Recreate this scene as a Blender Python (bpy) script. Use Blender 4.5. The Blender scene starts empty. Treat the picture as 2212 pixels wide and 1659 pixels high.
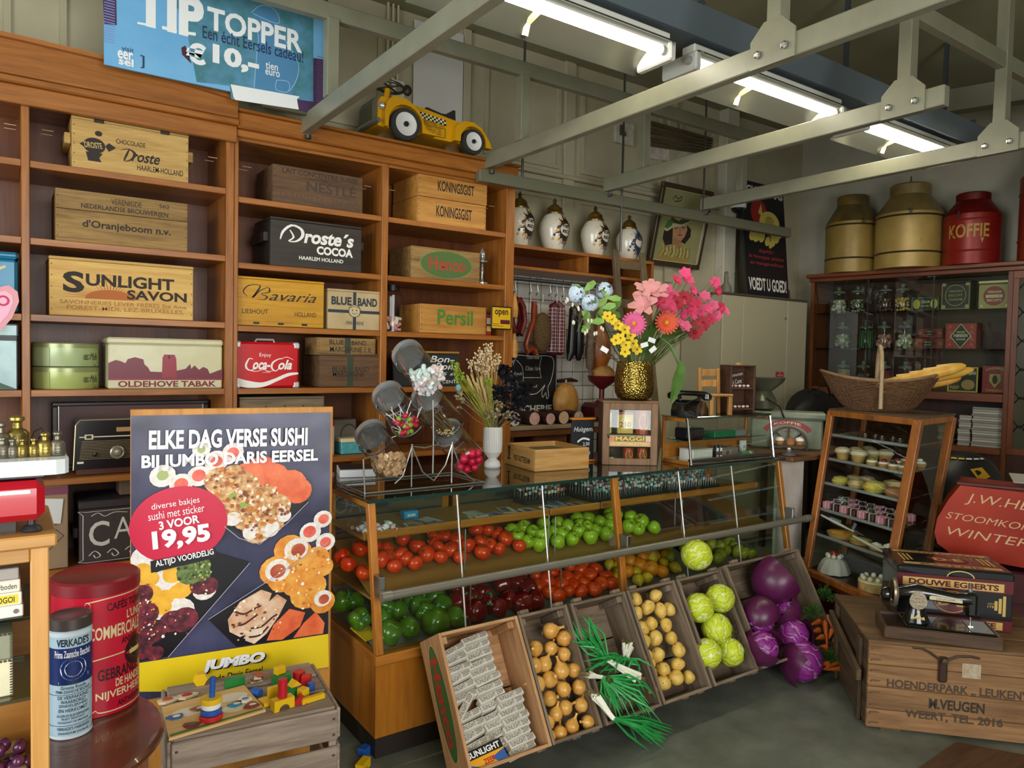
import bpy,math,random
import numpy as np
from mathutils import Vector,Matrix,Euler
random.seed(7)
PI=math.pi
sc=bpy.context.scene
COL=sc.collection
# -- camera, light, exposure
cam=bpy.data.cameras.new('camera')
cam.sensor_fit='HORIZONTAL'
cam.sensor_width=36.0
cam.lens=1585.08/2212*36.0
cam.clip_start=.05
cam_ob=bpy.data.objects.new('camera',cam)
COL.objects.link(cam_ob)
sc.camera=cam_ob
_yaw,_pit,_rol=[math.radians(a)for a in(34.9216,-2.1351,1.1739)]
_f=Vector((math.sin(_yaw)*math.cos(_pit),math.cos(_yaw)*math.cos(_pit),math.sin(_pit)))
_r=Vector((math.cos(_yaw),-math.sin(_yaw),0));_u=_r.cross(_f)
_c,_s=math.cos(_rol),math.sin(_rol)
_R,_U=_c*_r+_s*_u,-_s*_r+_c*_u
cam_ob.matrix_world=Matrix(((_R.x,_U.x,-_f.x,0),(_R.y,_U.y,-_f.y,0),(_R.z,_U.z,-_f.z,1.55),(0,0,0,1)))
sc.view_settings.view_transform='Standard'
sc.view_settings.look='None'
sc.view_settings.gamma=1.0
sc.view_settings.use_curve_mapping=False
sc.view_settings.exposure=.0
sc.cycles.max_bounces=8
sc.cycles.diffuse_bounces=4
sc.cycles.glossy_bounces=4
sc.cycles.transparent_max_bounces=24
sc.cycles.caustics_reflective=False
sc.cycles.caustics_refractive=False
sc.cycles.sample_clamp_indirect=6.0
world=bpy.data.worlds.new('sky')
sc.world=world
world.use_nodes=True
world.node_tree.nodes['Background'].inputs[0].default_value=(.80,.90,1.0,1)
world.node_tree.nodes['Background'].inputs[1].default_value=2.0
def daylight(name,loc,rot,sx,sy,power,color):
 l=bpy.data.lights.new(name,'AREA');l.shape='RECTANGLE';l.size=sx;l.size_y=sy
 l.energy=power;l.color=color
 o=bpy.data.objects.new(name,l);COL.objects.link(o);o.location=loc;o.rotation_euler=rot
 return o
 # daylight entering through the two shop windows behind and to the left of the viewer
daylight('daylight_shop_window',(.45,-2.45,1.75),(PI/2,0,0),3.0,2.3,150,(1.0,.97,.93))
daylight('daylight_side_window',(-2.55,.9,1.75),(PI/2,0,-PI/2),3.0,2.2,140,(.95,.98,1.0))
# -- materials
def lin(h):
 h=h.lstrip('#');v=[int(h[i:i+2],16)/255 for i in(0,2,4)]
 return tuple(c/12.92 if c<=.04045 else((c+.055)/1.055)**2.4 for c in v)+(1.0,)
MATS={}
def _new(key):
 m=bpy.data.materials.new(key);m.use_nodes=True
 nt=m.node_tree;b=nt.nodes['Principled BSDF']
 MATS[key]=m
 return m,nt,b
def plain(c,rough=.5,metal=0.,coat=0.,var=0.):
 key='paint_%s_%d_%d_%d_%d'%(c.strip('#'),rough*100,metal*100,coat*100,var*100)
 if key in MATS:return MATS[key]
 m,nt,b=_new(key)
 b.inputs['Base Color'].default_value=lin(c);b.inputs['Roughness'].default_value=rough
 b.inputs['Metallic'].default_value=metal;b.inputs['Coat Weight'].default_value=coat
 if var:
  L=nt.links.new;n=nt.nodes.new('ShaderNodeTexNoise');n.inputs['Scale'].default_value=14;n.inputs['Detail'].default_value=5
  tc=nt.nodes.new('ShaderNodeTexCoord');L(tc.outputs['Object'],n.inputs['Vector'])
  oi=nt.nodes.new('ShaderNodeObjectInfo')
  ma=nt.nodes.new('ShaderNodeMath');ma.operation='MULTIPLY_ADD';L(oi.outputs['Random'],ma.inputs[0]);ma.inputs[1].default_value=.8;L(n.outputs['Fac'],ma.inputs[2])
  mr=nt.nodes.new('ShaderNodeMapRange');L(ma.outputs[0],mr.inputs[0]);mr.inputs[1].default_value=.3;mr.inputs[2].default_value=1.5
  mr.inputs[3].default_value=1-var;mr.inputs[4].default_value=1+var
  hs=nt.nodes.new('ShaderNodeHueSaturation');hs.inputs['Color'].default_value=lin(c);L(mr.outputs[0],hs.inputs['Value'])
  L(hs.outputs[0],b.inputs['Base Color'])
 return m
def wood(c1,c2,axis='X',scale=1.0,rough=.55,knots=0.,bump=.15,vary=.12):
 key='wood_%s_%s_%s_%d_%d'%(c1.strip('#'),c2.strip('#'),axis,scale*10,rough*100)
 if key in MATS:return MATS[key]
 m,nt,b=_new(key);L=nt.links.new;N=nt.nodes.new
 tc=N('ShaderNodeTexCoord');oi=N('ShaderNodeObjectInfo')
 off=N('ShaderNodeVectorMath');off.operation='MULTIPLY_ADD'
 cmb=N('ShaderNodeCombineXYZ')
 for i in range(3):L(oi.outputs['Random'],cmb.inputs[i])
 L(cmb.outputs[0],off.inputs[0]);off.inputs[1].default_value=(7.3,5.1,9.7);L(tc.outputs['Object'],off.inputs[2])
 mp=N('ShaderNodeMapping');s=[16*scale]*3;s['XYZ'.index(axis)]=1.3*scale;mp.inputs['Scale'].default_value=s
 L(off.outputs[0],mp.inputs['Vector'])
 n=N('ShaderNodeTexNoise');n.inputs['Scale'].default_value=1.6;n.inputs['Detail'].default_value=6;n.inputs['Roughness'].default_value=.62;n.inputs['Distortion'].default_value=.5
 L(mp.outputs[0],n.inputs['Vector'])
 n2=N('ShaderNodeTexNoise');n2.inputs['Scale'].default_value=9;n2.inputs['Detail'].default_value=3
 L(mp.outputs[0],n2.inputs['Vector'])
 mx=N('ShaderNodeMath');mx.operation='MULTIPLY_ADD';L(n2.outputs['Fac'],mx.inputs[0]);mx.inputs[1].default_value=.35;L(n.outputs['Fac'],mx.inputs[2])
 cr=N('ShaderNodeValToRGB');L(mx.outputs[0],cr.inputs[0])
 cr.color_ramp.elements[0].position=.45;cr.color_ramp.elements[0].color=lin(c2)
 cr.color_ramp.elements[1].position=.82;cr.color_ramp.elements[1].color=lin(c1)
 hs=N('ShaderNodeHueSaturation');mr=N('ShaderNodeMapRange');L(oi.outputs['Random'],mr.inputs[0]);mr.inputs[3].default_value=1-vary;mr.inputs[4].default_value=1+vary
 L(cr.outputs[0],hs.inputs['Color']);L(mr.outputs[0],hs.inputs['Value'])
 L(hs.outputs[0],b.inputs['Base Color']);b.inputs['Roughness'].default_value=rough
 if bump:
  bp=N('ShaderNodeBump');bp.inputs['Strength'].default_value=bump;bp.inputs['Distance'].default_value=.004;L(mx.outputs[0],bp.inputs['Height']);L(bp.outputs[0],b.inputs['Normal'])
 return m
def mottled(c1,c2,scale=6.,rough=.5,metal=0.,bump=0.,c3=None,lo=.35,hi=.65,detail=6,coat=0.,stretch=None):
 key='mottled_%s_%s_%s_%d_%d_%d_%d'%(c1.strip('#'),c2.strip('#'),str(c3).strip('#'),scale*10,rough*100,metal*100,bump*100)
 if key in MATS:return MATS[key]
 m,nt,b=_new(key);L=nt.links.new;N=nt.nodes.new
 tc=N('ShaderNodeTexCoord');mp=N('ShaderNodeMapping');L(tc.outputs['Object'],mp.inputs['Vector'])
 oi=N('ShaderNodeObjectInfo');cb=N('ShaderNodeCombineXYZ');mu=N('ShaderNodeMath');mu.operation='MULTIPLY';mu.inputs[1].default_value=13.;L(oi.outputs['Random'],mu.inputs[0])
 for i in range(3):L(mu.outputs[0],cb.inputs[i])
 L(cb.outputs[0],mp.inputs['Location'])
 if stretch:mp.inputs['Scale'].default_value=stretch
 n=N('ShaderNodeTexNoise');n.inputs['Scale'].default_value=scale;n.inputs['Detail'].default_value=detail;n.inputs['Roughness'].default_value=.6
 L(mp.outputs[0],n.inputs['Vector'])
 cr=N('ShaderNodeValToRGB');L(n.outputs['Fac'],cr.inputs[0]);e=cr.color_ramp.elements
 e[0].position=lo;e[0].color=lin(c1);e[1].position=hi;e[1].color=lin(c2)
 if c3:x=e.new(min(.98,hi+.08));x.color=lin(c3)
 L(cr.outputs[0],b.inputs['Base Color']);b.inputs['Roughness'].default_value=rough;b.inputs['Metallic'].default_value=metal;b.inputs['Coat Weight'].default_value=coat
 if bump:
  bp=N('ShaderNodeBump');bp.inputs['Strength'].default_value=bump;bp.inputs['Distance'].default_value=.006;L(n.outputs['Fac'],bp.inputs['Height']);L(bp.outputs[0],b.inputs['Normal'])
 return m
def glass(tint='#f4fbf7',refl=1.0,rough=.0,key='clear_glass'):
 if key in MATS:return MATS[key]
 m,nt,b=_new(key);nt.nodes.remove(b);L=nt.links.new;N=nt.nodes.new
 out=nt.nodes['Material Output'];t=N('ShaderNodeBsdfTransparent');t.inputs[0].default_value=lin(tint)
 g=N('ShaderNodeBsdfGlossy');g.inputs['Roughness'].default_value=rough
 ge=N('ShaderNodeNewGeometry');dp=N('ShaderNodeVectorMath');dp.operation='DOT_PRODUCT';L(ge.outputs['Normal'],dp.inputs[0]);L(ge.outputs['Incoming'],dp.inputs[1])
 ab=N('ShaderNodeMath');ab.operation='ABSOLUTE';L(dp.outputs['Value'],ab.inputs[0])
 su=N('ShaderNodeMath');su.operation='SUBTRACT';su.inputs[0].default_value=1;L(ab.outputs[0],su.inputs[1])
 po=N('ShaderNodeMath');po.operation='POWER';L(su.outputs[0],po.inputs[0]);po.inputs[1].default_value=5
 mu=N('ShaderNodeMath');mu.operation='MULTIPLY_ADD';mu.use_clamp=True;L(po.outputs[0],mu.inputs[0]);mu.inputs[1].default_value=.9*refl;mu.inputs[2].default_value=.04*refl
 mx=N('ShaderNodeMixShader');L(mu.outputs[0],mx.inputs[0]);L(t.outputs[0],mx.inputs[1]);L(g.outputs[0],mx.inputs[2]);L(mx.outputs[0],out.inputs[0])
 return m
def emit(c,s,key):
 if key in MATS:return MATS[key]
 m,nt,b=_new(key);b.inputs['Base Color'].default_value=lin(c);b.inputs['Emission Color'].default_value=lin(c);b.inputs['Emission Strength'].default_value=s
 return m
GLASS=glass();TOPGLASS=glass('#cfdcd4',1.5,.03,'counter_glass');JAR=glass('#f6f8f8',1.3,.03,'jar_glass')
STEEL=plain('#b9bdbd',.28,1.);DARKSTEEL=plain('#5b5d5c',.4,.8);BLACK=plain('#0d0d0e',.45);WHITE=plain('#eeeeea',.5)
INK=plain('#2a211a',.7);INKR=plain('#8f1f1c',.6)
# -- mesh building
class MB:
 """collects geometry; every face remembers its material slot"""
 def __init__(s):s.v=[];s.f=[];s.mi=[];s.cur=0;s.M=None
 def add(s,verts,faces,M=None):
  b=len(s.v);M=M or s.M
  s.v+=[tuple(M@Vector(p))for p in verts]if M else[tuple(p)for p in verts]
  s.f+=[[b+i for i in f]for f in faces];s.mi+=[s.cur]*len(faces)
  return s
 def slot(s,i):s.cur=i;return s
 def box(s,x0,x1,y0,y1,z0,z1,c=0,M=None):
  if c<=0:
   v=[(x,y,z)for x in(x0,x1)for y in(y0,y1)for z in(z0,z1)]
   f=[(0,1,3,2),(4,6,7,5),(0,4,5,1),(2,3,7,6),(0,2,6,4),(1,5,7,3)]
   return s.add(v,f,M)
  v=[];idx={}
  lo=(x0,y0,z0);hi=(x1,y1,z1);c=min(c,.45*min(x1-x0,y1-y0,z1-z0))
  for k in range(8):
   sg=[(k>>i)&1 for i in range(3)]
   for ax in range(3):
    p=[(hi[i]if sg[i]else lo[i])if i==ax else((hi[i]-c)if sg[i]else(lo[i]+c))for i in range(3)]
    idx[(k,ax)]=len(v);v.append(p)
  f=[]
  def orient(q,n):
   a,b_,d=Vector(v[q[0]]),Vector(v[q[1]]),Vector(v[q[2]])
   return q if(b_-a).cross(d-a).dot(n)>0 else q[::-1]
  for ax in range(3):
   a,b_=[i for i in range(3)if i!=ax]
   for sd in(0,1):
    ks=[sum(((sd if i==ax else(p if i==a else q))<<i)for i in range(3))for p,q in((0,0),(1,0),(1,1),(0,1))]
    n=Vector((0,0,0));n[ax]=1 if sd else-1
    f.append(orient([idx[(k,ax)]for k in ks],n))
  for ax in range(3):
   a,b_=[i for i in range(3)if i!=ax]
   for p in(0,1):
    for q in(0,1):
     k0=(p<<a)|(q<<b_);k1=k0|(1<<ax)
     n=Vector((0,0,0));n[a]=1 if p else-1;n[b_]=1 if q else-1
     f.append(orient([idx[(k0,a)],idx[(k0,b_)],idx[(k1,b_)],idx[(k1,a)]],n))
  for k in range(8):
   n=Vector([1 if(k>>i)&1 else-1 for i in range(3)])
   f.append(orient([idx[(k,0)],idx[(k,1)],idx[(k,2)]],n))
  return s.add(v,f,M)
 def beam(s,a,b,w,h,up=(0,0,1),c=0):
  """a board from a to b, w wide (sideways), h high (towards up)"""
  a=Vector(a);b=Vector(b);d=b-a;L=d.length;d.normalize();up=Vector(up)
  x=d.cross(up).normalized();z=x.cross(d)
  M=Matrix(((x.x,d.x,z.x,a.x),(x.y,d.y,z.y,a.y),(x.z,d.z,z.z,a.z),(0,0,0,1)))
  return s.box(-w/2,w/2,0,L,-h/2,h/2,c,(s.M@M)if s.M else M)
 def lathe(s,prof,n=24,M=None,squash=1.0,cap=True):
  v=[];f=[];k=len(prof)
  for i in range(n):
   a=2*PI*i/n
   for r,z in prof:v.append((r*math.cos(a),r*math.sin(a)*squash,z))
  for i in range(n):
   j=(i+1)%n
   for q in range(k-1):f.append((i*k+q,j*k+q,j*k+q+1,i*k+q+1))
  if prof[0]!=prof[-1]and cap:
   if prof[0][0]>1e-6:f.append([i*k for i in range(n)][::-1])
   if prof[-1][0]>1e-6:f.append([i*k+k-1 for i in range(n)])
  return s.add(v,f,M)
 def tube(s,pts,r,n=6,cap=True,M=None):
  pts=[Vector(p)for p in pts];rs=r if isinstance(r,(list,tuple))else[r]*len(pts)
  v=[];f=[];ref=None
  for i,p in enumerate(pts):
   t=(pts[min(i+1,len(pts)-1)]-pts[max(i-1,0)])
   t=t.normalized()if t.length>1e-9 else Vector((0,0,1))
   if ref is None:ref=Vector((0,0,1))if abs(t.z)<.9 else Vector((1,0,0))
   x=t.cross(ref);x=x.normalized()if x.length>1e-6 else t.orthogonal().normalized();y=x.cross(t);ref=y
   for q in range(n):
    a=2*PI*q/n;v.append(p+(x*math.cos(a)+y*math.sin(a))*rs[i])
  for i in range(len(pts)-1):
   for q in range(n):
    w=(q+1)%n;f.append((i*n+q,(i+1)*n+q,(i+1)*n+w,i*n+w))
  if cap:f.append(list(range(n)));f.append(list(range((len(pts)-1)*n,len(pts)*n))[::-1])
  return s.add(v,f,M)
 def ball(s,c,r,n=14,m=9,fn=None,M=None):
  r=r if isinstance(r,(list,tuple))else(r,r,r);v=[];f=[]
  for j in range(m+1):
   th=PI*j/m
   for i in range(n):
    ph=2*PI*i/n;k=fn(ph,th)if fn else 1.0
    v.append((c[0]+r[0]*k*math.sin(th)*math.cos(ph),c[1]+r[1]*k*math.sin(th)*math.sin(ph),c[2]+r[2]*k*math.cos(th)))
  for j in range(m):
   for i in range(n):
    q=(i+1)%n
    if j==0:f.append((i,n+i,n+q))
    elif j==m-1:f.append((j*n+i,(j+1)*n+i,j*n+q))
    else:f.append((j*n+i,(j+1)*n+i,(j+1)*n+q,j*n+q))
  return s.add(v,f,M)
 def prism(s,out,z0,z1,M=None):
  n=len(out);v=[(x,y,z0)for x,y in out]+[(x,y,z1)for x,y in out]
  f=[list(range(n))[::-1],list(range(n,2*n))]+[(i,(i+1)%n,n+(i+1)%n,n+i)for i in range(n)]
  return s.add(v,f,M)
 def grid(s,fn,nu,nv,M=None,closed=False):
  v=[fn(i/nu,j/nv)for j in range(nv+1)for i in range(nu+1)]
  w=nu+1
  return s.add(v,[(j*w+i,j*w+i+1,(j+1)*w+i+1,(j+1)*w+i)for j in range(nv)for i in range(nu)],M)
 def mesh(s,name,mats,smooth=False):
  me=bpy.data.meshes.new(name);me.from_pydata(s.v,[],s.f)
  for m in(mats if isinstance(mats,(list,tuple))else[mats]):me.materials.append(m)
  if any(s.mi):me.polygons.foreach_set('material_index',s.mi)
  if smooth:
   me.polygons.foreach_set('use_smooth',[True]*len(me.polygons));me.set_sharp_from_angle(angle=.7)
  me.update()
  return me
def TR(x=0,y=0,z=0,rx=0,ry=0,rz=0,s=1):
 M=Matrix.Translation((x,y,z))@Euler((rx,ry,rz)).to_matrix().to_4x4()
 if s!=1:M=M@(Matrix.Diagonal((s,s,s,1))if not isinstance(s,tuple)else Matrix.Diagonal(s+(1,)))
 return M
def thing(name,label,cat,loc=(0,0,0),rz=0,group=None,rot=None):
 o=bpy.data.objects.new(name,None);COL.objects.link(o);o.empty_display_size=.05
 o.location=loc;o.rotation_euler=rot if rot else(0,0,rz)
 o['label']=label;o['category']=cat
 if group:o['group']=group
 return o
def part(name,mb,mats,parent=None,smooth=False,label=None,kind=None,loc=None,rot=None):
 o=bpy.data.objects.new(name,mb if isinstance(mb,bpy.types.Mesh)else mb.mesh(name,mats,smooth));COL.objects.link(o)
 if parent:o.parent=parent
 if loc is not None:o.location=loc
 if rot is not None:o.rotation_euler=rot
 if label:o['label']=label
 if kind:o['kind']=kind
 return o
def solo(name,label,cat,mb,mats,smooth=False,loc=(0,0,0),rz=0,group=None,rot=None,kind=None):
 o=part(name,mb,mats,None,smooth,label,kind,loc,rot if rot else(0,0,rz));o['category']=cat
 if group:o['group']=group
 return o
def struct(name,mb,mats,parent=None,smooth=False):
 return part(name,mb,mats,parent,smooth,None,'structure')
def dup(root,loc,rot=None,label=None,group=None,scale=None):
 r=root.copy();COL.objects.link(r);r.location=loc
 if rot is not None:r.rotation_euler=rot
 if scale is not None:r.scale=(scale,)*3 if not isinstance(scale,tuple)else scale
 if label:r['label']=label
 if group:r['group']=group
 for ch in root.children:
  c=ch.copy();COL.objects.link(c);c.parent=r
  for g in ch.children:
   d=g.copy();COL.objects.link(d);d.parent=c
 return r
ORD=('first','second','third','fourth','fifth','sixth','seventh','eighth','ninth','tenth','eleventh','twelfth')
def ranks(spots,per=6):
 """row and place in the row for a heap of alike things, as seen from the shop door"""
 pr=[]
 for i,p in enumerate(spots):
  d=Vector(p[:3])-Vector((0,0,1.55));pr.append((-d.dot(_U)/d.dot(_f),d.dot(_R)/d.dot(_f),i))
 pr.sort();out={};rows=[pr[k:k+per]for k in range(0,len(pr),per)]
 for r,row in enumerate(rows):
  for c,q in enumerate(sorted(row,key=lambda q:q[1])):
   out[q[2]]='%s from left, %s row from top'%(ORD[c],ORD[r])
 return out
 # -- printing: lettering and flat marks on a surface
_tc={}
def glyphs(s,bold=0.,shear=0.):
 k=(s,bold,shear)
 if k not in _tc:
  cu=bpy.data.curves.new('t','FONT');cu.body=s;cu.resolution_u=3;cu.offset=bold;cu.shear=shear;cu.fill_mode='FRONT'
  ob=bpy.data.objects.new('t',cu);me=bpy.data.meshes.new_from_object(ob)
  v=np.array([tuple(x.co)for x in me.vertices])if len(me.vertices)else np.zeros((3,3))
  f=[list(p.vertices)for p in me.polygons]
  lo=v.min(0);hi=v.max(0)
  _tc[k]=((v[:,:2]-lo[:2])/np.maximum(hi[:2]-lo[:2],1e-6),f)
  bpy.data.objects.remove(ob);bpy.data.curves.remove(cu);bpy.data.meshes.remove(me)
 return _tc[k]
class Print:
 """flat printing in a (u, v) frame: fr(u, v, lift) -> point"""
 def __init__(s,fr,lift=.0008):s.fr=fr;s.mb=MB();s.mats=[];s.l=lift;s.n=0
 def _m(s,mat):
  if mat not in s.mats:s.mats.append(mat)
  s.mb.cur=s.mats.index(mat);s.n+=1
  return s.l+1.6e-5*s.n
 def text(s,t,u0,v0,u1,v1,mat,bold=0.,shear=0.,tilt=0.,arc=0.):
  g,f=glyphs(t,bold,shear);l=s._m(mat)
  w,h=u1-u0,v1-v0;pts=[]
  for a,b in g:
   x,y=a*w,b*h
   if arc:y+=arc*(1-(2*a-1)**2)
   x,y=x*math.cos(tilt)-y*math.sin(tilt),x*math.sin(tilt)+y*math.cos(tilt)
   pts.append(s.fr(u0+x,v0+y,l))
  s.mb.add(pts,f);return s
 def poly(s,pts,mat):
  l=s._m(mat);s.mb.add([s.fr(u,v,l)for u,v in pts],[list(range(len(pts)))]);return s
 def rect(s,u0,v0,u1,v1,mat,nu=1):
  l=s._m(mat);s.mb.grid(lambda a,b:s.fr(u0+a*(u1-u0),v0+b*(v1-v0),l),nu,1);return s
 def disc(s,u,v,ru,rv,mat,n=28,tilt=0.):
  ct,st=math.cos(tilt),math.sin(tilt)
  return s.poly([(u+ru*math.cos(2*PI*i/n)*ct-rv*math.sin(2*PI*i/n)*st,v+ru*math.cos(2*PI*i/n)*st+rv*math.sin(2*PI*i/n)*ct)for i in range(n)],mat)
 def ring(s,u,v,ru,rv,w,mat,n=32,a0=0.,a1=2*PI):
  l=s._m(mat);V=[]
  for i in range(n+1):
   a=a0+(a1-a0)*i/n
   V+=[s.fr(u+ru*math.cos(a),v+rv*math.sin(a),l),s.fr(u+(ru-w)*math.cos(a),v+(rv-w)*math.sin(a),l)]
  s.mb.add(V,[(2*i,2*i+1,2*i+3,2*i+2)for i in range(n)]);return s
 def frame(s,u0,v0,u1,v1,w,mat):
  s.rect(u0,v0,u1,v0+w,mat);s.rect(u0,v1-w,u1,v1,mat);s.rect(u0,v0+w,u0+w,v1-w,mat);s.rect(u1-w,v0+w,u1,v1-w,mat);return s
 def stroke(s,pts,w,mat,smooth=3):
  """a brush stroke along a smoothed polyline; w may vary along it"""
  P=[Vector((p[0],p[1]))for p in pts];W=w if isinstance(w,(list,tuple))else[w]*len(P);Q=[];R=[]
  for i in range(len(P)-1):
   p0,p1,p2,p3=P[max(i-1,0)],P[i],P[i+1],P[min(i+2,len(P)-1)]
   for k in range(smooth):
    t=k/smooth;Q.append(.5*((2*p1)+(p2-p0)*t+(2*p0-5*p1+4*p2-p3)*t*t+(3*p1-p0-3*p2+p3)*t**3));R.append(W[i]*(1-t)+W[i+1]*t)
  Q.append(P[-1]);R.append(W[-1]);l=s._m(mat);V=[]
  for i,p in enumerate(Q):
   t=Q[min(i+1,len(Q)-1)]-Q[max(i-1,0)];t=t.normalized()if t.length>1e-9 else Vector((1,0));n=Vector((-t.y,t.x))*R[i]*.5
   V+=[s.fr(p.x+n.x,p.y+n.y,l),s.fr(p.x-n.x,p.y-n.y,l)]
  s.mb.add(V,[(2*i,2*i+1,2*i+3,2*i+2)for i in range(len(Q)-1)]);return s
 def on(s,parent,name='printed_lettering',label=None):
  return part(name,s.mb,s.mats,parent,label=label)
def front(w,h,y=0.,x=0.,z=0.):
 """unit frame over a front face (facing -Y): u to the right, v up, both 0..1"""
 return lambda u,v,l:(x-w/2+u*w,y-l,z+v*h)
def facefr(o,U,V,N):
 o=Vector(o);U=Vector(U);V=Vector(V);N=Vector(N).normalized()
 return lambda u,v,l:tuple(o+U*u+V*v+N*l)
def drum(r,z0=0.,a0=-PI/2,sq=1.):
 """round frame on an upright cylinder: u in radians around from the front, v in metres"""
 return lambda u,v,l:((r+l)*math.cos(a0+u),(r+l)*math.sin(a0+u)*sq,z0+v)
 # -- the room
WALLC=mottled('#b3ab8d','#bfb89b',2.5,.8);WALLR=mottled('#a9a58f','#b9b5a2',2.0,.8)
FLOOR=mottled('#4d5146','#74776a',5.0,.55,0,.05,'#80806f',.3,.7,8)
CEIL=mottled('#8f8c6c','#9a9778',1.5,.85)
STEELP=mottled('#807f6a','#8b8a74',6.0,.34)
WX0,WX1,WY,ZC=-2.5,6.45,4.35,3.75
b=MB();b.box(WX0-.1,8.2,-2.4,WY+.1,-.1,0);struct('floor',b,FLOOR)
b=MB();b.box(WX0-.1,8.2,-2.4,WY+.1,ZC,ZC+.1);struct('ceiling',b,CEIL)
b=MB();b.box(WX0-.1,8.2,WY,WY+.1,0,ZC);wb=struct('wall_back',b,WALLC)
# raised panel mouldings on the back wall
b=MB()
for x0,x1 in((-.9,.05),(.25,1.05),(1.25,1.98),(2.75,3.42),(3.62,4.5),(4.7,5.15)):
 for z0,z1 in((2.95,3.62),(2.72,2.86)):
  for q in((x0,x1,z0,z0+.03),(x0,x1,z1-.03,z1),(x0,x0+.03,z0+.03,z1-.03),(x1-.03,x1,z0+.03,z1-.03)):
   b.box(q[0],q[1],WY-.018,WY,q[2],q[3])
struct('wall_panel_moulding',b,WALLC,wb)
for k,(x,w)in enumerate(((-.1,.09),(1.13,.07),(2.6,.06),(3.5,.1),(4.6,.1))):
 b=MB();b.box(x-w/2,x+w/2,WY-.03,WY,2.2,ZC,.005);struct('trim_%d'%(k+1),b,WALLC)
b=MB();b.box(-2.4,2.2,WY-.05,WY,2.88,2.92,.006);b.box(2.55,5.2,WY-.05,WY,2.88,2.91,.006);struct('trim_6',b,WALLC)
b=MB();b.box(5.2,5.36,WY-.1,WY,0,ZC,.006);struct('trim_7',b,plain('#c3bfa8',.7))
# tiles behind the charcuterie shelf
tiles=MB();tiles.box(2.6,4.2,WY-.008,WY,.4,2.25)
tw=struct('wall_tiling',tiles,plain('#3d3b38',.7),wb)
tm=MB();tm.box(-.051,.051,-.006,0,-.051,.051,.003);tmesh=tm.mesh('tile',plain('#e4e1d6',.25,0,.3))
for i in range(15):
 for j in range(13):
  if j<9 and i>13:continue
  part('tile',tmesh,None,tw,loc=(2.69+.106*i,WY-.008,.86+.106*j))
  # right wall, turned a little outwards
RD=Vector((.1564,-.9877,0));RN=Vector((-.9877,-.1564,0))
b=MB();b.add([(WX1,WY,0),(WX1+.1564*6.9,WY-.9877*6.9,0),(WX1+.1564*6.9+.1,WY-.9877*6.9,0),(WX1+.1,WY,0)]+[(WX1,WY,ZC),(WX1+.1564*6.9,WY-.9877*6.9,ZC),(WX1+.1564*6.9+.1,WY-.9877*6.9,ZC),(WX1+.1,WY,ZC)],[(3,2,1,0),(4,5,6,7),(0,1,5,4),(1,2,6,5),(2,3,7,6),(3,0,4,7)])
struct('wall_right',b,WALLR)
# left wall and front wall with the shop windows the daylight comes through
b=MB();b.box(WX0-.1,WX0,-2.4,-.6,0,ZC);b.box(WX0-.1,WX0,2.4,WY,0,ZC);b.box(WX0-.1,WX0,-.6,2.4,0,.65);b.box(WX0-.1,WX0,-.6,2.4,2.85,ZC)
struct('wall_left',b,WALLC)
b=MB();b.box(WX0,-1.1,-2.4,-2.3,0,ZC);b.box(2.0,8.2,-2.4,-2.3,0,ZC);b.box(-1.1,2.0,-2.4,-2.3,0,.6);b.box(-1.1,2.0,-2.4,-2.3,2.9,ZC)
struct('wall_front',b,WALLC)
b=MB()
for x in(-1.1,.4,1.95):b.box(x,x+.05,-2.39,-2.33,.6,2.9)
b.box(-1.1,2.0,-2.39,-2.33,.6,.66);b.box(-1.1,2.0,-2.39,-2.33,2.84,2.9)
struct('window_1',b,plain('#d8d5c8',.5))
b=MB()
for y in(-.6,.9,2.35):b.box(WX0-.08,WX0-.03,y,y+.05,.65,2.85)
struct('window_2',b,plain('#d8d5c8',.5))
# timber strip of the floor in the near right corner
b=MB();b.add([(2.888,1.354,.003),(3.220,1.366,.003),(3.349,1.170,.003),(3.150,.968,.003),(2.578,1.339,.003)],[(0,4,3,2,1)])
struct('floor_inlay',b,wood('#5a3c26','#3d2717','X',1))
# white board, socket, conduits on the back wall
b=MB();b.box(2.19,2.56,WY-.035,WY-.031,2.3,ZC-.05);solo('white_board','plain white wall board rising behind the yellow ride-on car','board',b,plain('#d9d8d2',.6))
t=thing('wall_socket','cream wall socket below conduits near the toy car steering wheel','socket',(2.074,4.310,3.224))
b=MB();b.box(-.04,.04,-.03,.01,-.055,.055,.006);part('housing',b,plain('#d9d4c0',.4),t)
b=MB();b.lathe([(0,0),(.024,0),(.026,.004)],16,TR(0,-.03,0,PI/2));part('outlet_well',b,plain('#8a8573',.5),t)
b=MB()
for dx in(-.035,0,.035):b.tube([(2.04+dx,4.31,3.06+abs(dx)*2),(2.04+dx,4.31,ZC)],.008)
solo('cable_conduits','three cream cable conduits running up the wall from the socket','conduit',b,plain('#c9c3a8',.5))
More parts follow.
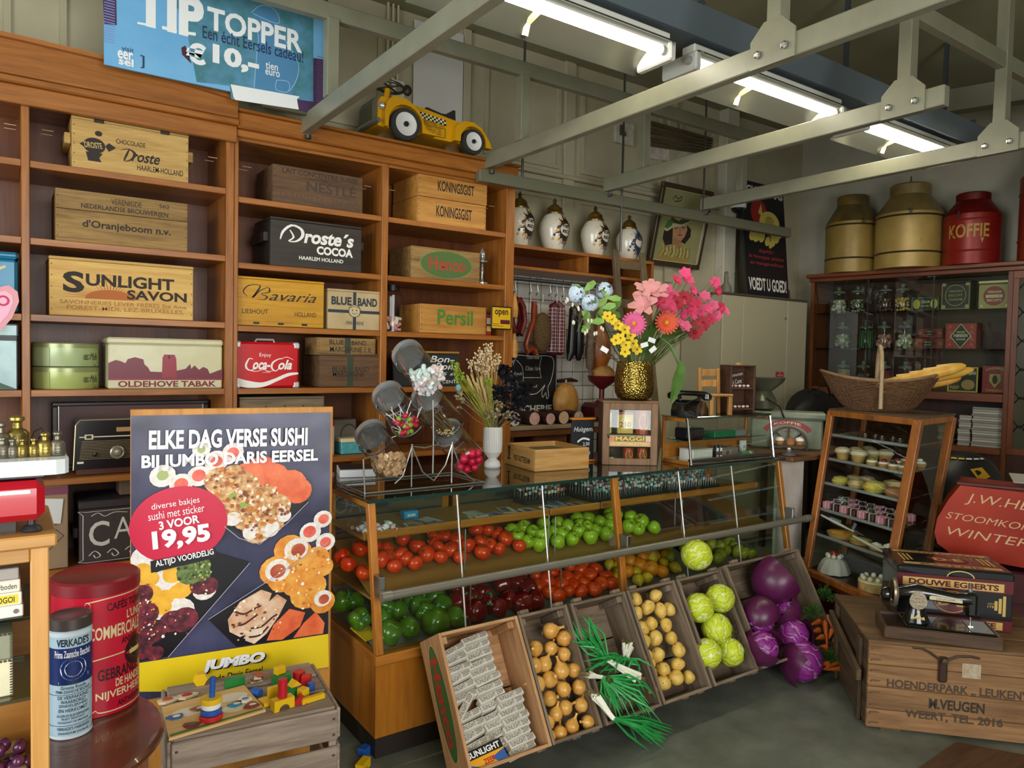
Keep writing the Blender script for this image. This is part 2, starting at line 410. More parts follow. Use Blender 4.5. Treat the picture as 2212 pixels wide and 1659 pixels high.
# ripped ceiling box and switch on the upper wall
o=(4.053,4.330,3.335)
t=thing('switch_box','old white switch on a patch of bare plaster high on the wall','switch',o)
b=MB();b.box(-.1,.1,-.012,.02,-.09,.08,.004);part('plaster_patch',b,mottled('#b5ad9a','#cfcabb',14,.9),t)
b=MB();b.box(-.06,-.02,-.03,-.01,-.03,.05,.004);b.tube([(-.02,-.02,-.02),(.0,-.02,-.03),(0,-.02,.0)],.005);part('switch_housing',b,plain('#4b4436',.5),t)
t=thing('broken_plaster','torn opening in the upper wall showing dark laths','hole',(0,0,0))
p=[(4.335,4.335,3.483),(5.081,4.335,3.479),(5.057,4.335,3.335),(4.343,4.335,3.276)]
b=MB();b.add(p,[(0,3,2,1)]);part('dark_backing',b,plain('#2b2519',.9),t)
for k in range(6):
 a=Vector(p[0]).lerp(Vector(p[3]),(k+.5)/6);c=Vector(p[1]).lerp(Vector(p[2]),(k+.5)/6)
 b=MB();b.beam(a+Vector((0,-.012,0)),c+Vector((0,-.012,0)),.02,.03);part('lath',b,wood('#6b5f45','#4a4130','X',1.4),t)
b=MB();edge=[]
for k in range(19):
 q=Vector(p[3]).lerp(Vector(p[2]),k/18);edge.append((q.x,q.z+random.uniform(.0,.06)+.02))
pts=[(x,z)for x,z in edge]+[(edge[-1][0],edge[-1][1]-.16),(edge[0][0],edge[0][1]-.13)]
b.prism(pts,0,.02,Matrix(((1,0,0,0),(0,0,-1,4.345),(0,1,0,0),(0,0,0,1))));part('torn_plaster_edge',b,mottled('#b9b19d','#d6d1c2',20,.9),t)
# -- steel frame under the ceiling
def channel(b,p,q,w=.05,h=.09,up=(0,0,1)):
 b.beam(p,q,w,h,up,.004)
ZB=2.75
BX=(1.33,2.48,3.455,4.45)
t=thing('ceiling_frame','olive grey steel frame of bars hung below the ceiling on posts','frame',(0,0,0))
for k,x in enumerate(BX):
 b=MB();channel(b,(x,-.6 if k!=2 else 1.62,ZB),(x,3.86,ZB));part('cross_bar',b,STEELP,t)
 b=MB();b.box(x-.03,x+.03,3.47,3.53,ZB+.045,3.17,.003);part('post',b,STEELP,t)
 b=MB();b.box(x-.033,x+.033,1.77,1.83,ZB+.045,ZC-.0,.003);part('post',b,STEELP,t)
 b=MB();b.prism([(-.1,-.05),(.1,-.05),(.1,.06),(.04,.12),(-.04,.12),(-.1,.06)],-.004,.004,Matrix(((0,0,1,x-.031),(1,0,0,1.8),(0,1,0,ZB),(0,0,0,1))));gp=part('gusset_plate',b,STEELP,t)
 b=MB()
 for dy in(-.06,.06):b.lathe([(.016,0),(.016,.01),(.009,.014),(0,.014)],6,TR(x-.035,1.8+dy,ZB,0,-PI/2))
 part('bolt',b,STEEL,gp)
 b=MB();b.lathe([(.018,0),(.018,.02),(0,.024)],8,TR(x,3.82,ZB-.06,PI,0));part('end_bolt',b,DARKSTEEL,t)
b=MB();channel(b,(-1.5,3.5,3.2),(4.6,3.5,3.2),.05,.08);part('upper_rail',b,STEELP,t)
b=MB();channel(b,(3.3,1.8,3.19),(6.9,1.8,3.19),.05,.08);part('upper_rail',b,STEELP,t)
b=MB();channel(b,(2.4,3.85,2.655),(5.55,3.85,2.655),.05,.075);part('lower_rail',b,plain('#6e6c56',.5),t)
for x,y in((2.72,3.83),(3.58,3.83),(4.43,3.83)):
 b=MB();b.tube([(x,y,2.3 if x>3 and x<4 else 2.68),(x,y,ZC)],.008);part('hanging_rod',b,DARKSTEEL,t)
b=MB();b.beam((5.62,3.2,3.5),(6.9,-.6,3.5),.12,.16);solo('wall_girder','heavy grey girder running along the top of the right wall','girder',b,plain('#7a7862',.6))
# fluorescent lights under a dark cable tray
t=thing('cable_tray','long dark blue grey tray carrying the strip lights','tray',(0,2.5,0))
b=MB();b.prism([(-.14,0),(.14,0),(.2,.11),(-.2,.11)],.6,5.65,Matrix(((0,0,1,0),(1,0,0,0),(0,1,0,3.05),(0,0,0,1))));part('tray_body',b,plain('#59646a',.55),t)
for x in(1.5,2.62,4.1,5.3):
 b=MB();b.box(x-.012,x+.012,-.2,.2,3.16,3.18);b.box(x-.012,x+.012,-.012,.012,3.16,ZC);part('hanger_strap',b,plain('#3d4548',.5),t)
TUBE=emit('#fff6e2',42,'lit_tube')
for k,(x0,x1)in enumerate(((1.28,2.50),(2.66,3.88),(4.12,5.26))):
 where=('nearest the top of the picture, over the toy car','in the middle of the row','at the far right end, over the storage tins')[k]
 t=thing('strip_light','fluorescent strip light %s'%where,'light',(0,2.42,2.93),0,'strip lights under the tray')
 b=MB();b.box(x0,x1,-.04,.04,.04,.1,.006);part('housing',b,plain('#dcdcd2',.4),t)
 for dy in((0,)if k<2 else(-.024,.024)):
  b=MB();b.tube([(x0+.02,dy,.02),(x1-.02,dy,.02)],.015,10);part('tube',b,TUBE,t,True)
 b=MB();b.grid(lambda u,v:(x0+u*(x1-x0),.05+.13*v,.06-.09*v*v),1,5);b.grid(lambda u,v:(x1-u*(x1-x0),-.05-.05*v,.06-.03*v*v),1,4);part('reflector',b,plain('#7d7f74',.3,.85),t,True)
 for x in(x0-.01,x1-.02):
  b=MB();b.box(x,x+.04,-.06,.16,-.025,.06,.008);e=part('end_cap',b,plain('#cfcfc6',.35),t)
  b=MB();b.lathe([(.02,0),(.02,.02),(0,.022)],10,TR(x,-.02,.02,0,-PI/2));part('lamp_holder',b,plain('#9a9a92',.4),e)
 b=MB();b.tube([(x0+.55,.06,.05),(x0+.55,.14,.03),(x0+.55,.16,-.02)],.016,6);part('bracket',b,plain('#d8d2a0',.5),t)
 # camera dome, pipes on the right wall
t=thing('dome_camera','white dome security camera hanging from the steel frame before the cheese poster','camera',(4.864,3.850,2.788))
b=MB();b.lathe([(.0,.045),(.06,.045),(.066,.03),(.066,-.005),(.058,-.012)],20);b.tube([(0,0,.04),(0,0,.17)],.02);part('housing',b,plain('#e9e9e6',.35),t,True)
b=MB();b.lathe([(.054,-.008),(.05,-.03),(.03,-.05),(0,-.057)],18);part('dome',b,plain('#171a1b',.08),t,True)
b=MB()
for d in(2.55,2.68):p=Vector((WX1,WY,0))+RD*d+RN*.04;b.tube([(p.x,p.y,2.0),(p.x,p.y,ZC)],.018)
solo('wall_pipes','pair of grey pipes running up the right wall behind the red tins','pipe',b,plain('#8d8a78',.5))
# -- the big wall shelving
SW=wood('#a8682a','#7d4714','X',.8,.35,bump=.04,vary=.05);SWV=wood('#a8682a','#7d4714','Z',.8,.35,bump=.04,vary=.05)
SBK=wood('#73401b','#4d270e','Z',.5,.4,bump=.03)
YF,YB=3.9,4.31
def shelving(name,label,x0,x1,uprights,shelves,zt,cornice):
 t=thing(name,label,'shelving',((x0+x1)/2,YF,0));ox=(x0+x1)/2
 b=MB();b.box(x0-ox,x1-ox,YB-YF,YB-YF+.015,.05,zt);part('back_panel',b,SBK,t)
 for x,w in uprights:
  b=MB();b.box(x-ox,x+w-ox,0,YB-YF,0,zt,.003);part('upright',b,SWV,t)
 for i in range(len(uprights)-1):
  a=uprights[i][0]+uprights[i][1]-ox;c=uprights[i+1][0]-ox
  for z in shelves:
   b=MB();b.box(a,c,.006,YB-YF,z-.03,z,.002);part('shelf',b,SW,t)
   if z==shelves[0]:
    for dx in(a+.05,c-.06):
     b=MB()
     for dy in(.12,.2):b.box(dx,dx+.045,dy,dy+.006,zt-.12,zt-.117)
     part('support_pin',b,plain('#c9a077',.4),t)
 b=MB();b.box(x0-ox,x1-ox,.004,YB-YF,zt-.02,zt);part('top_board',b,SW,t)
 cornice(t,ox)
 return t
def corn_left(t,ox):
 b=MB();b.box(-1.2-ox,.985-ox,-.03,.0,2.60,2.68,.004);part('frieze',b,SW,t)
 b=MB();b.box(-1.2-ox,.992-ox,-.055,.3,2.68,2.712,.006);part('cornice_moulding',b,SW,t)
 b=MB();b.prism([(-1.2-ox,2.712),(.98-ox,2.712),(.98-ox,2.80),(.44-ox,2.855),(.1-ox,2.862),(-1.2-ox,2.87)],.03,.06,Matrix(((1,0,0,0),(0,0,-1,0),(0,1,0,0),(0,0,0,1))));part('pediment',b,SW,t)
 b=MB()
 pp=[(-1.2,2.87),(.1,2.862),(.44,2.855),(.985,2.80)]
 for p,q in zip(pp,pp[1:]):b.beam((p[0]-ox,-.06,p[1]),(q[0]-ox,-.06,q[1]),.06,.018)
 part('pediment_cap',b,SW,t)
def corn_right(t,ox):
 b=MB();b.box(.985-ox,2.70-ox,-.02,.3,2.635,2.672,.005);part('cornice_moulding',b,SW,t)
 b=MB();b.box(.985-ox,2.71-ox,-.045,.32,2.672,2.75,.006);part('cornice_board',b,SW,t)
 b=MB();b.box(.985-ox,2.72-ox,-.065,.33,2.75,2.765,.005);part('cornice_cap',b,SW,t)
shelving('wall_shelving','left half of the wooden wall shelving with a pediment, behind the sushi poster',-1.15,.979,((-1.15,.03),(.079,.032),(.94,.039)),(2.371,2.033,1.695,1.357,.95,.53),2.66,corn_left)
shelving('wall_shelving','right half of the wooden wall shelving, below the yellow ride-on car',.981,2.72,((.981,.02),(1.795,.04),(2.655,.065)),(2.339,2.005,1.682,1.357,.97,.55),2.64,corn_right)
# -- crates and tins on it
def crate(label,xl,xr,z0,zt,depth,m,planks=(1.,),yf=3.925,lid=None,battens=False,group=None,open_top=False,nails=True,name='wooden_crate',cat='crate',side=None,dark='#2a211a'):
 w=xr-xl;h=zt-z0;side=side or m
 t=thing(name,label,cat,((xl+xr)/2,yf,z0),0,group)
 z=h if not lid else h-.014
 acc=0
 for f in planks[::-1]:
  a=acc*z;acc+=f;c=acc*z
  b=MB();b.box(-w/2,w/2,0,.014,a+.001,c-.001,.002);part('front_plank',b,m,t)
 for s in(-1,1):
  b=MB();b.box(s*w/2-(.013 if s>0 else 0),s*w/2+(.013 if s<0 else 0),.0145,depth,.001,z-.001,.002);part('side_panel',b,side,t)
 b=MB();b.box(-w/2+.014,w/2-.014,depth-.013,depth,.001,z-.002);part('back_panel',b,side,t)
 b=MB();b.box(-w/2+.014,w/2-.014,.015,depth-.014,.002,.012);part('bottom_panel',b,side,t)
 if not open_top:
  b=MB();b.box(-w/2-.002,w/2+.002,-.002,depth,z,h+(.0 if lid else .012),.003);part('lid',b,lid or m,t)
 if battens:
  for s in(-1,1):
   b=MB();b.box(s*(w/2+.014)-.013,s*(w/2+.014)+.013,.03,depth-.03,h*.5,h*.5+.05,.003);part('carrying_batten',b,side,t)
 if nails:
  b=MB()
  for s in(-1,1):
   for k in range(5):
    b.box(s*(w/2-.008)-.002,s*(w/2-.008)+.002,-.0012,0,h*(.1+.19*k),h*(.1+.19*k)+.004)
  part('nail_head',b,plain(dark,.6),t,kind='stuff')
 return t,Print(front(w,h))
NEW=wood('#c9a560','#a67e3d','X',1.2,.6);OLD=wood('#9d7c46','#6a4d26','X',1.3,.7);PALE=wood('#d2ab5f','#b98b42','X',1.1,.6)
DK=wood('#2f271f','#1b1611','X',1.2,.55);BRN=wood('#6f5033','#4b331f','X',1.3,.7);HON=wood('#cc9446','#a96f28','X',1.1,.5);GRYW=wood('#8a775c','#5f4f3a','X',1.4,.75)
# ---- left unit
t,p=crate('pale wooden chest with chocolate lettering and a round-bodied figure emblem, on the top shelf',.272,.767,2.372,2.595,.28,NEW,(1.,),battens=True)
p.text('CHOCOLADE',.36,.62,.61,.72,INK,.01).text('HAARLEM-HOLLAND',.54,.13,.95,.25,INK,.01).text('roste',.49,.30,.74,.50,INK,.02,.35)
p.stroke([(.40,.50),(.47,.54),(.52,.46),(.49,.33),(.43,.28),(.45,.42),(.47,.53)],[.008,.02,.03,.02,.012,.02,.012],INK)
p.disc(.18,.5,.09,.16,INK).disc(.215,.76,.03,.055,INK).poly([(.27,.52),(.30,.60),(.36,.52),(.30,.42)],INK).poly([(.11,.36),(.25,.36),(.22,.26),(.24,.18),(.13,.18),(.12,.28)],INK).poly([(.06,.5),(.1,.56),(.1,.44)],INK)
p.text('DROSTE',.105,.44,.25,.56,plain('#c2a260',.6),.02,tilt=.1);p.on(t)
b=MB()
for x in(-.14,.14):b.box(x-.02,x+.02,-.006,.03,.218,.238,.002)
part('hinge',b,DK,t)
t,p=crate('weathered brewery crate with faded serif lettering, of two planks, on the second shelf',.208,.764,2.034,2.272,.3,OLD,(.38,.62),open_top=True)
p.text('VERENIGDE',.40,.80,.63,.91,INK).text('562',.77,.84,.85,.92,INK).text('NEDERLANDSE BROUWERIJEN',.18,.64,.84,.76,INK,.01).text("d'Oranjeboom n.v.",.19,.26,.86,.45,INK,.02);p.on(t)
t,p=crate('honey coloured soap crate with a printed sunburst, on the middle shelf of the left unit',.184,.791,1.696,1.964,.3,PALE,(1.,),lid=NEW)
ORS=plain('#b0622a',.7)
for k in range(25):
 a=PI*k/24;c,s_=math.cos(a),math.sin(a)
 p.poly([(.40+c*.14-s_*.004,.33+s_*.16-c*.006),(.40+c*.34,.33+s_*.40),(.40+c*.14+s_*.006,.33+s_*.16+c*.008)],ORS)
p.poly([(.40+.17*math.cos(PI*k/14),.31+.17*math.sin(PI*k/14))for k in range(15)],ORS)
p.text('S',.085,.40,.225,.76,INK,.035).text('UNLIGHT',.235,.53,.855,.74,INK,.03).text('SAVON',.515,.33,.95,.50,INK,.03)
BR=plain('#a5713a',.7)
p.text('SAVONNERIES LEVER FRÈRES Sté Ame',.065,.205,.95,.29,BR,.01).text('FOREST-MIDI, LEZ-BRUXELLES.',.11,.10,.93,.185,BR,.01);p.on(t)
VM=mottled('#b9c79a','#a5b873',5,.3,.1)
VM2=mottled('#a9b765','#b5c07a',5,.3,.1)
for k,(z0,z1,mm,lb)in enumerate(((1.463,1.573,VM,'round pale green biscuit tin stacked on another beside the tower tin'),(1.358,1.461,VM2,'round yellow-green biscuit tin, the lower one under its twin'))):
 h=z1-z0;t=thing('biscuit_tin',lb,'tin',(.256,4.068,z0),0,'round green biscuit tins')
 b=MB();b.lathe([(.134,0),(.137,.004),(.137,h-.022)],40);part('body',b,mm,t,True)
 b=MB();b.lathe([(.139,h-.024),(.139,h-.006),(.134,h-.001),(0,h)],40);part('lid',b,plain('#9aa06f',.3,.3),t,True)
 p=Print(drum(.137));p.stroke([(.45,.04),(.5,.052),(.68,.052),(.72,.042),(.6,.032),(.46,.036)],.003,INK).text('van',.5,.035,.64,.05,INK,.01,.4).text('Melle',.72,.03,1.1,.064,INK,.0,.4).stroke([(.9,.06),(.86,.03),(.92,.008),(1.02,.004)],.003,INK)
 p.rect(-.55,.002,-.54,h-.024,plain('#55603a'));p.on(t)
 # tobacco tin with a tower
t=thing('tobacco_tin','cream tobacco tin with a dark red tower skyline, on the lowest clear shelf','tin',(.676,3.93,1.358));w,h=.516,.246
CRM=mottled('#cfc9a4','#c3bc8f',7,.35);RED=plain('#8f1f30',.4)
b=MB();b.box(-w/2,w/2,0,.24,0,h*.87,.006);part('body',b,CRM,t)
b=MB();b.box(-w/2-.004,w/2+.004,-.004,.244,h*.872,h,.008);part('lid',b,CRM,t)
p=Print(front(w,h));sky=[(0,.2),(0,.5),(.06,.56),(.10,.54),(.14,.5),(.16,.58),(.22,.62),(.29,.58),(.30,.48),(.33,.42),(.35,.34),(.45,.33),(.46,.62),(.47,.68),(.56,.68),(.575,.60),(.58,.36),(.66,.40),(.70,.50),(.71,.40),(.74,.47),(.78,.38),(.82,.44),(.86,.40),(.88,.3),(.95,.36),(1,.4),(1,.2)]
p.poly(sky,plain('#6d1a2c',.4)).poly([(.45,.22),(.455,.62),(.47,.68),(.56,.68),(.575,.6),(.58,.22)],RED).rect(.505,.60,.52,.66,plain('#3a0d16')).rect(0,.17,1,.2,RED)
p.text('OLDEHOVE TABAK',.08,.035,.94,.155,plain('#7e1c26'),.03).disc(.52,.94,.014,.02,INK).ring(.52,.94,.022,.034,.006,INK);p.on(t,'printed_picture')
# things partly cut off at the left edge of the frame
t=thing('storage_tin','blue lidded tin with a yellow and orange picture, at the left edge','tin',(-.085,3.93,1.697));BLU=plain('#2b83a8',.3)
b=MB();b.box(-.15,.15,0,.2,0,.235,.012);part('body',b,BLU,t)
b=MB();b.box(-.155,.155,-.005,.205,.237,.268,.012);part('lid',b,plain('#2c7ba0',.3),t)
p=Print(front(.3,.268));p.rect(.72,.03,.84,.42,plain('#e3c65c')).rect(.84,.03,.94,.36,plain('#e0951f')).poly([(.55,.62),(.6,.58),(.86,.74),(.85,.78)],plain('#d9c084')).disc(.6,.55,.12,.1,plain('#3c3530'));p.on(t,'printed_picture')
t=thing('metal_tin','scratched grey-green metal tin with a dark lid band, at the left edge','tin',(-.085,3.93,1.358));GG=mottled('#7d9496','#93a7a3',8,.35,.4)
b=MB();b.box(-.148,.148,0,.2,0,.22,.004);part('body',b,GG,t)
b=MB();b.box(-.151,.151,-.004,.204,.235,.29,.006);part('lid',b,GG,t)
b=MB();b.box(-.146,.146,.002,.2,.22,.235);part('lid_band',b,plain('#23292b',.4),t)
p=Print(front(.296,.22));p.text('MELK',.58,.4,.72,.75,plain('#d6d3c4'),.02).poly([(.55,.02),(.98,.02),(.85,.1),(.55,.3)],plain('#3d5a4a'));p.on(t)
t=thing('tin_heart','red heart-shaped sign with a pink swirl hanging at the left edge','sign',(-.009,3.700,1.717));PK=plain('#e7a0b8',.35)
hp=[(.0,-.12),(.05,-.05),(.075,.02),(.07,.06),(.04,.085),(.01,.075),(0,.055),(-.01,.075),(-.04,.085),(-.07,.06),(-.075,.02),(-.05,-.05)]
XZ=Matrix(((1,0,0,0),(0,0,-1,0),(0,1,0,0),(0,0,0,1)))
b=MB();b.prism(hp,-.012,.012,XZ);part('heart_body',b,plain('#b3142b',.25,0,.5),t)
b=MB();b.prism([(x*.72,z*.72)for x,z in hp],.0125,.016,XZ);part('pink_inlay',b,PK,t)
p=Print(facefr((0,-.0165,0),(1,0,0),(0,0,1),(0,-1,0)));p.ring(.02,.02,.022,.022,.008,plain('#c01f52'));p.on(t,'swirl')
b=MB();b.tube([(0,0,.055),(0,.1,.28),(0,.21,.43)],.0015);part('cord',b,BLACK,t)
# radio, picture frame behind it
t=thing('picture_frame','large dark empty picture frame leaning behind the radio','frame',(.565,4.19,.952));
b=MB();b.box(-.36,.36,.012,.016,0,.33);part('backing',b,plain('#5d3a36',.45),t)
for q in((-.36,.36,0,.02),(-.36,.36,.31,.33),(-.36,-.335,.02,.31),(.335,.36,.02,.31)):b=MB();b.box(q[0],q[1],0,.025,q[2],q[3],.004);part('frame_bar',b,plain('#241a17',.35),t)
b=MB();b.box(-.334,-.33,.006,.012,.02,.31);b.box(.33,.334,.006,.012,.02,.31);part('silver_slip',b,plain('#b9b4aa',.3,.6),t)
t=thing('radio','black vintage radio with gold-lined grille, on the shelf left of the poster','radio',(.5,3.96,.978));w,h=.44,.235
b=MB();b.prism([(-.22,0),(.22,0),(.205,.215),(.19,.235),(-.19,.235),(-.208,.218)],-.15,0,XZ);part('case',b,plain('#141214',.22,0,.5),t)
b=MB();b.tube([(-.222,-.003,.0),(-.212,-.003,.21),(-.195,-.003,.233),(.195,-.003,.233),(.21,-.003,.21),(.222,-.003,0)],.003);part('gold_trim',b,plain('#c9b88a',.3,.6),t)
p=Print(front(w,h));GOLD=plain('#b59f6d',.35,.4)
for k in range(13):p.rect(.05+.002*k,.2+.03*k,.95,.206+.03*k,GOLD)
p.rect(.05,.64,.95,.66,plain('#d9cfae')).rect(.40,.74,.95,.83,plain('#a67b4b')).frame(.56,.72,.74,.88,.01,plain('#d9c8a0')).rect(.575,.75,.725,.85,plain('#8f8676')).rect(.1,.6,.18,.7,plain('#d6c9a4')).rect(.115,.62,.165,.68,plain('#241c18'));p.rect(.03,.12,.09,.16,plain('#e6e0d0'));p.on(t,'printed_grille')
b=MB();b.lathe([(.032,0),(.032,.006),(.026,.01),(.022,.008),(.014,.02),(0,.022)],24,TR(-.04,-.002,.075,PI/2));part('tuning_dial',b,plain('#9a927d',.3,.5),t,True)
b=MB();b.lathe([(.012,0),(.010,.014),(0,.016)],14,TR(-.135,-.002,.07,PI/2));part('volume_knob',b,plain('#1c191a',.3),t,True)
b=MB();b.box(-.21,.22,-.15,.0,-.024,-.0005);b.M=None;part('plinth',b,plain('#4a231b',.4),t).location=(0,.15,0)
# bottom shelf: cardboard box, slate tin, little boxes
t=thing('cardboard_box','tall brown cardboard wine box with a white card, left of the chalk-lettered cocoa chest','box',(.09,3.93,.532));CB=mottled('#8f7458','#9b8062',6,.8)
b=MB();b.box(-.19,.165,0,.26,0,.385,.003);part('carton',b,CB,t)
p=Print(front(.355,.385,0,-.0125));p.rect(0,.89,1,.985,plain('#7b3a4e')).text('1013',.74,.40,.83,.44,INK).text('FRAGILE\nGLASS',.78,.62,.9,.72,INK).text('14.06.44\n0.75L',.8,.52,.93,.6,INK).poly([(.75,.2),(.76,.2),(.955,.39),(.945,.39)],INK).poly([(.83,.5),(.84,.5),(.955,.39),(.945,.39)],INK);p.on(t)
b=MB();b.box(.02,.115,-.006,-.002,.22,.335,.002,TR(ry=.1));part('white_card',b,plain('#d8d5cf',.6),t)
t=thing('cocoa_chest','dark chest with white chalk cocoa lettering in a rounded border, half behind the poster','chest',(.475,3.925,.532))
b=MB();b.box(-.175,.3,0,.3,0,.26,.006);part('body',b,plain('#3a2f2a',.6,0,0,.15),t)
b=MB();b.box(-.178,.303,-.003,.303,.262,.30,.006);part('lid',b,plain('#2f2627',.6),t)
for s in(-.2,):b=MB();b.box(s,s+.024,.05,.2,.12,.17,.004);part('carrying_handle',b,plain('#2a2224',.6),t)
p=Print(front(.475,.26,0,.0625));CH=plain('#cfc6bb',.8)
p.stroke([(.03,.1),(.03,.9),(.06,.96),(1,.97)],.008,CH,2).stroke([(.03,.1),(.06,.04),(1,.05)],.008,CH,2)
p.text('C',.08,.32,.26,.78,CH,.01).text('ACAO',.30,.42,1.0,.82,CH,-.005)
for k in range(5):p.stroke([(.08+.16*k,.16+.02*k),(.13+.16*k,.24+.01*k),(.18+.16*k,.15),(.14+.16*k,.11),(.12+.16*k,.17)],.012,CH)
p.stroke([(.1,.88),(.16,.93),(.22,.86),(.30,.92),(.42,.9)],.01,CH);p.on(t)
t=thing('small_box','small brown lidded box on top of the cocoa chest','box',(.585,4.0,.836))
b=MB();b.box(-.11,.1,0,.15,0,.085,.003);part('body',b,plain('#6b5340',.6),t);b=MB();b.box(-.113,.103,-.003,.153,.0865,.11,.003);part('lid',b,plain('#55432f',.6),t)
# ---- right unit, first bay
t,p=crate('dark brown milk crate with worn stencilled lettering, top shelf above the black cocoa chest',1.18,1.685,2.34,2.54,.3,BRN,(1.,),open_top=True)
p.text('LAIT CONCENTRE SUISSE',.1,.80,.94,.93,INK).text('NESTLÉ',.36,.40,.92,.74,plain('#3b2c20'),.02).text("LA SANTE DE L'ENFANT",.08,.10,.95,.30,plain('#4a3525'),.005);p.on(t)
t,p=crate('black cocoa chest with big white brush lettering, second shelf of the right unit',1.171,1.681,2.006,2.264,.3,DK,(1.,),battens=True,lid=DK,nails=False)
WH=plain('#efece4',.6)
p.stroke([(.10,.55),(.13,.72),(.22,.86),(.32,.80),(.335,.66),(.27,.54),(.19,.53),(.24,.62),(.20,.76)],[.01,.03,.04,.035,.035,.03,.02,.022,.014],WH)
p.text('roste´s',.35,.52,.91,.80,WH,.035,.2).text('COCOA',.49,.31,.90,.49,WH,.045).text('HAARLEM HOLLAND',.30,.17,.79,.25,WH,.02);p.on(t)
t,p=crate('bright yellow beer crate with black script lettering and three slots',.99,1.465,1.684,1.926,.3,wood('#d9a01a','#b57d10','X',1,.5),(1.,),nails=False)
p.stroke([(.14,.62),(.09,.72),(.15,.86),(.27,.88),(.24,.74),(.19,.60),(.27,.76),(.36,.84),(.37,.74),(.28,.70),(.35,.64),(.31,.57),(.24,.58)],[.006,.012,.016,.012,.022,.02,.012,.014,.02,.008,.02,.014,.006],INK)
p.text('avaria',.37,.565,.91,.76,INK,.0,.45).text('LIESHOUT',.08,.26,.36,.36,INK).text('HOLLAND',.66,.24,.91,.34,INK).rect(0,.095,1,.10,plain('#8a6210'))
for u in(.2,.47,.74):p.rect(u,.04,u+.065,.085,plain('#1b130a'))
p.on(t)
t,p=crate('pale cardboard margarine carton with a dark cross band and a face in a ring',1.489,1.80,1.683,1.895,.24,mottled('#b39c70','#c0aa80',8,.8),(1.,),nails=False,name='margarine_carton',cat='carton')
NV=plain('#27303a',.6);p.rect(.47,0,.53,1,NV).rect(0,.44,1,.52,NV).disc(.5,.50,.12,.16,plain('#c6b186')).ring(.5,.5,.12,.17,.016,NV).text('BLUE',.06,.64,.44,.86,NV,.04).text('BAND',.56,.64,.94,.86,NV,.04).text('MARGARINE',.34,.13,.68,.23,NV,.0)
p.disc(.46,.52,.012,.02,NV).disc(.54,.52,.012,.02,NV).stroke([(.45,.45),(.5,.42),(.55,.45)],.012,NV).stroke([(.42,.58),(.5,.62),(.58,.58)],.02,plain('#7d6a48'));p.on(t)
t=thing('lunchbox','red metal suitcase with white script and white corner caps','suitcase',(1.165,3.935,1.358));w,h=.34,.242;RD_=plain('#c4141c',.3)
b=MB();b.box(-w/2,w/2,0,.11,0,h,.012);part('body',b,RD_,t)
for sx in(-1,1):
 for z in(0,1):b=MB();b.box(sx*(w/2-.016)-.018,sx*(w/2-.016)+.018,-.003,.113,z*(h-.032)-.002,z*(h-.032)+.034,.008);part('corner_cap',b,plain('#d9d9d6',.3,.3),t)
b=MB();b.tube([(-.05,.055,h),(-.045,.055,h+.014),(.045,.055,h+.014),(.05,.055,h)],.006);part('handle',b,plain('#cfcfcf',.35,.4),t)
p=Print(front(w,h));p.text('Enjoy',.37,.66,.55,.76,WH).text('oca-',.27,.40,.54,.56,WH,.03,.35).text('ola',.66,.40,.88,.62,WH,.03,.35)
p.stroke([(.27,.62),(.22,.64),(.17,.52),(.18,.42),(.25,.38),(.31,.46)],[.012,.02,.03,.03,.02,.01],WH).stroke([(.72,.63),(.68,.64),(.58,.56),(.56,.44),(.62,.37),(.69,.45)],[.012,.02,.03,.03,.02,.01],WH).stroke([(.24,.38),(.32,.36),(.44,.40),(.5,.36),(.6,.38)],[.02,.012,.01,.016,.006],WH).stroke([(.7,.64),(.8,.68),(.9,.62)],[.008,.014,.006],WH)
p.stroke([(.02,.14),(.2,.08),(.42,.07),(.62,.17),(.82,.29),(.98,.32)],[.16,.15,.10,.07,.07,.04],WH,6).rect(.42,.335,.54,.342,WH);p.on(t)
t,p=crate('narrow margarine crate with a green stripe, stacked on the larger one',1.43,1.776,1.537,1.636,.2,OLD,(1.,),open_top=True)
GN=plain('#36402f',.7);p.rect(.46,0,.56,1,GN).text('BLUE',.20,.62,.44,.88,INK,.01).text('BAND',.58,.60,.83,.86,INK,.01).text('MARGARINE 1 lt',.21,.2,.92,.5,INK,.005);p.on(t)
t,p=crate('brown margarine crate with a green stripe, the lower one under the narrow crate',1.446,1.80,1.358,1.536,.27,BRN,(1.,))
p.rect(.45,0,.55,1,GN).text('BLUE',.20,.50,.44,.66,INK,.005).text('BAND',.58,.50,.82,.66,INK,.005).text('MARGARINE',.21,.34,.74,.5,INK,.005);p.on(t)
t,p=crate('grey wooden crate with serif lettering, half hidden behind the sushi poster',1.018,1.473,.971,1.298,.28,GRYW,(.45,.55))
p.text('VANDERCRUYSEN',.16,.58,.88,.78,plain('#5a4631'),.01)
for k in range(3):p.disc(.3+.22*k,.88,.012,.012,INK)
p.on(t)
# ---- right unit, second bay
t,p=crate('upper of two light baker crates, at the top right of the shelving',2.036,2.52,2.494,2.645,.34,HON,(1.,),open_top=True)
p.text('KONINGSGIST',.27,.30,.80,.72,INK,.02);p.on(t)
t,p=crate('lower of two light baker crates, at the top right of the shelving',2.033,2.515,2.34,2.493,.34,HON,(1.,),open_top=True)
p.text('KONINGSGIST',.26,.30,.78,.74,INK,.02);p.on(t)
t,p=crate('old crate with a faded green oval and red lettering, third shelf at right',1.996,2.476,2.006,2.196,.3,OLD,(1.,),open_top=True)
GRN=plain('#4d6a33',.7);p.disc(.5,.5,.37,.42,GRN).ring(.5,.5,.385,.45,.012,plain('#6d8a4a')).text('Henco',.24,.30,.78,.74,plain('#a0442c'),.03);p.on(t)
t,p=crate('orange-brown crate with bold green lettering, behind the open sign',2.061,2.53,1.683,1.858,.28,HON,(1.,),open_top=True)
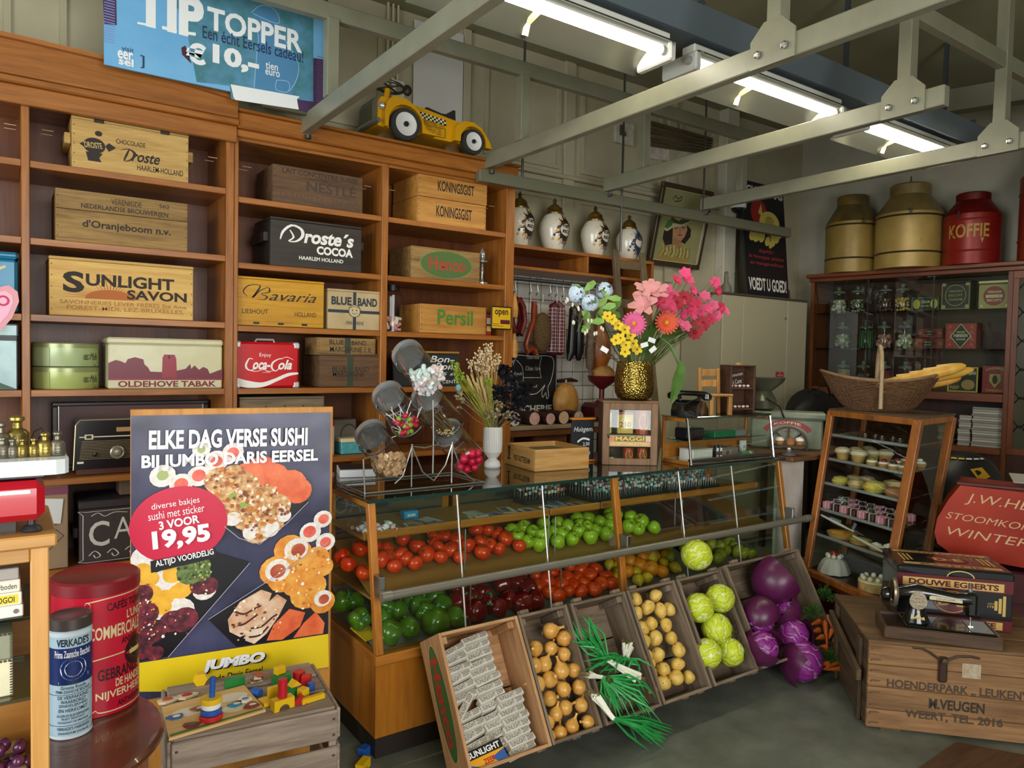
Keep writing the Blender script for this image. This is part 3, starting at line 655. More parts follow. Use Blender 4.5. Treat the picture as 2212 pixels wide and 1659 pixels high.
p.text('Persil',.25,.30,.79,.84,plain('#4d7a2a'),.025);p.on(t)
def sweet_jar(label,x,y,z,r,h,fill,lidm,n=18):
 t=thing('sweet_jar',label,'jar',(x,y,z))
 b=MB();b.lathe([(0,0),(r,0),(r,h*.78),(r*.6,h*.88),(r*.6,h*.9)],24);part('glass_body',b,JAR,t,True)
 b=MB();b.lathe([(r*.68,h*.885),(r*.68,h),(0,h*1.01)],20);part('lid',b,lidm,t,True)
 return t
t=sweet_jar('tall glass jar with black lid and pink and white sweets, left of the green-lettered crate',1.912,4.0,1.683,.062,.275,None,BLACK)
for k in range(14):b=MB();a=k*2.4;q=.035;b.box(-.022,.022,-.012,.012,-.008,.008,.003,TR(q*math.cos(a),q*math.sin(a),.015+.005*k,a,.5*k,a));part('sweet',b,plain(('#e6a7a4','#f0e3c8','#d98f95')[k%3],.5),t)
t=thing('glass_candlestick','clear glass candle lamp beside the crate with the green oval','lamp',(2.52,3.97,2.006))
b=MB();b.lathe([(.04,0),(.04,.012),(.012,.02),(.008,.06),(.014,.08),(.008,.1),(.008,.13),(.036,.14),(.036,.148),(.012,.15),(.02,.17),(.02,.2),(.006,.22),(0,.235)],18);part('stem',b,plain('#a8aaa4',.1,.6),t,True)
t=thing('small_tin','tiny red and white tin beside the green-lettered crate','tin',(2.56,3.96,1.683));b=MB();b.box(-.02,.02,-.02,.02,0,.13,.004);part('body',b,plain('#b22a2a',.4),t);p=Print(front(.04,.13,-.02));p.rect(.1,.55,.9,.85,plain('#e6dcc8')).rect(.1,.2,.9,.45,plain('#e8d36a'));p.on(t,'printed_label')
t=thing('open_sign','small yellow and black open sign hanging on a cord from the shelf post','sign',(2.6,3.86,1.72));w,h=.155,.145
b=MB();b.box(-w/2,w/2,-.004,.004,0,h,.002);part('board',b,BLACK,t)
p=Print(front(w,h,-.004));p.rect(.05,.05,.95,.95,plain('#e0b012')).text('open',.18,.55,.82,.85,BLACK,.02).rect(.45,.24,.92,.42,plain('#5a1220')).rect(.08,.22,.4,.24,BLACK).rect(.08,.14,.6,.16,BLACK);p.on(t)
b=MB();b.tube([(-.05,0,h),(0,.02,h+.1),(.05,0,h)],.0015);part('cord',b,plain('#5a3a20'),t)
t=thing('chalkboard','little chalkboard with brushed bonbon lettering, behind the sweet jars','chalkboard',(2.16,4.0,1.358),rot=(-.12,0,0));w,h=.46,.205
b=MB();b.box(-w/2,w/2,0,.014,0,h,.003);part('board',b,plain('#1d2224',.7),t)
b=MB();b.box(-w/2-.006,w/2+.006,-.004,.016,h,h+.012,.002);part('wood_rail',b,HON,t)
p=Print(front(w,h));CHW=plain('#e9e9e6',.8);p.text('Bon-',.55,.72,.92,.92,CHW,.01,.3).text('Bons',.62,.5,.98,.7,CHW,.01,.3).text('75 st',.66,.32,.96,.42,CHW,0,.3).text('2 EURO 50 CENTS',.3,.08,.98,.18,CHW);p.on(t)
# ---- lower shelf between poster and jars
t=thing('drinks_carton','white plastic tub with red lid beside the sushi poster','tub',(1.52,3.99,.972));b=MB();b.lathe([(.034,0),(.036,.01),(.036,.165)],20);part('tub_body',b,plain('#e4dfd2',.4),t,True);b=MB();b.lathe([(.038,.166),(.038,.19),(0,.192)],20);part('lid',b,plain('#b3202a',.4),t,True)
p=Print(drum(.036));p.rect(-.5,.1,.3,.125,plain('#27489a'),4).rect(-.5,.05,.3,.098,plain('#b3202a'),4).text('cacao',-.6,.14,.5,.155,plain('#b3202a'));p.on(t,'printed_label')
t=thing('grey_tin','grey square tin with a dark ring print, between the white tub and the turquoise box','tin',(1.65,4.09,.972));b=MB();b.box(-.085,.085,0,.12,0,.19,.006);part('body',b,plain('#6d665c',.5),t);p=Print(front(.17,.19));p.ring(.72,.5,.32,.36,.05,plain('#3a322c'));p.on(t,'printed_ring')
t=thing('turquoise_box','turquoise patterned box with cream lid, left of the tilted jars','box',(1.67,3.97,.972));b=MB();b.box(-.075,.08,0,.1,0,.066,.004);part('body',b,mottled('#3f8f96','#5aa9ae',40,.5),t);b=MB();b.box(-.077,.082,-.002,.102,.0665,.09,.004);part('lid',b,plain('#d9cfa6',.5),t)
# -- the glass counter
CX0,CX1=1.15,3.72
CW=wood('#b9772c','#8f5418','X',.9,.3,bump=.03,vary=.05);CWZ=wood('#b9772c','#8f5418','Z',.9,.3,bump=.03,vary=.05);CWY=wood('#a9691f','#85501a','Y',.9,.35,bump=.03,vary=.05)
PANEL=wood('#b5731f','#95591a','Z',.5,.3,bump=.03,vary=.05)
t=thing('glass_counter','long wooden shop counter with slanted glass front, fruit on its shelves','counter',(0,0,0));CT=t
YB_,YT_,ZR,ZT=2.49,2.585,.42,.985
CB_=3.06
b=MB();b.box(CX0+.02,CX1-.02,YB_+.05,CB_,0,.1);part('plinth',b,plain('#23190f',.5),t)
b=MB();b.box(CX0,CX1,YB_+.01,YB_+.03,.1,ZR-.04,.002);part('front_panel',b,PANEL,t)
for x in(CX0,CX1-.02):b=MB();b.box(x,x+.02,YB_+.03,CB_+.05,.1,ZR-.04,.002);part('side_panel',b,PANEL,t)
b=MB();b.box(CX0-.006,CX1+.006,YB_-.005,YB_+.035,ZR-.04,ZR,.005);part('front_rail',b,CW,t)
for x in(CX0-.006,CX1-.028):b=MB();b.box(x,x+.034,YB_+.035,CB_+.05,ZR-.04,ZR,.005);part('side_rail',b,CWY,t)
b=MB();b.box(CX0+.02,CX1-.02,YB_+.03,CB_+.05,ZR-.055,ZR-.035);part('tray_floor',b,plain('#8d8a7c',.4),t)
# posts
def slant(x,w,name='post'):
 b=MB();b.beam((x,YB_+.012,ZR),(x,YT_+.012,ZT-.004),w,.03,(0,-1,0),.003);part(name,b,CWZ,t)
slant(CX0+.012,.03);slant(CX1-.012,.03);slant(2.42,.034)
for x in(CX0+.012,CX1-.012):b=MB();b.box(x-.015,x+.015,CB_+.02,CB_+.05,ZR,ZT-.004,.003);part('post',b,CWZ,t)
for x in(CX0+.003,CX1-.021):b=MB();b.box(x,x+.018,YT_+.03,CB_+.05,ZT-.03,ZT-.004,.003);part('top_rail',b,CWY,t)
# back doors of the case
for k in range(4):
 x0=CX0+.03+k*.635;x1=x0+.61;d=[]
 for q in((x0,x0+.035,.66,.95),(x1-.035,x1,.66,.95),(x0+.035,x1-.035,.66,.69),(x0+.035,x1-.035,.92,.95)):
  d.append(q)
 b=MB()
 for q in d:b.box(q[0],q[1],CB_+.02,CB_+.04,q[2],q[3],.003)
 e=part('back_door',b,CW,t)
 b=MB();b.box(x0+.035,x1-.035,CB_+.028,CB_+.031,.69,.92);part('mirror_pane',b,plain('#b9bdb9',.06,.9),e)
b=MB();b.box(CX0+.02,CX1-.02,CB_+.02,CB_+.04,.40,.66);part('back_panel',b,PANEL,t)
# inner shelves, in lengths
def shelf_edge(z,y0,slope_back):
 xs=[CX0+.03,1.63,2.12,2.42+.02,2.98,3.68]
 for a,c in zip(xs,xs[1:]):
  b=MB();b.box(a+.002,c-.002,y0,y0+.018,z-.035,z,.006);part('shelf_lip',b,CW,t)
 b=MB();b.box(CX0+.03,CX1-.03,y0+.018,CB_,z-.03,z-.02);part('shelf_board',b,plain('#a5793e',.4),t)
S1,S2=.838,.62
shelf_edge(S1,2.70,0);shelf_edge(S2,2.60,0)
b=MB();b.box(CX0+.03,CX1-.03,YB_+.06,YB_+.075,ZR-.035,ZR-.01)
part('tray_edge',b,CW,t)
for x in(1.63,2.12,2.98):
 b=MB()
 for y in(2.71,2.66):b.tube([(x,y,S2-.02),(x,y,S1-.03)],.003);
 b.tube([(x,2.61,ZR-.03),(x,2.61,S2-.03)],.003)
 part('shelf_rod',b,STEEL,t)
for x in(1.63,2.0,2.42,2.98,3.3):b=MB();b.box(x-.008,x+.008,YB_+.075,2.98,ZR-.035,ZR-.01,.002);part('tray_divider',b,CWY,t)
# hand rail tube in front
b=MB();b.tube([(CX0+.02,YB_-.025,.652),(CX1+.1,YB_-.025,.652)],.018,14);e=part('rail_tube',b,plain('#7e7a6c',.35,.3),t,True)
for x in(CX0+.02,CX1+.1):b=MB();b.lathe([(.021,-.02),(.021,.02)],14,TR(x,YB_-.025,.652,0,PI/2));part('rail_ferrule',b,plain('#8d8a7d',.35,.5),e,True)
for x in(CX0+.012,2.42,CX1-.012):b=MB();b.box(x-.012,x+.012,YB_-.012,YB_+.04,.64,.72,.003);part('rail_bracket',b,STEEL,t)
# glass
def slope(x,z):return YB_+(YT_-YB_)*(z-ZR)/(ZT-ZR)
for x0,x1 in((CX0+.028,1.54),(1.543,1.98),(1.983,2.402),(2.438,2.86),(2.863,3.28),(3.283,CX1-.028)):
 b=MB();v=[]
 for y in(.0,.004):v+=[(x0,YB_+.006+y,ZR),(x1,YB_+.006+y,ZR),(x1,YT_+.006+y,ZT-.005),(x0,YT_+.006+y,ZT-.005)]
 b.add(v,[(0,1,2,3),(4,7,6,5),(0,4,5,1),(2,6,7,3),(1,5,6,2),(3,7,4,0)]);part('front_pane',b,GLASS,t)
for x in(1.5415,1.9815,2.8615,3.2815):
 b=MB();b.tube([(x,YB_+.004,ZR),(x,YT_+.004,ZT-.005)],.0035,6);part('pane_clip',b,plain('#cfcdc0',.3,.3),t)
for x in(CX0+.004,CX1-.006):b=MB();b.add([(x,YB_+.04,ZR),(x,CB_+.02,ZR),(x,CB_+.02,ZT-.03),(x,YT_+.03,ZT-.03)],[(0,1,2,3)]);part('side_pane',b,GLASS,t)
b=MB();b.box(CX0-.01,CX1+.03,YT_-.012,CB_+.21,ZT-.003,ZT+.008,.002);part('glass_top',b,TOPGLASS,t)
b=MB();b.box(CX0-.01,CX1+.03,YT_-.0135,YT_-.0121,ZT-.004,ZT+.009);part('glass_edge',b,plain('#1f3a34',.1),t)
# white-painted wedge panel and side table top filling the gap to the pastry case
b=MB();b.box(-.14,.12,.03,.05,.1,.97);part('white_infill',b,mottled('#cdbfb2','#ddd3c8',9,.7),thing('corner_infill','whitewashed board with a wooden top filling the wedge beside the pastry case','panel',(3.9,2.6,0)))
x=bpy.data.objects['corner_infill'];b=MB();b.box(-.145,.65,-.07,.6,.971,1.0,.004);part('wooden_top',b,wood('#7a5233','#563520','X',1),x)
# -- produce inside the counter
rnd=random.Random(11)
def rot3(r):return(r.uniform(-.5,.5),r.uniform(-.5,.5),r.uniform(0,6.28))
def proto(name,body,bm,extra=(),smooth=True):
 """meshes for one kind of fruit: body plus named extra parts"""
 return(name,body.mesh(name+'_flesh',bm,smooth),[(n,m.mesh(n,mt,True))for n,m,mt in extra])
def lay(pr,label,cat,group,spots,rfn,scale=.1):
 name,bme,ex=pr
 rk=ranks(spots)
 for k,s in enumerate(spots):
  sc_=(s[3]if len(s)>3 else 1.0)*rnd.uniform(1-scale,1+scale)
  o=bpy.data.objects.new(name,None);COL.objects.link(o);o.empty_display_size=.02
  o.location=s[:3];o.rotation_euler=rfn(rnd);o.scale=(sc_,)*3
  o['label']=label+', '+rk[k];o['category']=cat;o['group']=group
  part('flesh',bme,None,o)
  for n,me in ex:part(n,me,None,o)
  # tomato
b=MB();b.lathe([(0,-.8),(.35,-.78),(.78,-.5),(1,-.02),(.93,.42),(.62,.72),(.28,.77),(0,.68)],16,TR(s=.036))
c=MB()
for k in range(6):
 a=k*PI/3;c.add([(.1*math.cos(a+.5),.1*math.sin(a+.5),.74),(.1*math.cos(a-.5),.1*math.sin(a-.5),.74),(.42*math.cos(a),.42*math.sin(a),.79)],[(0,1,2)],TR(s=.036))
c.tube([(0,0,.026),(.002,0,.032)],.0022,5)
TOM=proto('tomato',b,mottled('#d8320c','#e84f12',30,.22,0,0,None,.4,.7),[('calyx',c,plain('#3c5a22',.6))])
b=MB();b.lathe([(0,-.8),(.35,-.78),(.8,-.5),(1,0),(.9,.45),(.6,.7),(.2,.72),(0,.66)],16,TR(s=.036))
c=MB();c.lathe([(0,.71),(.14,.71),(.1,.74),(0,.75)],6,TR(s=.036))
TOM2=proto('tomato',b,mottled('#ee3e04','#f75a0c',30,.25,0,0,None,.4,.7),[('stem_scar',c,plain('#7a3a12',.7))])
b=MB();b.lathe([(0,-.78),(.22,-.9),(.62,-.82),(.92,-.3),(1,.1),(.85,.62),(.5,.86),(.2,.78),(0,.58)],16,TR(s=.036))
c=MB();c.tube([(0,0,.02),(.002,.001,.03),(.006,.002,.038)],.0016,5)
APP=proto('apple',b,mottled('#8fb31c','#a9c62b',20,.22),[('stalk',c,plain('#4a3a1c',.7))])
b=MB();b.ball((0,0,0),(.038,.038,.036),16,10);c=MB();c.lathe([(.004,.0355),(.003,.037),(0,.0372)],6)
ORA=proto('orange',b,mottled('#e57c0c','#ee931a',90,.4,0,.25),[('stem_button',c,plain('#5a6a25',.7))])
b=MB();b.lathe([(0,-1.3),(.14,-1.22),(.3,-1.0),(.75,-.6),(.95,0),(.78,.6),(.3,1.0),(.12,1.2),(0,1.25)],14,TR(s=.031));c=MB();c.lathe([(.1,1.22),(.08,1.28),(0,1.3)],6,TR(s=.031))
LEM=proto('lemon',b,mottled('#dcb313','#e6c42a',60,.38,0,.15),[('stem_tip',c,plain('#6a7a2a',.7))])
b=MB();b.lathe([(0,-1.2),(.4,-1.1),(.85,-.6),(1,0),(.85,.65),(.45,1.1),(.1,1.22),(0,1.2)],14,TR(s=.034),.85);c=MB();c.lathe([(.1,1.21),(.07,1.27),(0,1.27)],6,TR(s=.034))
MAN=proto('mango',b,mottled('#8d9a1c','#b7ad2a',9,.35),[('stem_tip',c,plain('#4a4420',.7))])
def pepper(c1,c2):
 b=MB()
 def fn(ph,th):return(1+.10*math.cos(4*ph)*math.sin(th))*(1-.20*(th/PI)**2)*(1-.30*max(0,math.cos(th))**10)
 b.ball((0,0,0),(.046,.046,.052),24,12,fn)
 c=MB();c.tube([(0,0,.034),(.002,0,.048),(.010,.002,.062)],[.009,.0045,.006],7)
 return proto('bell_pepper',b,mottled(c1,c2,10,.12,0,0,None,.4,.7,coat=.5),[('stalk',c,plain('#4f8a5e',.5))])
GPEP=pepper('#3f6a12','#527d16');RPEP=pepper('#6e050d','#860a12')
anyr=lambda r:(r.uniform(-1.3,1.3),r.uniform(-1.3,1.3),r.uniform(0,6.28));upr=lambda r:(r.uniform(-.7,.7),r.uniform(-.7,.7),r.uniform(0,6.28))
# tilted boards the fruit lies on: plane z = z0 + s (y - y0)
SLA=.30
def tilt_board(name,x0,x1,z0,y0,y1,s,m):
 b=MB();b.add([(x0,y0,z0),(x1,y0,z0),(x1,y1,z0+s*(y1-y0)),(x0,y1,z0+s*(y1-y0)),(x0,y0,z0-.008),(x1,y0,z0-.008),(x1,y1,z0+s*(y1-y0)-.008),(x0,y1,z0+s*(y1-y0)-.008)],[(0,1,2,3),(7,6,5,4),(0,4,5,1),(1,5,6,2),(2,6,7,3),(3,7,4,0)])
 part(name,b,m,CT)
tilt_board('fruit_board',CX0+.035,CX1-.04,.607,2.62,3.04,.30,plain('#9a6f36',.5))
tilt_board('fruit_tray',CX0+.035,CX1-.04,.395,2.57,3.03,.30,mottled('#83817a','#99978f',20,.4,.3))
# z of fruit centres: .607 + .3 (y - 2.62) + .036   ->   -.3 y + z = -.143
lay(TOM,'tomato on the upper counter shelf','tomato','tomatoes on the upper counter shelf',[(1.154,2.853,.713),(1.154,2.789,.694),(1.245,2.887,.723),(1.191,2.718,.672),(1.299,2.786,.693,1.05),(1.333,2.727,.675),(1.361,2.858,.714),(1.463,2.914,.731),(1.497,2.843,.710,1.1),(1.507,2.775,.690),(1.427,2.727,.675),(1.396,2.804,.698),(1.337,2.797,.696,.9),(1.403,2.766,.687,.9),(1.558,2.740,.679),(1.612,2.906,.729),(1.583,2.853,.713,.9),(1.701,2.852,.712),(1.725,2.793,.695,1.1),(1.642,2.718,.672),(1.632,2.781,.691),(1.663,2.894,.725,.95),(1.586,2.816,.702),(1.839,2.907,.729),(1.895,2.889,.724),(1.926,2.856,.714),(1.937,2.802,.698,1.1),(1.804,2.810,.700,.9),(1.830,2.771,.688,.9),(1.761,2.725,.675),(1.855,2.733,.677),(1.965,2.729,.676),(1.321,2.891,.724,.9)],upr)
lay(APP,'green apple on the counter shelf','apple','green apples on the upper counter shelf',[(2.013,2.861,.715),(2.095,2.875,.719),(2.110,2.826,.705),(2.216,2.876,.720),(2.144,2.786,.693,1.1),(2.304,2.872,.719),(2.333,2.828,.705),(2.361,2.775,.690,1.05),(2.221,2.800,.697),(2.249,2.769,.688),(2.269,2.716,.672),(2.183,2.718,.672),(2.075,2.721,.673),(2.029,2.752,.683),(2.007,2.804,.698),(2.441,2.885,.723),(2.418,2.838,.708,.9),(2.503,2.871,.718),(2.545,2.826,.705),(2.662,2.886,.723,.95),(2.630,2.843,.710,.9),(2.576,2.780,.691,1.1),(2.384,2.712,.671),(2.463,2.759,.685),(2.491,2.715,.672),(2.697,2.864,.716),(2.769,2.830,.706),(2.791,2.771,.688,1.1),(2.681,2.751,.682),(2.708,2.710,.670),(2.816,2.703,.668),(2.436,2.799,.697)],upr)
lay(TOM2,'orange tomato in the lower tray','tomato','orange tomatoes in the lower counter tray',[(2.089,2.855,.517),(2.055,2.879,.524),(2.112,2.790,.497),(2.173,2.832,.510),(2.187,2.878,.523,.9),(2.143,2.745,.483,1.1),(2.227,2.855,.517),(2.071,2.716,.475),(2.094,2.661,.458),(2.189,2.696,.469,1.15),(2.309,2.857,.517),(2.250,2.736,.481,1.1),(2.341,2.817,.505),(2.407,2.850,.515),(2.373,2.770,.491,1.05),(2.438,2.814,.504),(2.393,2.722,.477,1.1),(2.459,2.754,.486),(2.474,2.689,.467,1.1),(2.310,2.720,.476,.9),(2.315,2.674,.462),(2.254,2.621,.446,1.1),(2.331,2.613,.444,1.1),(2.400,2.643,.453),(2.192,2.639,.452),(2.249,2.672,.461,.9),(2.113,2.621,.446),(2.210,2.792,.498),(2.252,2.818,.505,.9),(2.457,2.627,.448),(2.005,2.849,.515),(2.029,2.806,.502)],upr)
lay(ORA,'orange in the lower tray','orange','oranges in the lower counter tray',[(2.598,2.833,.510),(2.664,2.824,.507),(2.734,2.720,.476,1.1),(2.773,2.677,.463,1.15),(2.707,2.764,.489),(2.894,2.829,.509),(2.818,2.637,.451),(2.893,2.764,.489,.9),(2.805,2.771,.491,.9),(2.971,2.753,.486),(2.625,2.690,.467,.9)],anyr)
lay(LEM,'lemon in the lower tray','lemon','lemons in the lower counter tray',[(2.801,2.856,.515),(2.830,2.814,.502),(2.861,2.751,.483),(2.895,2.701,.468),(2.928,2.651,.453),(2.570,2.775,.491),(2.596,2.741,.480),(2.488,2.825,.506),(2.571,2.701,.468),(2.663,2.675,.461),(2.624,2.617,.443),(2.685,2.619,.444),(2.523,2.668,.458)],anyr)
lay(MAN,'green mango in the lower tray','mango','green mangoes in the lower counter tray',[(3.075,2.850,.513),(3.156,2.880,.522),(3.421,2.858,.515),(3.341,2.869,.519),(3.243,2.850,.513),(3.366,2.777,.491),(3.396,2.737,.479),(3.508,2.768,.488),(3.498,2.727,.476),(3.333,2.679,.462),(3.410,2.700,.468,.9),(3.473,2.675,.461),(3.270,2.648,.452),(3.495,2.645,.452),(3.019,2.792,.495),(2.966,2.735,.479),(3.193,2.862,.517),(3.154,2.781,.492),(3.533,2.627,.446)],anyr)
lay(GPEP,'green bell pepper','bell pepper','green bell peppers in the lower counter tray',[(1.261,2.612,.449,1.1),(1.346,2.615,.450,1.05),(1.467,2.613,.450,1.15),(1.560,2.619,.452,.95),(1.461,2.685,.472),(1.554,2.710,.479),(1.458,2.739,.488),(1.449,2.789,.503),(1.544,2.775,.498),(1.522,2.827,.514,.9),(1.456,2.857,.523,.9),(1.351,2.732,.486,.9),(1.312,2.763,.495),(1.318,2.821,.512),(1.261,2.697,.475),(1.206,2.841,.518),(1.157,2.849,.521),(1.179,2.728,.485)],anyr)
lay(RPEP,'dark red bell pepper','bell pepper','red bell peppers in the lower counter tray',[(1.666,2.629,.455,1.1),(1.780,2.621,.452),(1.902,2.612,.450,1.1),(1.863,2.655,.463,.9),(1.827,2.839,.518),(1.897,2.766,.496),(1.949,2.829,.515,.9),(1.665,2.774,.498),(1.626,2.709,.479),(1.764,2.724,.483),(1.984,2.764,.495),(1.741,2.781,.500,.9),(1.693,2.710,.479,.9),(1.766,2.667,.466,.85),(1.974,2.611,.449,1.1),(2.005,2.697,.475)],anyr)
b=MB();b.box(-.04,.04,-.05,.05,-.002,.002);solo('yellow_card','yellow price card lying among green peppers at the counter corner','card',b,plain('#e0b81c',.5),loc=(1.195,2.699,.438),rot=(.3,0,.3))
# -- wooden crates leaning against the counter
LEAN=-math.radians(30)
CRW=wood('#85735f','#574836','X',1.3,.8);CRZ=wood('#85735f','#574836','Z',1.3,.8);HCR=wood('#c4976a','#93673e','Z',1.1,.7)
def lean_crate(label,x0,x1,L=.475,D=.165,m=CRW,mz=CRZ,y0=2.06,z0=.13,n=3,runners=True):
 t=thing('produce_crate',label,'crate',((x0+x1)/2,y0,z0),rot=(LEAN,0,0),group=None);w=x1-x0
 for s in(-1,1):
  b=MB();b.box(s*w/2-(.012 if s>0 else 0),s*w/2+(.012 if s<0 else 0),0,D,0,L,.002);part('side_board',b,mz,t)
  b=MB();b.box(s*(w/2-.027)-.014,s*(w/2-.027)+.014,.02,D-.014,L-.04,L-.013,.003);part('corner_post',b,mz,t)
 for z in(0,L-.012):b=MB();b.box(-w/2+.012,w/2-.012,.002 if z else 0,D,z,z+.012,.002);part('end_board',b,m,t)
 h=(L-.026)/n
 for k in range(n):b=MB();b.box(-w/2+.013,w/2-.013,D-.012,D-.001,.013+k*h+.003,.013+(k+1)*h-.003,.002);part('bottom_board',b,m,t)
 if runners:
  for s in(-1,1):b=MB();b.box(s*w*.36-.02,s*w*.36+.02,D-.03,D+.02,-.018,-.001,.003);b.box(s*w*.36-.02,s*w*.36+.02,.0,.03,L+.001,L+.016,.003);part('runner',b,mz,t)
 return t
def LW(t,x,y,z):return tuple(Matrix.Translation(t.location)@Euler(t.rotation_euler).to_matrix().to_4x4()@Vector((x,y,z)))
hc=lean_crate('tan leaning crate of white soap bars with a green oval on its side',1.30,1.652,m=wood('#c4976a','#93673e','X',1.1,.7),mz=HCR,runners=False,n=2)
p=Print(lambda u,v,l:(-.176-l,.0825-v,u));GO=plain('#3f6a35',.6)
p.disc(.245,0,.205,.052,GO).ring(.245,0,.205,.052,.004,plain('#c3b07a',.6)).ring(.245,0,.195,.045,.003,plain('#2f5528',.6))
p2=Print(lambda u,v,l:(-.176-l,.0825-v,.49-u),.0016);p2.text('Henco',.09,-.028,.40,.028,plain('#b5382a',.6),.04);p.on(hc,'printed_oval');p2.on(hc)
lean_crate('leaning grey crate full of onions, beside the soap crate',1.657,1.90)
lean_crate('leaning grey crate with spring onions draped over it',1.921,2.226)
lean_crate('leaning grey crate full of potatoes',2.239,2.535)
cbc=lean_crate('leaning grey crate of pale green cabbages',2.555,2.86)
lean_crate('wide leaning grey crate of red cabbages, at the right end of the row',2.90,3.50,.49,.165)
p=Print(lambda u,v,l:(.1515-.0125-l,.02+v,u));p.text('COLLECTIEF',.1,.0,.36,.028,plain('#4a4038',.8));p.on(cbc)
# onions
b=MB();b.lathe([(0,-.92),(.3,-.9),(.8,-.6),(1,-.05),(.86,.5),(.5,.85),(.22,1.12),(.14,1.5),(.2,1.75),(0,1.7)],16,TR(s=.031));c=MB()
for k in range(5):c.tube([(0,0,-.028),(.006*math.cos(k*1.3),.006*math.sin(k*1.3),-.034)],.001,4)
ONI=proto('onion',b,mottled('#c98f3c','#dcab58',5,.28,0,0,None,.4,.62,stretch=(5,5,.7)),[('roots',c,plain('#a98a5a',.8))])
lay(ONI,'onion in the leaning crate','onion','onions in the leaning crate',[(1.816,2.296,.448),(1.723,2.271,.404),(1.870,2.276,.412),(1.795,2.264,.391),(1.850,2.247,.361),(1.698,2.241,.351),(1.745,2.239,.347),(1.814,2.218,.312),(1.874,2.213,.303,.9),(1.749,2.210,.297)]+[(1.688,2.208,.293),(1.801,2.185,.254),(1.876,2.180,.246),(1.726,2.177,.240),(1.784,2.153,.199),(1.860,2.148,.191),(1.733,2.147,.189),(1.869,2.116,.135),(1.791,2.118,.138),(1.729,2.114,.131),(1.685,2.138,.173),(1.675,2.114,.132)],anyr)
b=MB();b.ball((0,0,0),(.036,.031,.029),16,10,lambda ph,th:1+.05*math.sin(3*ph+2*th)+.04*math.cos(2*ph-3*th));c=MB()
for ph,th in((.4,1.2),(2.2,1.0),(3.6,1.9),(5.2,.8),(1.2,2.2),(4.4,1.4)):c.ball((.035*math.sin(th)*math.cos(ph),.030*math.sin(th)*math.sin(ph),.028*math.cos(th)),.0022,5,4)
POT=proto('potato',b,mottled('#d5ad4c','#e0bd62',25,.45),[('eyes',c,plain('#4a3a1a',.8))])
lay(POT,'potato in the leaning crate','potato','potatoes in the leaning crate',[(2.308,2.318,.486),(2.433,2.315,.480),(2.363,2.295,.445),(2.432,2.281,.421),(2.288,2.289,.434),(2.485,2.280,.419),(2.286,2.256,.378),(2.351,2.260,.384),(2.435,2.249,.366),(2.441,2.220,.315),(2.349,2.228,.330),(2.269,2.227,.328),(2.258,2.199,.278),(2.330,2.195,.271),(2.458,2.192,.267),(2.333,2.164,.219),(2.425,2.165,.220),(2.254,2.163,.216),(2.390,2.141,.178),(2.462,2.134,.165),(2.311,2.139,.175)]+[(2.243,2.131,.161),(2.389,2.138,.174,.95),(2.254,2.184,.252)],anyr)
# cabbages
def cabbage(c1,c2,c3,name):
 b=MB();b.ball((0,0,0),1.0,28,16,lambda ph,th:1+.018*math.sin(9*ph+2*math.sin(2*th))+.012*math.sin(17*ph+3*th),TR(s=.066))
 m,nt,bs=_new('leaf_'+name);L=nt.links.new;N=nt.nodes.new
 tc=N('ShaderNodeTexCoord');w=N('ShaderNodeTexWave');w.wave_type='BANDS';w.bands_direction='DIAGONAL';w.inputs['Scale'].default_value=11;w.inputs['Distortion'].default_value=7;w.inputs['Detail'].default_value=3;w.inputs['Detail Scale'].default_value=2.2
 L(tc.outputs['Object'],w.inputs['Vector']);cr=N('ShaderNodeValToRGB');L(w.outputs['Fac'],cr.inputs[0]);e=cr.color_ramp.elements;e[0].color=lin(c3);e[0].position=.0;e[1].color=lin(c1);e[1].position=.16;x=e.new(.8);x.color=lin(c2)
 L(cr.outputs[0],bs.inputs['Base Color']);bs.inputs['Roughness'].default_value=.35
 bp=N('ShaderNodeBump');bp.inputs['Strength'].default_value=.5;bp.inputs['Distance'].default_value=.004;L(w.outputs['Fac'],bp.inputs['Height']);L(bp.outputs[0],bs.inputs['Normal'])
 def leaf(a,op,flare,r0):
  lb=MB()
  def f(u,v):
   ph=a+(u-.5)*2.3*(1-.25*v);th=PI*(1-.08-op*v);rr=r0+flare*v*v+.02*math.sin(9*u+a)*v
   return(.066*rr*math.sin(th)*math.cos(ph),.066*rr*math.sin(th)*math.sin(ph),.066*rr*math.cos(th))
  lb.grid(f,10,8);return lb
 return b,m,leaf
GB,GM,GL=cabbage('#b5c71e','#c6d42f','#dfe69a','green');RB,RM,RL=cabbage('#6f1d6b','#8a2b82','#b878b0','purple')
RDK=mottled('#4a1536','#5d1c4a',12,.35,0,.1)
gme=GB.mesh('cabbage_head',GM,True);rme=RB.mesh('red_cabbage_head',RM,True)
gl=[GL(a,.5,.04,1.02).mesh('outer_leaf',GM,True)for a in(0,2.1,4.2)]
rl=[RL(a,.62,.35,1.03).mesh('wrapper_leaf',RDK,True)for a in(0,1.5,3.1,4.7)]
def cab(loc,s,rot,label,red=False,nl=3,group=None):
 o=thing('red_cabbage' if red else 'cabbage',label,'cabbage',loc,rot=rot,group=group);o.scale=(s,s,s)
 part('head',rme if red else gme,None,o)
 for m in(rl if red else gl)[:nl]:part('outer_leaf',m,None,o)
gc=[(2.652,2.249,.405),(2.809,2.257,.419),(2.717,2.195,.311),(2.599,2.150,.234),(2.747,2.138,.214)]
for l,s,r,tx in zip(gc,(1,1.02,1.05,1,.95),((.5,.3,1),(.9,-.4,3),(.3,.5,5),(.7,-.2,2),(.2,.2,4)),('upper left','upper right','middle','lower left','lower right')):
 cab(l,s,r,'pale yellow-green cabbage, the %s one in its leaning crate'%tx)
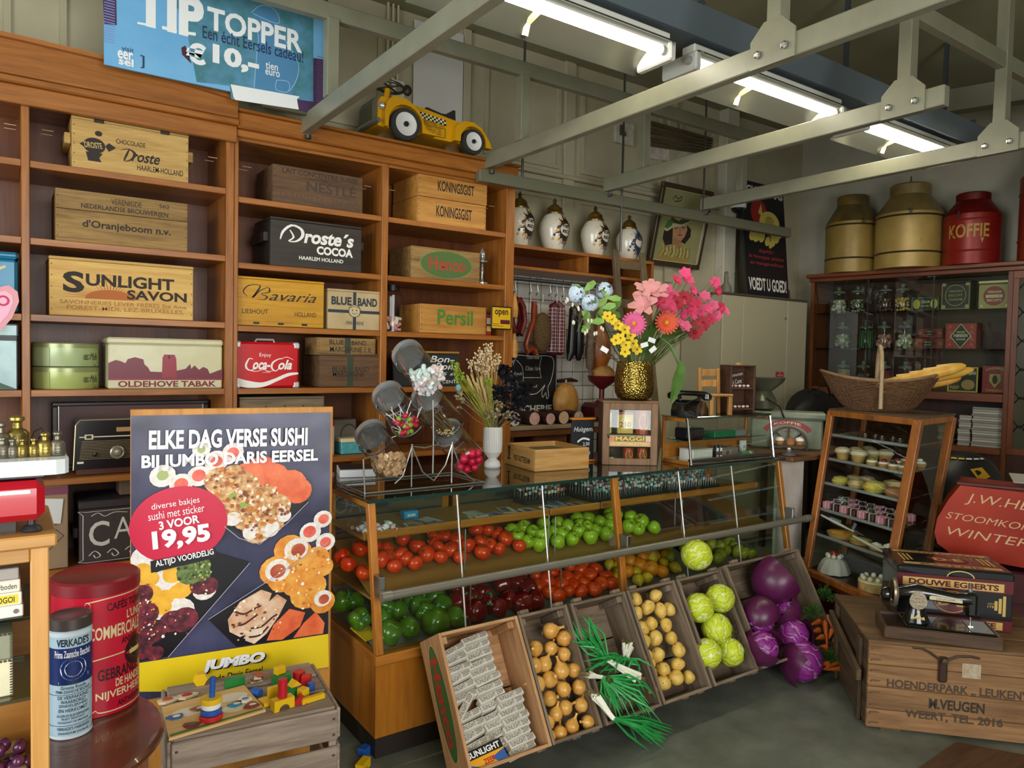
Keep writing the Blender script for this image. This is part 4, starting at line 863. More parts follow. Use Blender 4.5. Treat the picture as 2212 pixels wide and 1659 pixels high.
cab((2.813,2.408,.591),1.12,(.3,.2,1),'lone pale green cabbage balanced on the upper rim of the crates')
rc=[(3.204,2.251,.429),(3.010,2.183,.310),(3.226,2.179,.304),(3.206,2.123,.208),(2.947,2.118,.198),(3.190,2.063,.103)]
for l,s,r,nl,tx in zip(rc,(1.5,1.15,1.0,1.15,1.2,1.5),((.9,.1,1),(1.3,-.6,2),(.8,.4,4),(1,0,5.5),(.6,-.4,.5),(-1.9,0,3)),(4,2,2,1,3,1),('topmost, with big dark outer leaves','second on the left, with a torn dark wrapper leaf','second on the right, half behind its neighbours','middle right, the shiniest','lower left, with an open dark leaf','lowest, largest, with a pale midrib, hanging over the floor')):
 cab(l,s,r,'red cabbage in the wide crate, '+tx,True,nl)
 # spring onions
LEAF=mottled('#1f8a3c','#3aa655',20,.4);BULB=plain('#e9ead6',.45);ROOT=plain('#8a7a4a',.9)
def bunch(label,root,bind,tips,n=22,sp=.02,droop=0.):
 t=thing('spring_onion_bunch',label,'spring onions',root);R=Vector(root);B=Vector(bind)-R;lv=MB();bl=MB();rt=MB();rr=random.Random(len(label))
 for k in range(n):
  j=lambda s:Vector((rr.uniform(-s,s),rr.uniform(-s,s),rr.uniform(-s,s)*.6))
  r0=j(sp);b0=B+j(sp*.5);T=Vector(tips[k%len(tips)])-R+j(.045);mid=(b0+T)/2+j(.03)+Vector((0,0,.015))
  bl.tube([r0,r0.lerp(b0,.5),b0],[.0055,.004,.0035],5);lv.tube([b0,b0.lerp(mid,.6),mid,mid.lerp(T,.55)+Vector((0,0,droop)),T],[.0035,.0045,.005,.004,.0008],5)
  if k%2==0:
   for q in range(3):rt.tube([r0,r0-B.normalized()*.02+j(.012)],.0008,4)
 part('white_stems',bl,BULB,t,True,kind='stuff');part('green_leaves',lv,LEAF,t,True,kind='stuff');part('root_hairs',rt,ROOT,t,kind='stuff')
g1=-1.715
bunch('spring onion bunch lying across the crate with its roots toward the potatoes',(2.112,2.103,.262),(1.998,2.158,.338),[(1.928,2.239,.477),(1.979,2.260,.474),(1.895,2.205,.419),(1.899,2.181,.398)],26)
bunch('spring onion bunch with its roots uppermost, against the crate wall',(2.180,2.225,.333),(2.130,2.182,.300),[(1.911,2.171,.340),(1.965,2.148,.321),(2.172,2.135,.278),(2.027,2.132,.293)],26)
bunch('spring onion bunch in the middle with leaves drooping over the crate edge',(1.891,2.140,.307),(1.950,2.130,.290),[(2.077,2.036,.187),(2.003,2.024,.165),(1.952,2.048,.187),(2.147,2.055,.199),(2.108,1.989,.146)],34,.012,.02)
bunch('spring onion bunch lowest of all, its leaves trailing onto the floor',(1.880,2.082,.246),(1.914,2.020,.178),[(2.142,2.000,.020),(2.201,2.037,.030),(2.140,2.054,.030),(2.274,2.080,.020)],28,.014)
b=MB();b.lathe([(0,-.055),(.016,-.05),(.02,0),(.016,.05),(0,.055)],14);c=MB();c.lathe([(.004,.054),(.003,.06),(0,.061)],6)
t=thing('cucumber','dark green cucumber end under the spring onion leaves','cucumber',(1.956,2.127,.244),rot=(.4,.4,0));part('flesh',b,plain('#2c4a10',.35),t,True);part('stem_end',c,plain('#6a7a3a',.6),t)
# carrots
b=MB();b.lathe([(0,-1),(.06,-.97),(.35,-.5),(.62,.1),(.85,.6),(.9,.82),(.6,.95),(0,.97)],12,TR(s=(.02,.02,.085)));c=MB();c.lathe([(.01,.08),(.006,.088),(0,.09)],6)
CAR=('carrot',b.mesh('carrot_flesh',mottled('#d2601a','#e0752a',40,.45),True),c.mesh('carrot_crown',plain('#4f6a2a',.7),True))
def carrot(a,bb,k,label):
 A,B=Vector(a),Vector(bb);d=(A-B);o=thing('carrot',label,'carrot',tuple((A+B)/2),group='carrots heaped on the floor');o.rotation_euler=d.to_track_quat('Z','Y').to_euler();s=d.length/.167;o.scale=(max(.85,s*.8),max(.85,s*.8),s)
 part('flesh',CAR[1],None,o);part('crown',CAR[2],None,o)
 # heap plane: leaning up towards the crate; top end -> tip
CR=[(3.469,2.120,.227),(3.368,2.037,.133),(3.509,2.136,.245),(3.498,2.041,.138),(3.457,2.059,.158),(3.479,2.006,.098),(3.462,2.000,.091),(3.340,2.035,.131),(3.453,1.990,.080),(3.249,1.985,.074),(3.409,1.963,.049),(3.253,1.983,.071),(3.438,2.124,.232),(3.347,2.121,.228),(3.386,2.075,.176),(3.322,2.075,.176),(3.310,1.992,.082),(3.250,2.004,.095),(3.391,2.097,.202),(3.324,2.101,.205),(3.479,2.030,.125),(3.388,2.014,.107),(3.483,2.085,.187),(3.417,2.062,.161),(3.363,2.040,.137),(3.329,2.051,.149)]
rk=ranks([tuple((Vector(CR[k])+Vector(CR[k+1]))/2)for k in range(0,len(CR),2)],4)
for k in range(0,len(CR),2):carrot(CR[k],CR[k+1],k,'carrot on the floor, '+rk[k//2])
GRN2=mottled('#2c5a1c','#4a7a2c',30,.6)
for q,s,lb in(((3.586,2.192,.309),.07,'upper tuft of feathery carrot leaves beside the crate side'),((3.409,2.144,.269),.06,'lower tuft of feathery carrot leaves above the carrots'),((3.350,2.006,.098),.05,'small tuft of carrot leaves low among the carrots')):
 b=MB();rr=random.Random(int(s*1000))
 for k in range(60):
  a=rr.uniform(0,6.28);e=rr.uniform(-.3,1.4);d=Vector((math.cos(a)*math.cos(e),math.sin(a)*math.cos(e),math.sin(e)))*s*rr.uniform(.5,1)
  b.tube([(0,0,0),d*.5,d],.0012,3,False)
  for m in range(5):
   f=d*(.4+.12*m);w=Vector((rr.uniform(-1,1),rr.uniform(-1,1),rr.uniform(-1,1)))*.014
   b.add([f,f+w,f+w*.6+d*.12],[(0,1,2)])
 solo('carrot_leaves',lb,'carrot leaves',b,GRN2,loc=q,kind='stuff')
 # soap bars
SOAP=mottled('#d9d5ca','#c3bdb0',12,.6)
sb=MB();sb.box(-.058,.058,-.018,.018,-.013,.013,.003);sme=sb.mesh('wrapper',SOAP)
p=Print(lambda u,v,l:(u,-.018-l,v));p.text('SUNLIGHT ZEEP',-.052,-.008,.052,.008,plain('#6d665c',.7),.01);lme=p.mb.mesh('wrapper_lettering',p.mats)
p=Print(lambda u,v,l:(u,v,.013+l));p.text('SUNLIGHT ZEEP',-.05,-.012,.05,.012,plain('#8a8377',.7));lm2=p.mb.mesh('wrapper_lettering',p.mats)
row=0
def soap(x,z,ang,y=.085,yaw=0.):
 o=thing('soap_bar','wrapped soap bar, '+SL[0]%ORD[SL[1]],'soap',LW(hc,x,y,z),group='wrapped soap bars in the crate')
 o.rotation_euler=(Euler((LEAN,0,0)).to_matrix()@Euler((-.45,ang,yaw)).to_matrix()).to_euler()
 part('wrapper',sme,None,o);part('wrapper_lettering',lme,None,o);part('wrapper_lettering',lm2,None,o)
SL=['%s from the top in the middle stack',0]
def nx(k,s):SL[0]=s;SL[1]=k;return k
ORD+=('thirteenth',)
for k in range(13):nx(k,'%s from the top in the middle stack of the tan crate');soap(.015+.004*(k%3)-(.012 if k<5 else 0),.43-.0305*k-(.004 if k>8 else 0),-.10-.05*(k%2),.075+.006*(k%3))
for k in range(11):nx(k,'%s from the top in the left stack of the tan crate');soap(-.10+.004*(k%3),.405-.033*k,-.22+.06*(k%3)-(.55 if k==6 else 0),.078+.008*(k%2))
for k in range(8):nx(k,'%s from the top in the right stack of the tan crate');soap(.085-.006*(k%3),.20-.0265*k,-.08-.04*(k%2),.06)
t=thing('soap_pack','colourful soap pack with black, yellow and blue label, at the foot of the tan crate','soap',LW(hc,-.085,.045,.035));t.rotation_euler=(LEAN-.3,-.1,0)
b=MB();b.box(-.075,.075,-.02,.02,-.035,.035,.003);part('wrapper',b,plain('#e6d9b0',.5),t)
p=Print(front(.15,.07,-.02,0,-.035));p.rect(0,.55,1,1,BLACK).rect(0,0,1,.55,plain('#e3a018')).poly([(0,0),(0,.4),(.35,0)],plain('#2f5a9a')).poly([(1,0),(1,.5),(.6,.3),(.75,0)],plain('#2f5a9a')).text('SUNLIGHT',.06,.62,.94,.92,WHITE,.03).text('ZEEP',.38,.12,.7,.38,plain('#b3281c'),.04);p.on(t,'printed_label')
# -- sushi poster on its board
PO=Vector((.36,2.762,0));PE=Vector((.9925,-.122,0))
t=thing('sushi_poster','tall glossy sushi price poster pinned to a wooden board, at the left of the counter','poster',tuple(PO),-.1223)
b=MB();b.box(.0,.687,.004,.022,.0,1.345,.002);part('board',b,wood('#c98a3a','#a9702a','Z',.6,.5),t)
m,nt,bs=_new('poster_paper');N=nt.nodes.new;L=nt.links.new
tc=N('ShaderNodeTexCoord');n1=N('ShaderNodeTexNoise');n1.inputs['Scale'].default_value=5;n1.inputs['Detail'].default_value=6;L(tc.outputs['Object'],n1.inputs['Vector'])
cr=N('ShaderNodeValToRGB');L(n1.outputs['Fac'],cr.inputs[0]);cr.color_ramp.elements[0].color=lin('#26263a');cr.color_ramp.elements[0].position=.3;cr.color_ramp.elements[1].color=lin('#4c4d6e');cr.color_ramp.elements[1].position=.75
L(cr.outputs[0],bs.inputs['Base Color']);bs.inputs['Roughness'].default_value=.28
n2=N('ShaderNodeTexNoise');n2.inputs['Scale'].default_value=2.6;n2.inputs['Detail'].default_value=2;L(tc.outputs['Object'],n2.inputs['Vector']);bp=N('ShaderNodeBump');bp.inputs['Strength'].default_value=.35;bp.inputs['Distance'].default_value=.03;L(n2.outputs['Fac'],bp.inputs['Height']);L(bp.outputs[0],bs.inputs['Normal'])
b=MB()
def sheet(u,v):
 x=.002+.674*u;z=.338+.986*v
 return(x,.001-.006*max(0,math.sin(9*u+4*v))*max(0,v-.8)*5*(1-abs(2*u-1)*.3)-.004*max(0,u-.93)*14,z)
b.grid(sheet,16,20);part('paper',b,m,t,True)
def pu(pts):return[((Vector(p[:3])-PO).dot(PE),p[2])+tuple(p[3:])for p in pts]
PF=facefr((0,-.0055,0),(1,0,0),(0,0,1),(0,-1,0))
p=Print(PF,.0004)
PY=plain('#e9c81d',.3);PW=plain('#f2f0ec',.35);PB=plain('#0e0d12',.35);PR=plain('#c9183e',.35)
p.poly(pu([(.376,2.760,.474),(1.030,2.679,.471),(1.034,2.679,.341),(.510,2.743,.350),(.376,2.760,.376)]),PY)
# trays
for q in([(.605,2.732,.592),(1.026,2.680,.821),(1.030,2.679,.473),(.700,2.720,.477)],[(.563,2.737,1.068),(.756,2.713,1.139),(.952,2.689,.989),(.770,2.711,.847),(.650,2.726,.930)],[(.375,2.760,.870),(.593,2.733,.847),(.740,2.715,.783),(.476,2.748,.481),(.376,2.760,.480)]):p.poly(pu(q),plain('#141318',.3))
def food(lst,mat):
 for u,v,r in pu(lst):p.disc(u,v,r*.00068,r*.00062,mat,14,.4)
RICE=mottled('#d9cfc4','#f0ebe2',60,.5);SAL=mottled('#d8542a','#ec7a45',14,.35);CRI=mottled('#8f4a1c','#e2b57a',55,.5,0,0,'#f4e6cf',.3,.6);MGO=mottled('#e0a024','#f0b93c',25,.35);FRY=mottled('#d97f1c','#f0b04a',18,.4);DKR=mottled('#3a1420','#8a2a3a',40,.4,0,0,'#e6cfc0',.4,.68);NIG=mottled('#e8d2b8','#c98a58',12,.4)
food([(.458,2.750,1.115,62),(.572,2.736,1.108,58),(.516,2.743,1.084,58),(.959,2.688,.872,60),(1.005,2.683,.918,52),(1.016,2.681,.829,55),(.684,2.722,1.187,55),(.629,2.729,1.158,60),(.580,2.735,1.201,45)],RICE)
food([(.572,2.736,1.110,34),(.516,2.743,1.083,34),(.956,2.689,.874,36),(1.008,2.682,.918,30),(1.016,2.681,.828,32),(.684,2.722,1.186,30),(.630,2.729,1.157,30)],mottled('#d84a3a','#e8705a',20,.4));food([(.458,2.750,1.117,28),(.580,2.735,1.201,20)],plain('#9fae6a',.4))
food([(.732,2.716,1.109,65),(.781,2.710,1.116,85),(.824,2.705,1.090,80),(.843,2.702,1.050,80),(.881,2.698,1.054,95),(.913,2.694,1.032,75)],SAL)
food([(.638,2.728,1.089,75),(.685,2.722,1.092,80),(.721,2.717,1.058,85),(.650,2.726,1.037,70),(.691,2.721,1.009,85),(.745,2.714,1.005,85),(.794,2.708,1.014,75),(.674,2.723,.966,70),(.733,2.716,.948,75),(.794,2.708,.949,70),(.837,2.703,.978,75),(.770,2.711,.899,80),(.825,2.705,.920,60)],CRI);food([(.746,2.714,.892,42),(.813,2.706,.899,50),(.686,2.722,.946,40),(.863,2.700,.943,38)],RICE)
food([(.685,2.722,1.029,20),(.715,2.718,.994,16),(.733,2.716,.999,18)],plain('#8aa63a',.4))
food([(.883,2.698,.816,85),(.915,2.694,.799,75),(.980,2.686,.765,80),(1.007,2.682,.735,60),(.833,2.704,.742,85),(.865,2.700,.712,90),(.916,2.693,.692,95),(.949,2.689,.641,95),(.975,2.686,.665,70),(1.008,2.682,.599,70)],FRY);food([(.908,2.694,.813,66),(.842,2.702,.741,68),(1.008,2.682,.613,50)],RICE);food([(.915,2.694,.809,40),(.842,2.702,.738,42),(1.012,2.682,.609,30)],mottled('#a33a22','#c8663c',22,.4))
for q in([(.784,2.710,.676),(.821,2.705,.658),(.803,2.707,.601),(.760,2.713,.529),(.712,2.719,.511),(.676,2.723,.536),(.670,2.724,.582),(.711,2.719,.641)],[(.840,2.703,.652),(.875,2.698,.624),(.847,2.702,.569),(.804,2.707,.509),(.761,2.713,.478),(.730,2.716,.495),(.730,2.716,.534),(.778,2.710,.599)]):p.poly(pu(q),NIG)
for q in([(.885,2.697,.590),(.943,2.690,.568),(.924,2.692,.517),(.860,2.700,.477),(.804,2.707,.483),(.828,2.704,.538)],[(.982,2.685,.565),(1.016,2.681,.516),(1.010,2.682,.476),(.899,2.696,.477),(.937,2.691,.528)]):p.poly(pu(q),SAL)
for q in([(.687,2.722,.612),(.724,2.717,.594),(.760,2.713,.608),(.784,2.710,.617)],[(.682,2.722,.561),(.718,2.718,.555),(.748,2.714,.570),(.772,2.711,.586)],[(.748,2.714,.538),(.785,2.710,.538),(.822,2.705,.566),(.841,2.703,.576)],[(.742,2.715,.506),(.779,2.710,.507),(.810,2.707,.535)]):p.stroke(pu(q),.007,plain('#4a1f12',.4))
food([(.492,2.746,.777,60),(.459,2.750,.750,60),(.508,2.744,.725,60),(.437,2.752,.722,55),(.492,2.746,.665,60),(.514,2.743,.637,70),(.410,2.756,.836,75),(.593,2.733,.702,60),(.454,2.750,.646,50)],RICE);food([(.394,2.758,.789,48),(.421,2.754,.761,42),(.426,2.754,.711,44),(.464,2.749,.688,48),(.520,2.742,.711,50),(.492,2.746,.771,52),(.459,2.750,.658,44),(.394,2.758,.758,40),(.503,2.744,.707,40),(.443,2.752,.666,40)],MGO)
food([(.394,2.758,.710,55),(.405,2.756,.641,65),(.394,2.758,.563,75),(.432,2.753,.575,60),(.582,2.735,.722,58),(.605,2.732,.713,50),(.526,2.741,.604,70),(.487,2.746,.604,60),(.400,2.757,.513,45),(.437,2.752,.500,40)],DKR);food([(.548,2.739,.770,70),(.576,2.735,.786,55),(.587,2.734,.759,40)],mottled('#2f4a1c','#7d8f4a',45,.4))
u,v=pu([(.511,2.743,.942)])[0];p.disc(u,v,.157,.134,PR,40,.1)
def ptxt(s,c,h,mat,bold=.02,shear=0.):
 (u0,v0),(u1,v1)=pu(c);p.text(s,u0,v0,u1,v0+h*.00068,mat,bold,shear,math.atan2(v1-v0,u1-u0))
rr=random.Random(3)
def flakes(lst,n,mats,s):
 L_=pu(lst)
 for k in range(n):
  u,v,r=L_[rr.randrange(len(L_))];a=rr.uniform(0,6.28);q=math.sqrt(rr.random())*r*.0007;u+=math.cos(a)*q;v+=math.sin(a)*q;w=rr.uniform(.5,1.2)*s
  p.poly([(u+w*math.cos(a+x)*rr.uniform(.5,1.2),v+w*math.sin(a+x)*rr.uniform(.5,1.2))for x in(0,1.3,2.4,3.6,5)],mats[k%len(mats)])
flakes([(.638,2.728,1.089,75),(.685,2.722,1.092,80),(.721,2.717,1.058,85),(.685,2.722,1.029,85),(.745,2.714,1.005,85),(.794,2.708,1.014,75),(.721,2.717,.968,75),(.794,2.708,.949,70),(.831,2.704,.979,75),(.770,2.711,.919,70)],170,[plain('#a9561e',.4),plain('#e6b06a',.4),plain('#f0dcc0',.4),plain('#c9741f',.4),plain('#7a3a14',.4)],.009)
flakes([(.394,2.758,.710,55),(.405,2.756,.641,65),(.394,2.758,.563,75),(.432,2.753,.575,60),(.588,2.734,.718,58),(.509,2.743,.601,90)],90,[plain('#f0e2d2',.4),plain('#c9863a',.4),plain('#5a1a2a',.4),plain('#a33a4a',.4)],.005)
flakes([(.548,2.739,.770,70),(.576,2.735,.786,55),(.587,2.734,.759,40)],50,[plain('#6f8a3a',.4),plain('#22361a',.4),plain('#a9b46a',.4)],.006)
flakes([(.883,2.698,.789,80),(.980,2.686,.758,70),(.865,2.700,.705,80),(.949,2.689,.641,90)],50,[plain('#f5c872',.4),plain('#c96f1a',.4),plain('#f8ead0',.4)],.008)
flakes([(.742,2.715,.597,90),(.803,2.707,.569,90),(.712,2.719,.537,50)],40,[plain('#f3e6d2',.4),plain('#7a3a1c',.4),plain('#d9a878',.4)],.007)
for a in([(.605,2.732,.595),(1.023,2.680,.828)],[(.476,2.748,.481),(.743,2.715,.782)],[(.656,2.725,.923),(.776,2.711,.847),(.949,2.689,.990)]):p.stroke(pu(a),.002,plain('#b9b7c0',.3),2)
ptxt('ELKE DAG VERSE SUSHI',[(.415,2.755,1.208),(.943,2.690,1.203)],98,PW,.035);ptxt('BIJ JUMBO DARIS EERSEL',[(.393,2.758,1.133),(.982,2.685,1.131)],84,PW,.035)
ptxt('diverse bakjes',[(.425,2.754,.995),(.576,2.735,1.010)],40,PW,.0);ptxt('sushi met sticker',[(.415,2.755,.964),(.592,2.733,.983)],40,PW,.0);ptxt('3 VOOR',[(.448,2.751,.929),(.576,2.735,.944)],44,PW,.03);ptxt('19,95',[(.429,2.753,.852),(.612,2.731,.866)],110,PW,.045)
p.poly(pu([(.423,2.754,.784),(.630,2.729,.814),(.627,2.729,.846),(.421,2.754,.825)]),PB);ptxt('ALTIJD VOORDELIG',[(.438,2.752,.797),(.624,2.729,.821)],40,PW,.02)
ptxt('JUMBO',[(.587,2.734,.397),(.803,2.707,.396)],70,PB,.06,.2);ptxt('JUMBO',[(.582,2.734,.401),(.798,2.708,.400)],70,PW,.06,.2);ptxt('Ricardo Daris Eersel',[(.583,2.734,.363),(.791,2.709,.369)],36,PB,.01,.15)
p.on(t,'printed_picture')
# -- slatted crate with toys
GRS=wood('#a08f7e','#6f6054','X',1.0,.8,bump=.4)
t=thing('slatted_crate','weathered grey slatted crate standing upside down under the wooden toys','crate',(.6225,2.161,0),-.1235)
for z0 in(.0,.115,.23,.345):b=MB();b.box(-.235,.235,0,.012,z0+.004,z0+.098,.003);part('front_slat',b,GRS,t)
for y0 in(.0,.128,.256):b=MB();b.box(-.23,.23,y0+.014,y0+.124,.437,.45,.003);part('top_slat',b,GRS,t)
for s in(-1,1):
 b=MB();b.box(s*.222-.012,s*.222+.012,.013,.03,.0,.436,.002);part('corner_post',b,GRS,t)
 for z0 in(.0,.115,.23,.345):b=MB();b.box(s*.24-.006,s*.24+.006,.013,.38,z0+.004,z0+.098,.003);part('side_slat',b,GRS,t)
b=MB()
for s in(-1,1):
 for z0 in(.02,.07,.135,.185,.25,.3,.365,.415):b.box(s*.222-.004,s*.222+.004,-.002,.001,z0,z0+.006)
part('nail_head',b,plain('#4a3a30',.6),t,kind='stuff')
TY,TR_,TB,TG,TW=plain('#e2b714',.35),plain('#bd1f24',.35),plain('#2257a8',.35),plain('#1f7a35',.35),plain('#ece8de',.4);NATW=wood('#d8b478','#bf9656','X',.8,.5)
TZ=.451
t=thing('puzzle_board','pale wooden jigsaw board with animal shapes, at the front of the grey crate','puzzle',(.522,2.33,TZ),rot=(.0,-.0,-.02))
b=MB();b.prism([(-.135,-.135),(.14,-.105),(.126,.10),(-.122,.075)],0,.008);part('board',b,NATW,t)
p=Print(lambda u,v,l:(u,v,.008+l),.0006);p.poly([(-.13,-.128),(.135,-.098),(.135,-.088),(-.13,-.115)],plain('#4a7a35')).disc(-.06,0,.05,.03,plain('#d6cdb8')).disc(.07,.03,.05,.03,plain('#d6cdb8')).disc(.06,-.05,.035,.025,plain('#d8d2b0'));p.on(t,'printed_picture')
for k,(x,y,c,c2)in enumerate(((-.1,-.02,'#2b5a8a','#e8e2d2'),(-.07,-.095,'#7a1f1c','#2f6a3a'),(-.02,-.08,'#b9a05a','#7a2a22'),(.1,-.01,'#e6dfce','#3a7aa8'),(.11,-.06,'#7a2f22','#e8e0cc'),(.07,-.03,'#3a7a9a','#d8d2b0'),(-.03,.0,'#8a5a2a','#e0d2b0'))):
 b=MB();b.prism([(x+.022*math.cos(a*.7)*(1+.3*math.sin(3*a*.7+k)),y+.018*math.sin(a*.7)*(1+.25*math.cos(2*a*.7+k)))for a in range(9)],.0082,.013);e=part('puzzle_piece',b,plain(c,.4),t)
 p=Print(lambda u,v,l:(u,v,.013+l),.0006);p.disc(x+.003,y,.011,.008,plain(c2,.4));p.on(e,'printed_picture')
t=thing('stacking_toy','stacking toy of coloured rings on a blue peg','toy',(.508,2.248,.460))
for k,(r,c)in enumerate(((.033,TR_),(.030,TB),(.028,TW),(.031,TY))):b=MB();b.lathe([(.010,.002+k*.0165),(r-.003,.001+k*.0165),(r,.004+k*.0165),(r,.013+k*.0165),(r-.003,.0165+k*.0165),(.010,.0165+k*.0165)],28);part('ring',b,c,t,True)
b=MB();b.tube([(0,0,0),(.004,.0,.125)],.0085,12);part('peg',b,TB,t,True)
def block(name,label,p_,rz,shape,mat,rot=None,grp='loose toy blocks'):
 solo(name,label,'toy block',shape,mat,loc=p_,rot=rot or(0,0,rz),group=grp)
def bx(w,d,h):b=MB();b.box(-w/2,w/2,-d/2,d/2,0,h,.0015);return b
def cyl(r,h):b=MB();b.lathe([(0,0),(r-.001,0),(r,.001),(r,h-.001),(r-.001,h),(0,h)],20);return b
def arch(w,d,h):
 b=MB();o=[(-w/2,0),(-w/2,h),(w/2,h),(w/2,0),(w*.27,0)]+[(w*.27*math.cos(a*PI/8),w*.27*math.sin(a*PI/8)*1.0)for a in range(1,8)]+[(-w*.27,0)]
 b.prism(o[::-1],-d/2,d/2,XZ);return b
def tri(w,d):b=MB();b.prism([(-w/2,0),(w/2,0),(0,w/2)],-d/2,d/2,XZ);return b
hx=MB();hx.prism([(.022*math.cos(k*PI/3),.022*math.sin(k*PI/3)+.019)for k in range(6)],-.014,.014,XZ)
block('hexagon_block','yellow hexagonal block standing against the poster',(.536,2.525,.451),-.2,hx,TY)
block('long_block','green oblong block standing behind the puzzle board',(.625,2.445,.451),.1,bx(.062,.02,.032),TG)
t=thing('puzzle_piece','small pile of loose wooden jigsaw pieces by the poster','puzzle piece',(.695,2.450,.451))
for k in range(4):b=MB();b.box(-.02,.02,-.012,.012,.005*k,.005*k+.0045,.001,TR(.004*k,.003*k,0,0,0,.6*k));part('piece',b,plain(('#c9b48a','#7a4a2a','#d8cbb0','#a5522f')[k],.5),t)
block('cylinder_block','blue round block lying on its side beside the puzzle board',(.663,2.359,.463),.2,cyl(.0125,.03),TB,(PI/2,0,.4))
block('tile_block','yellow flat block lying tilted left of the arch',(.676,2.276,.451),.1,bx(.03,.05,.012),TY)
block('tile_block','yellow flat block standing just behind the arch',(.706,2.301,.451),.1,bx(.035,.014,.038),TY)
block('arch_block','yellow arch block carrying a red cylinder',(.710,2.219,.451),.15,arch(.066,.03,.034),TY)
ap=(.710,2.219,.451);block('cylinder_block','red cylinder block standing on the yellow arch',(ap[0],ap[1],TZ+.035),0,cyl(.0145,.058),TR_)
block('long_block','green block behind the red cylinder',(.761,2.391,.451),-.1,bx(.06,.03,.032),TG)
ap=(.761,2.391,.451);block('bridge_block','small yellow block on top of the green block',(ap[0]-.005,ap[1]+.004,TZ+.033),.3,bx(.034,.022,.024),TY)
block('cube_block','red cube at the back right of the crate',(.817,2.381,.451),.4,bx(.03,.03,.032),TR_);block('cube_block','second red cube right of the first, tilted',(.828,2.341,.451),-.5,bx(.03,.03,.03),TR_)
block('triangle_block','green and yellow wedge block beside the red cylinder',(.766,2.293,.451),.6,tri(.05,.03),TG);b=tri(.036,.03);block('triangle_block','yellow wedge block resting on the green one',tuple(np.add((.773,2.297,.451),(0,0,.028))),.2,b,TY)
block('cube_block','yellow cube in front of the red cubes',(.789,2.260,.451),.5,bx(.028,.028,.028),TY);block('triangle_block','red wedge block leaning below the yellow cube',(.767,2.225,.451),-.4,tri(.05,.03),TR_)
block('bar_block','long yellow bar along the front edge of the crate',(.805,2.216,.451),.12,bx(.078,.018,.016),TY);block('cylinder_block','blue round block at the right edge behind the yellow cube',(.827,2.294,.451),0,cyl(.012,.024),TB)
for q,c,lb in(((.424,2.451,.451),'#b5502a','oval wooden puzzle piece with a red animal, near the round table'),((.481,2.452,.451),'#a8342a','cloud-shaped wooden puzzle piece with a red stripe')):
 t=thing('puzzle_piece',lb,'puzzle piece',q);b=MB();b.prism([(.03*math.cos(a*.63)*(1+.15*math.cos(3*a)),.017*math.sin(a*.63)*(1+.2*math.sin(2*a)))for a in range(10)],0,.007);part('base',b,plain('#d9c9a6',.5),t);b=MB();b.prism([(.016*math.cos(a*.63),.009*math.sin(a*.63))for a in range(10)],.0071,.01);part('painted_shape',b,plain(c,.4),t)
block('cube_block','blue block lying on the floor by the counter plinth',(1.149,2.592,.000),.5,bx(.045,.035,.032),TB);block('arch_block','yellow arch block lying on the floor by the counter plinth',(1.103,2.500,.000),.7,arch(.066,.03,.034),TY)
# -- round table with two tins
DW=mottled('#4a2514','#6b3a1f',4,.3,0,0,'#7d4a2a',.3,.7,8,.3)
t=thing('round_table','small round brown wooden table carrying the two tall tins','table',(.043,1.958,0))
b=MB();b.lathe([(0,.62),(.27,.62),(.285,.632),(.285,.642),(.278,.65),(0,.65)],56);part('table_top',b,DW,t,True)
b=MB();b.lathe([(0,.0),(.25,.0),(.25,.619),(0,.619)],48);part('drum_base',b,wood('#a8642a','#7d4518','Z',.7,.4),t,True)
t=thing('coffee_tin','large red coffee tin with gold-edged lettering and scrolls, at the back of the round table','tin',(.196,2.104,.651));RT=mottled('#a5122a','#b91a30',4,.25,0,0);r=.099
b=MB();b.lathe([(0,0),(r,.0),(r,.297)],48);part('body',b,RT,t,True)
b=MB();b.lathe([(r+.002,.298),(r+.002,.326),(r-.004,.331),(r-.012,.327),(0,.327)],48);part('lid',b,plain('#7d1620',.35),t,True)
p=Print(drum(r,0,-PI/2+.1),.0009);GL_=plain('#e0cf9e',.35,.3);DKP=plain('#2a0d10',.4)
for s,a0,z0,a1,z1,mm in(('CAFÉS TORRÉFIÉS',.05,.258,1.5,.282,DKP),("L'UNION",.55,.228,1.3,.250,GL_),('COMMERCIALE',-.35,.190,1.05,.222,GL_),('ANVERS',.4,.168,.95,.184,DKP),('GEBRANDE',-.15,.088,1.0,.116,DKP),('DE HANDELS',.25,.066,1.15,.086,GL_),('NIJVERHEID',-.2,.036,1.1,.060,GL_),('ANTWERPEN',.3,.016,1.1,.030,DKP)):p.text(s,a0,z0,a1,z1,mm,.02)
for z in(.285,.14):p.stroke([(-.45,z-.03),(-.42,z-.004),(-.36,z),(-.3,z-.008),(-.34,z-.016),(-.39,z-.012)],.003,GL_).stroke([(-.36,z),(.2,z+.006),(1.3,z+.006)],.003,GL_,8)
p.stroke([(-.42,.02),(-.38,.012),(-.3,.012),(-.2,.018),(-.1,.011),(.4,.009),(1.2,.009)],.003,GL_,6).stroke([(-.38,.136),(-.40,.10),(-.38,.064)],.003,GL_,4).disc(.85,.14,.22,.026,GL_).disc(.85,.14,.17,.02,plain('#c9b66a')).ring(.85,.14,.36,.036,.03,DKP);p.on(t)
t=thing('rusk_tin','slim light blue rusk tin with a navy label, before the big red tin','tin',(.132,1.971,.651));r=.044;LB=plain('#a9c3cf',.3)
b=MB();b.lathe([(0,0),(r,0),(r,.251)],40);part('body',b,LB,t,True)
b=MB();b.lathe([(r+.0012,.2515),(r+.0012,.276),(r-.002,.279),(r-.006,.2765),(0,.2765)],40);part('lid',b,plain('#5d5450',.35,.6),t,True)
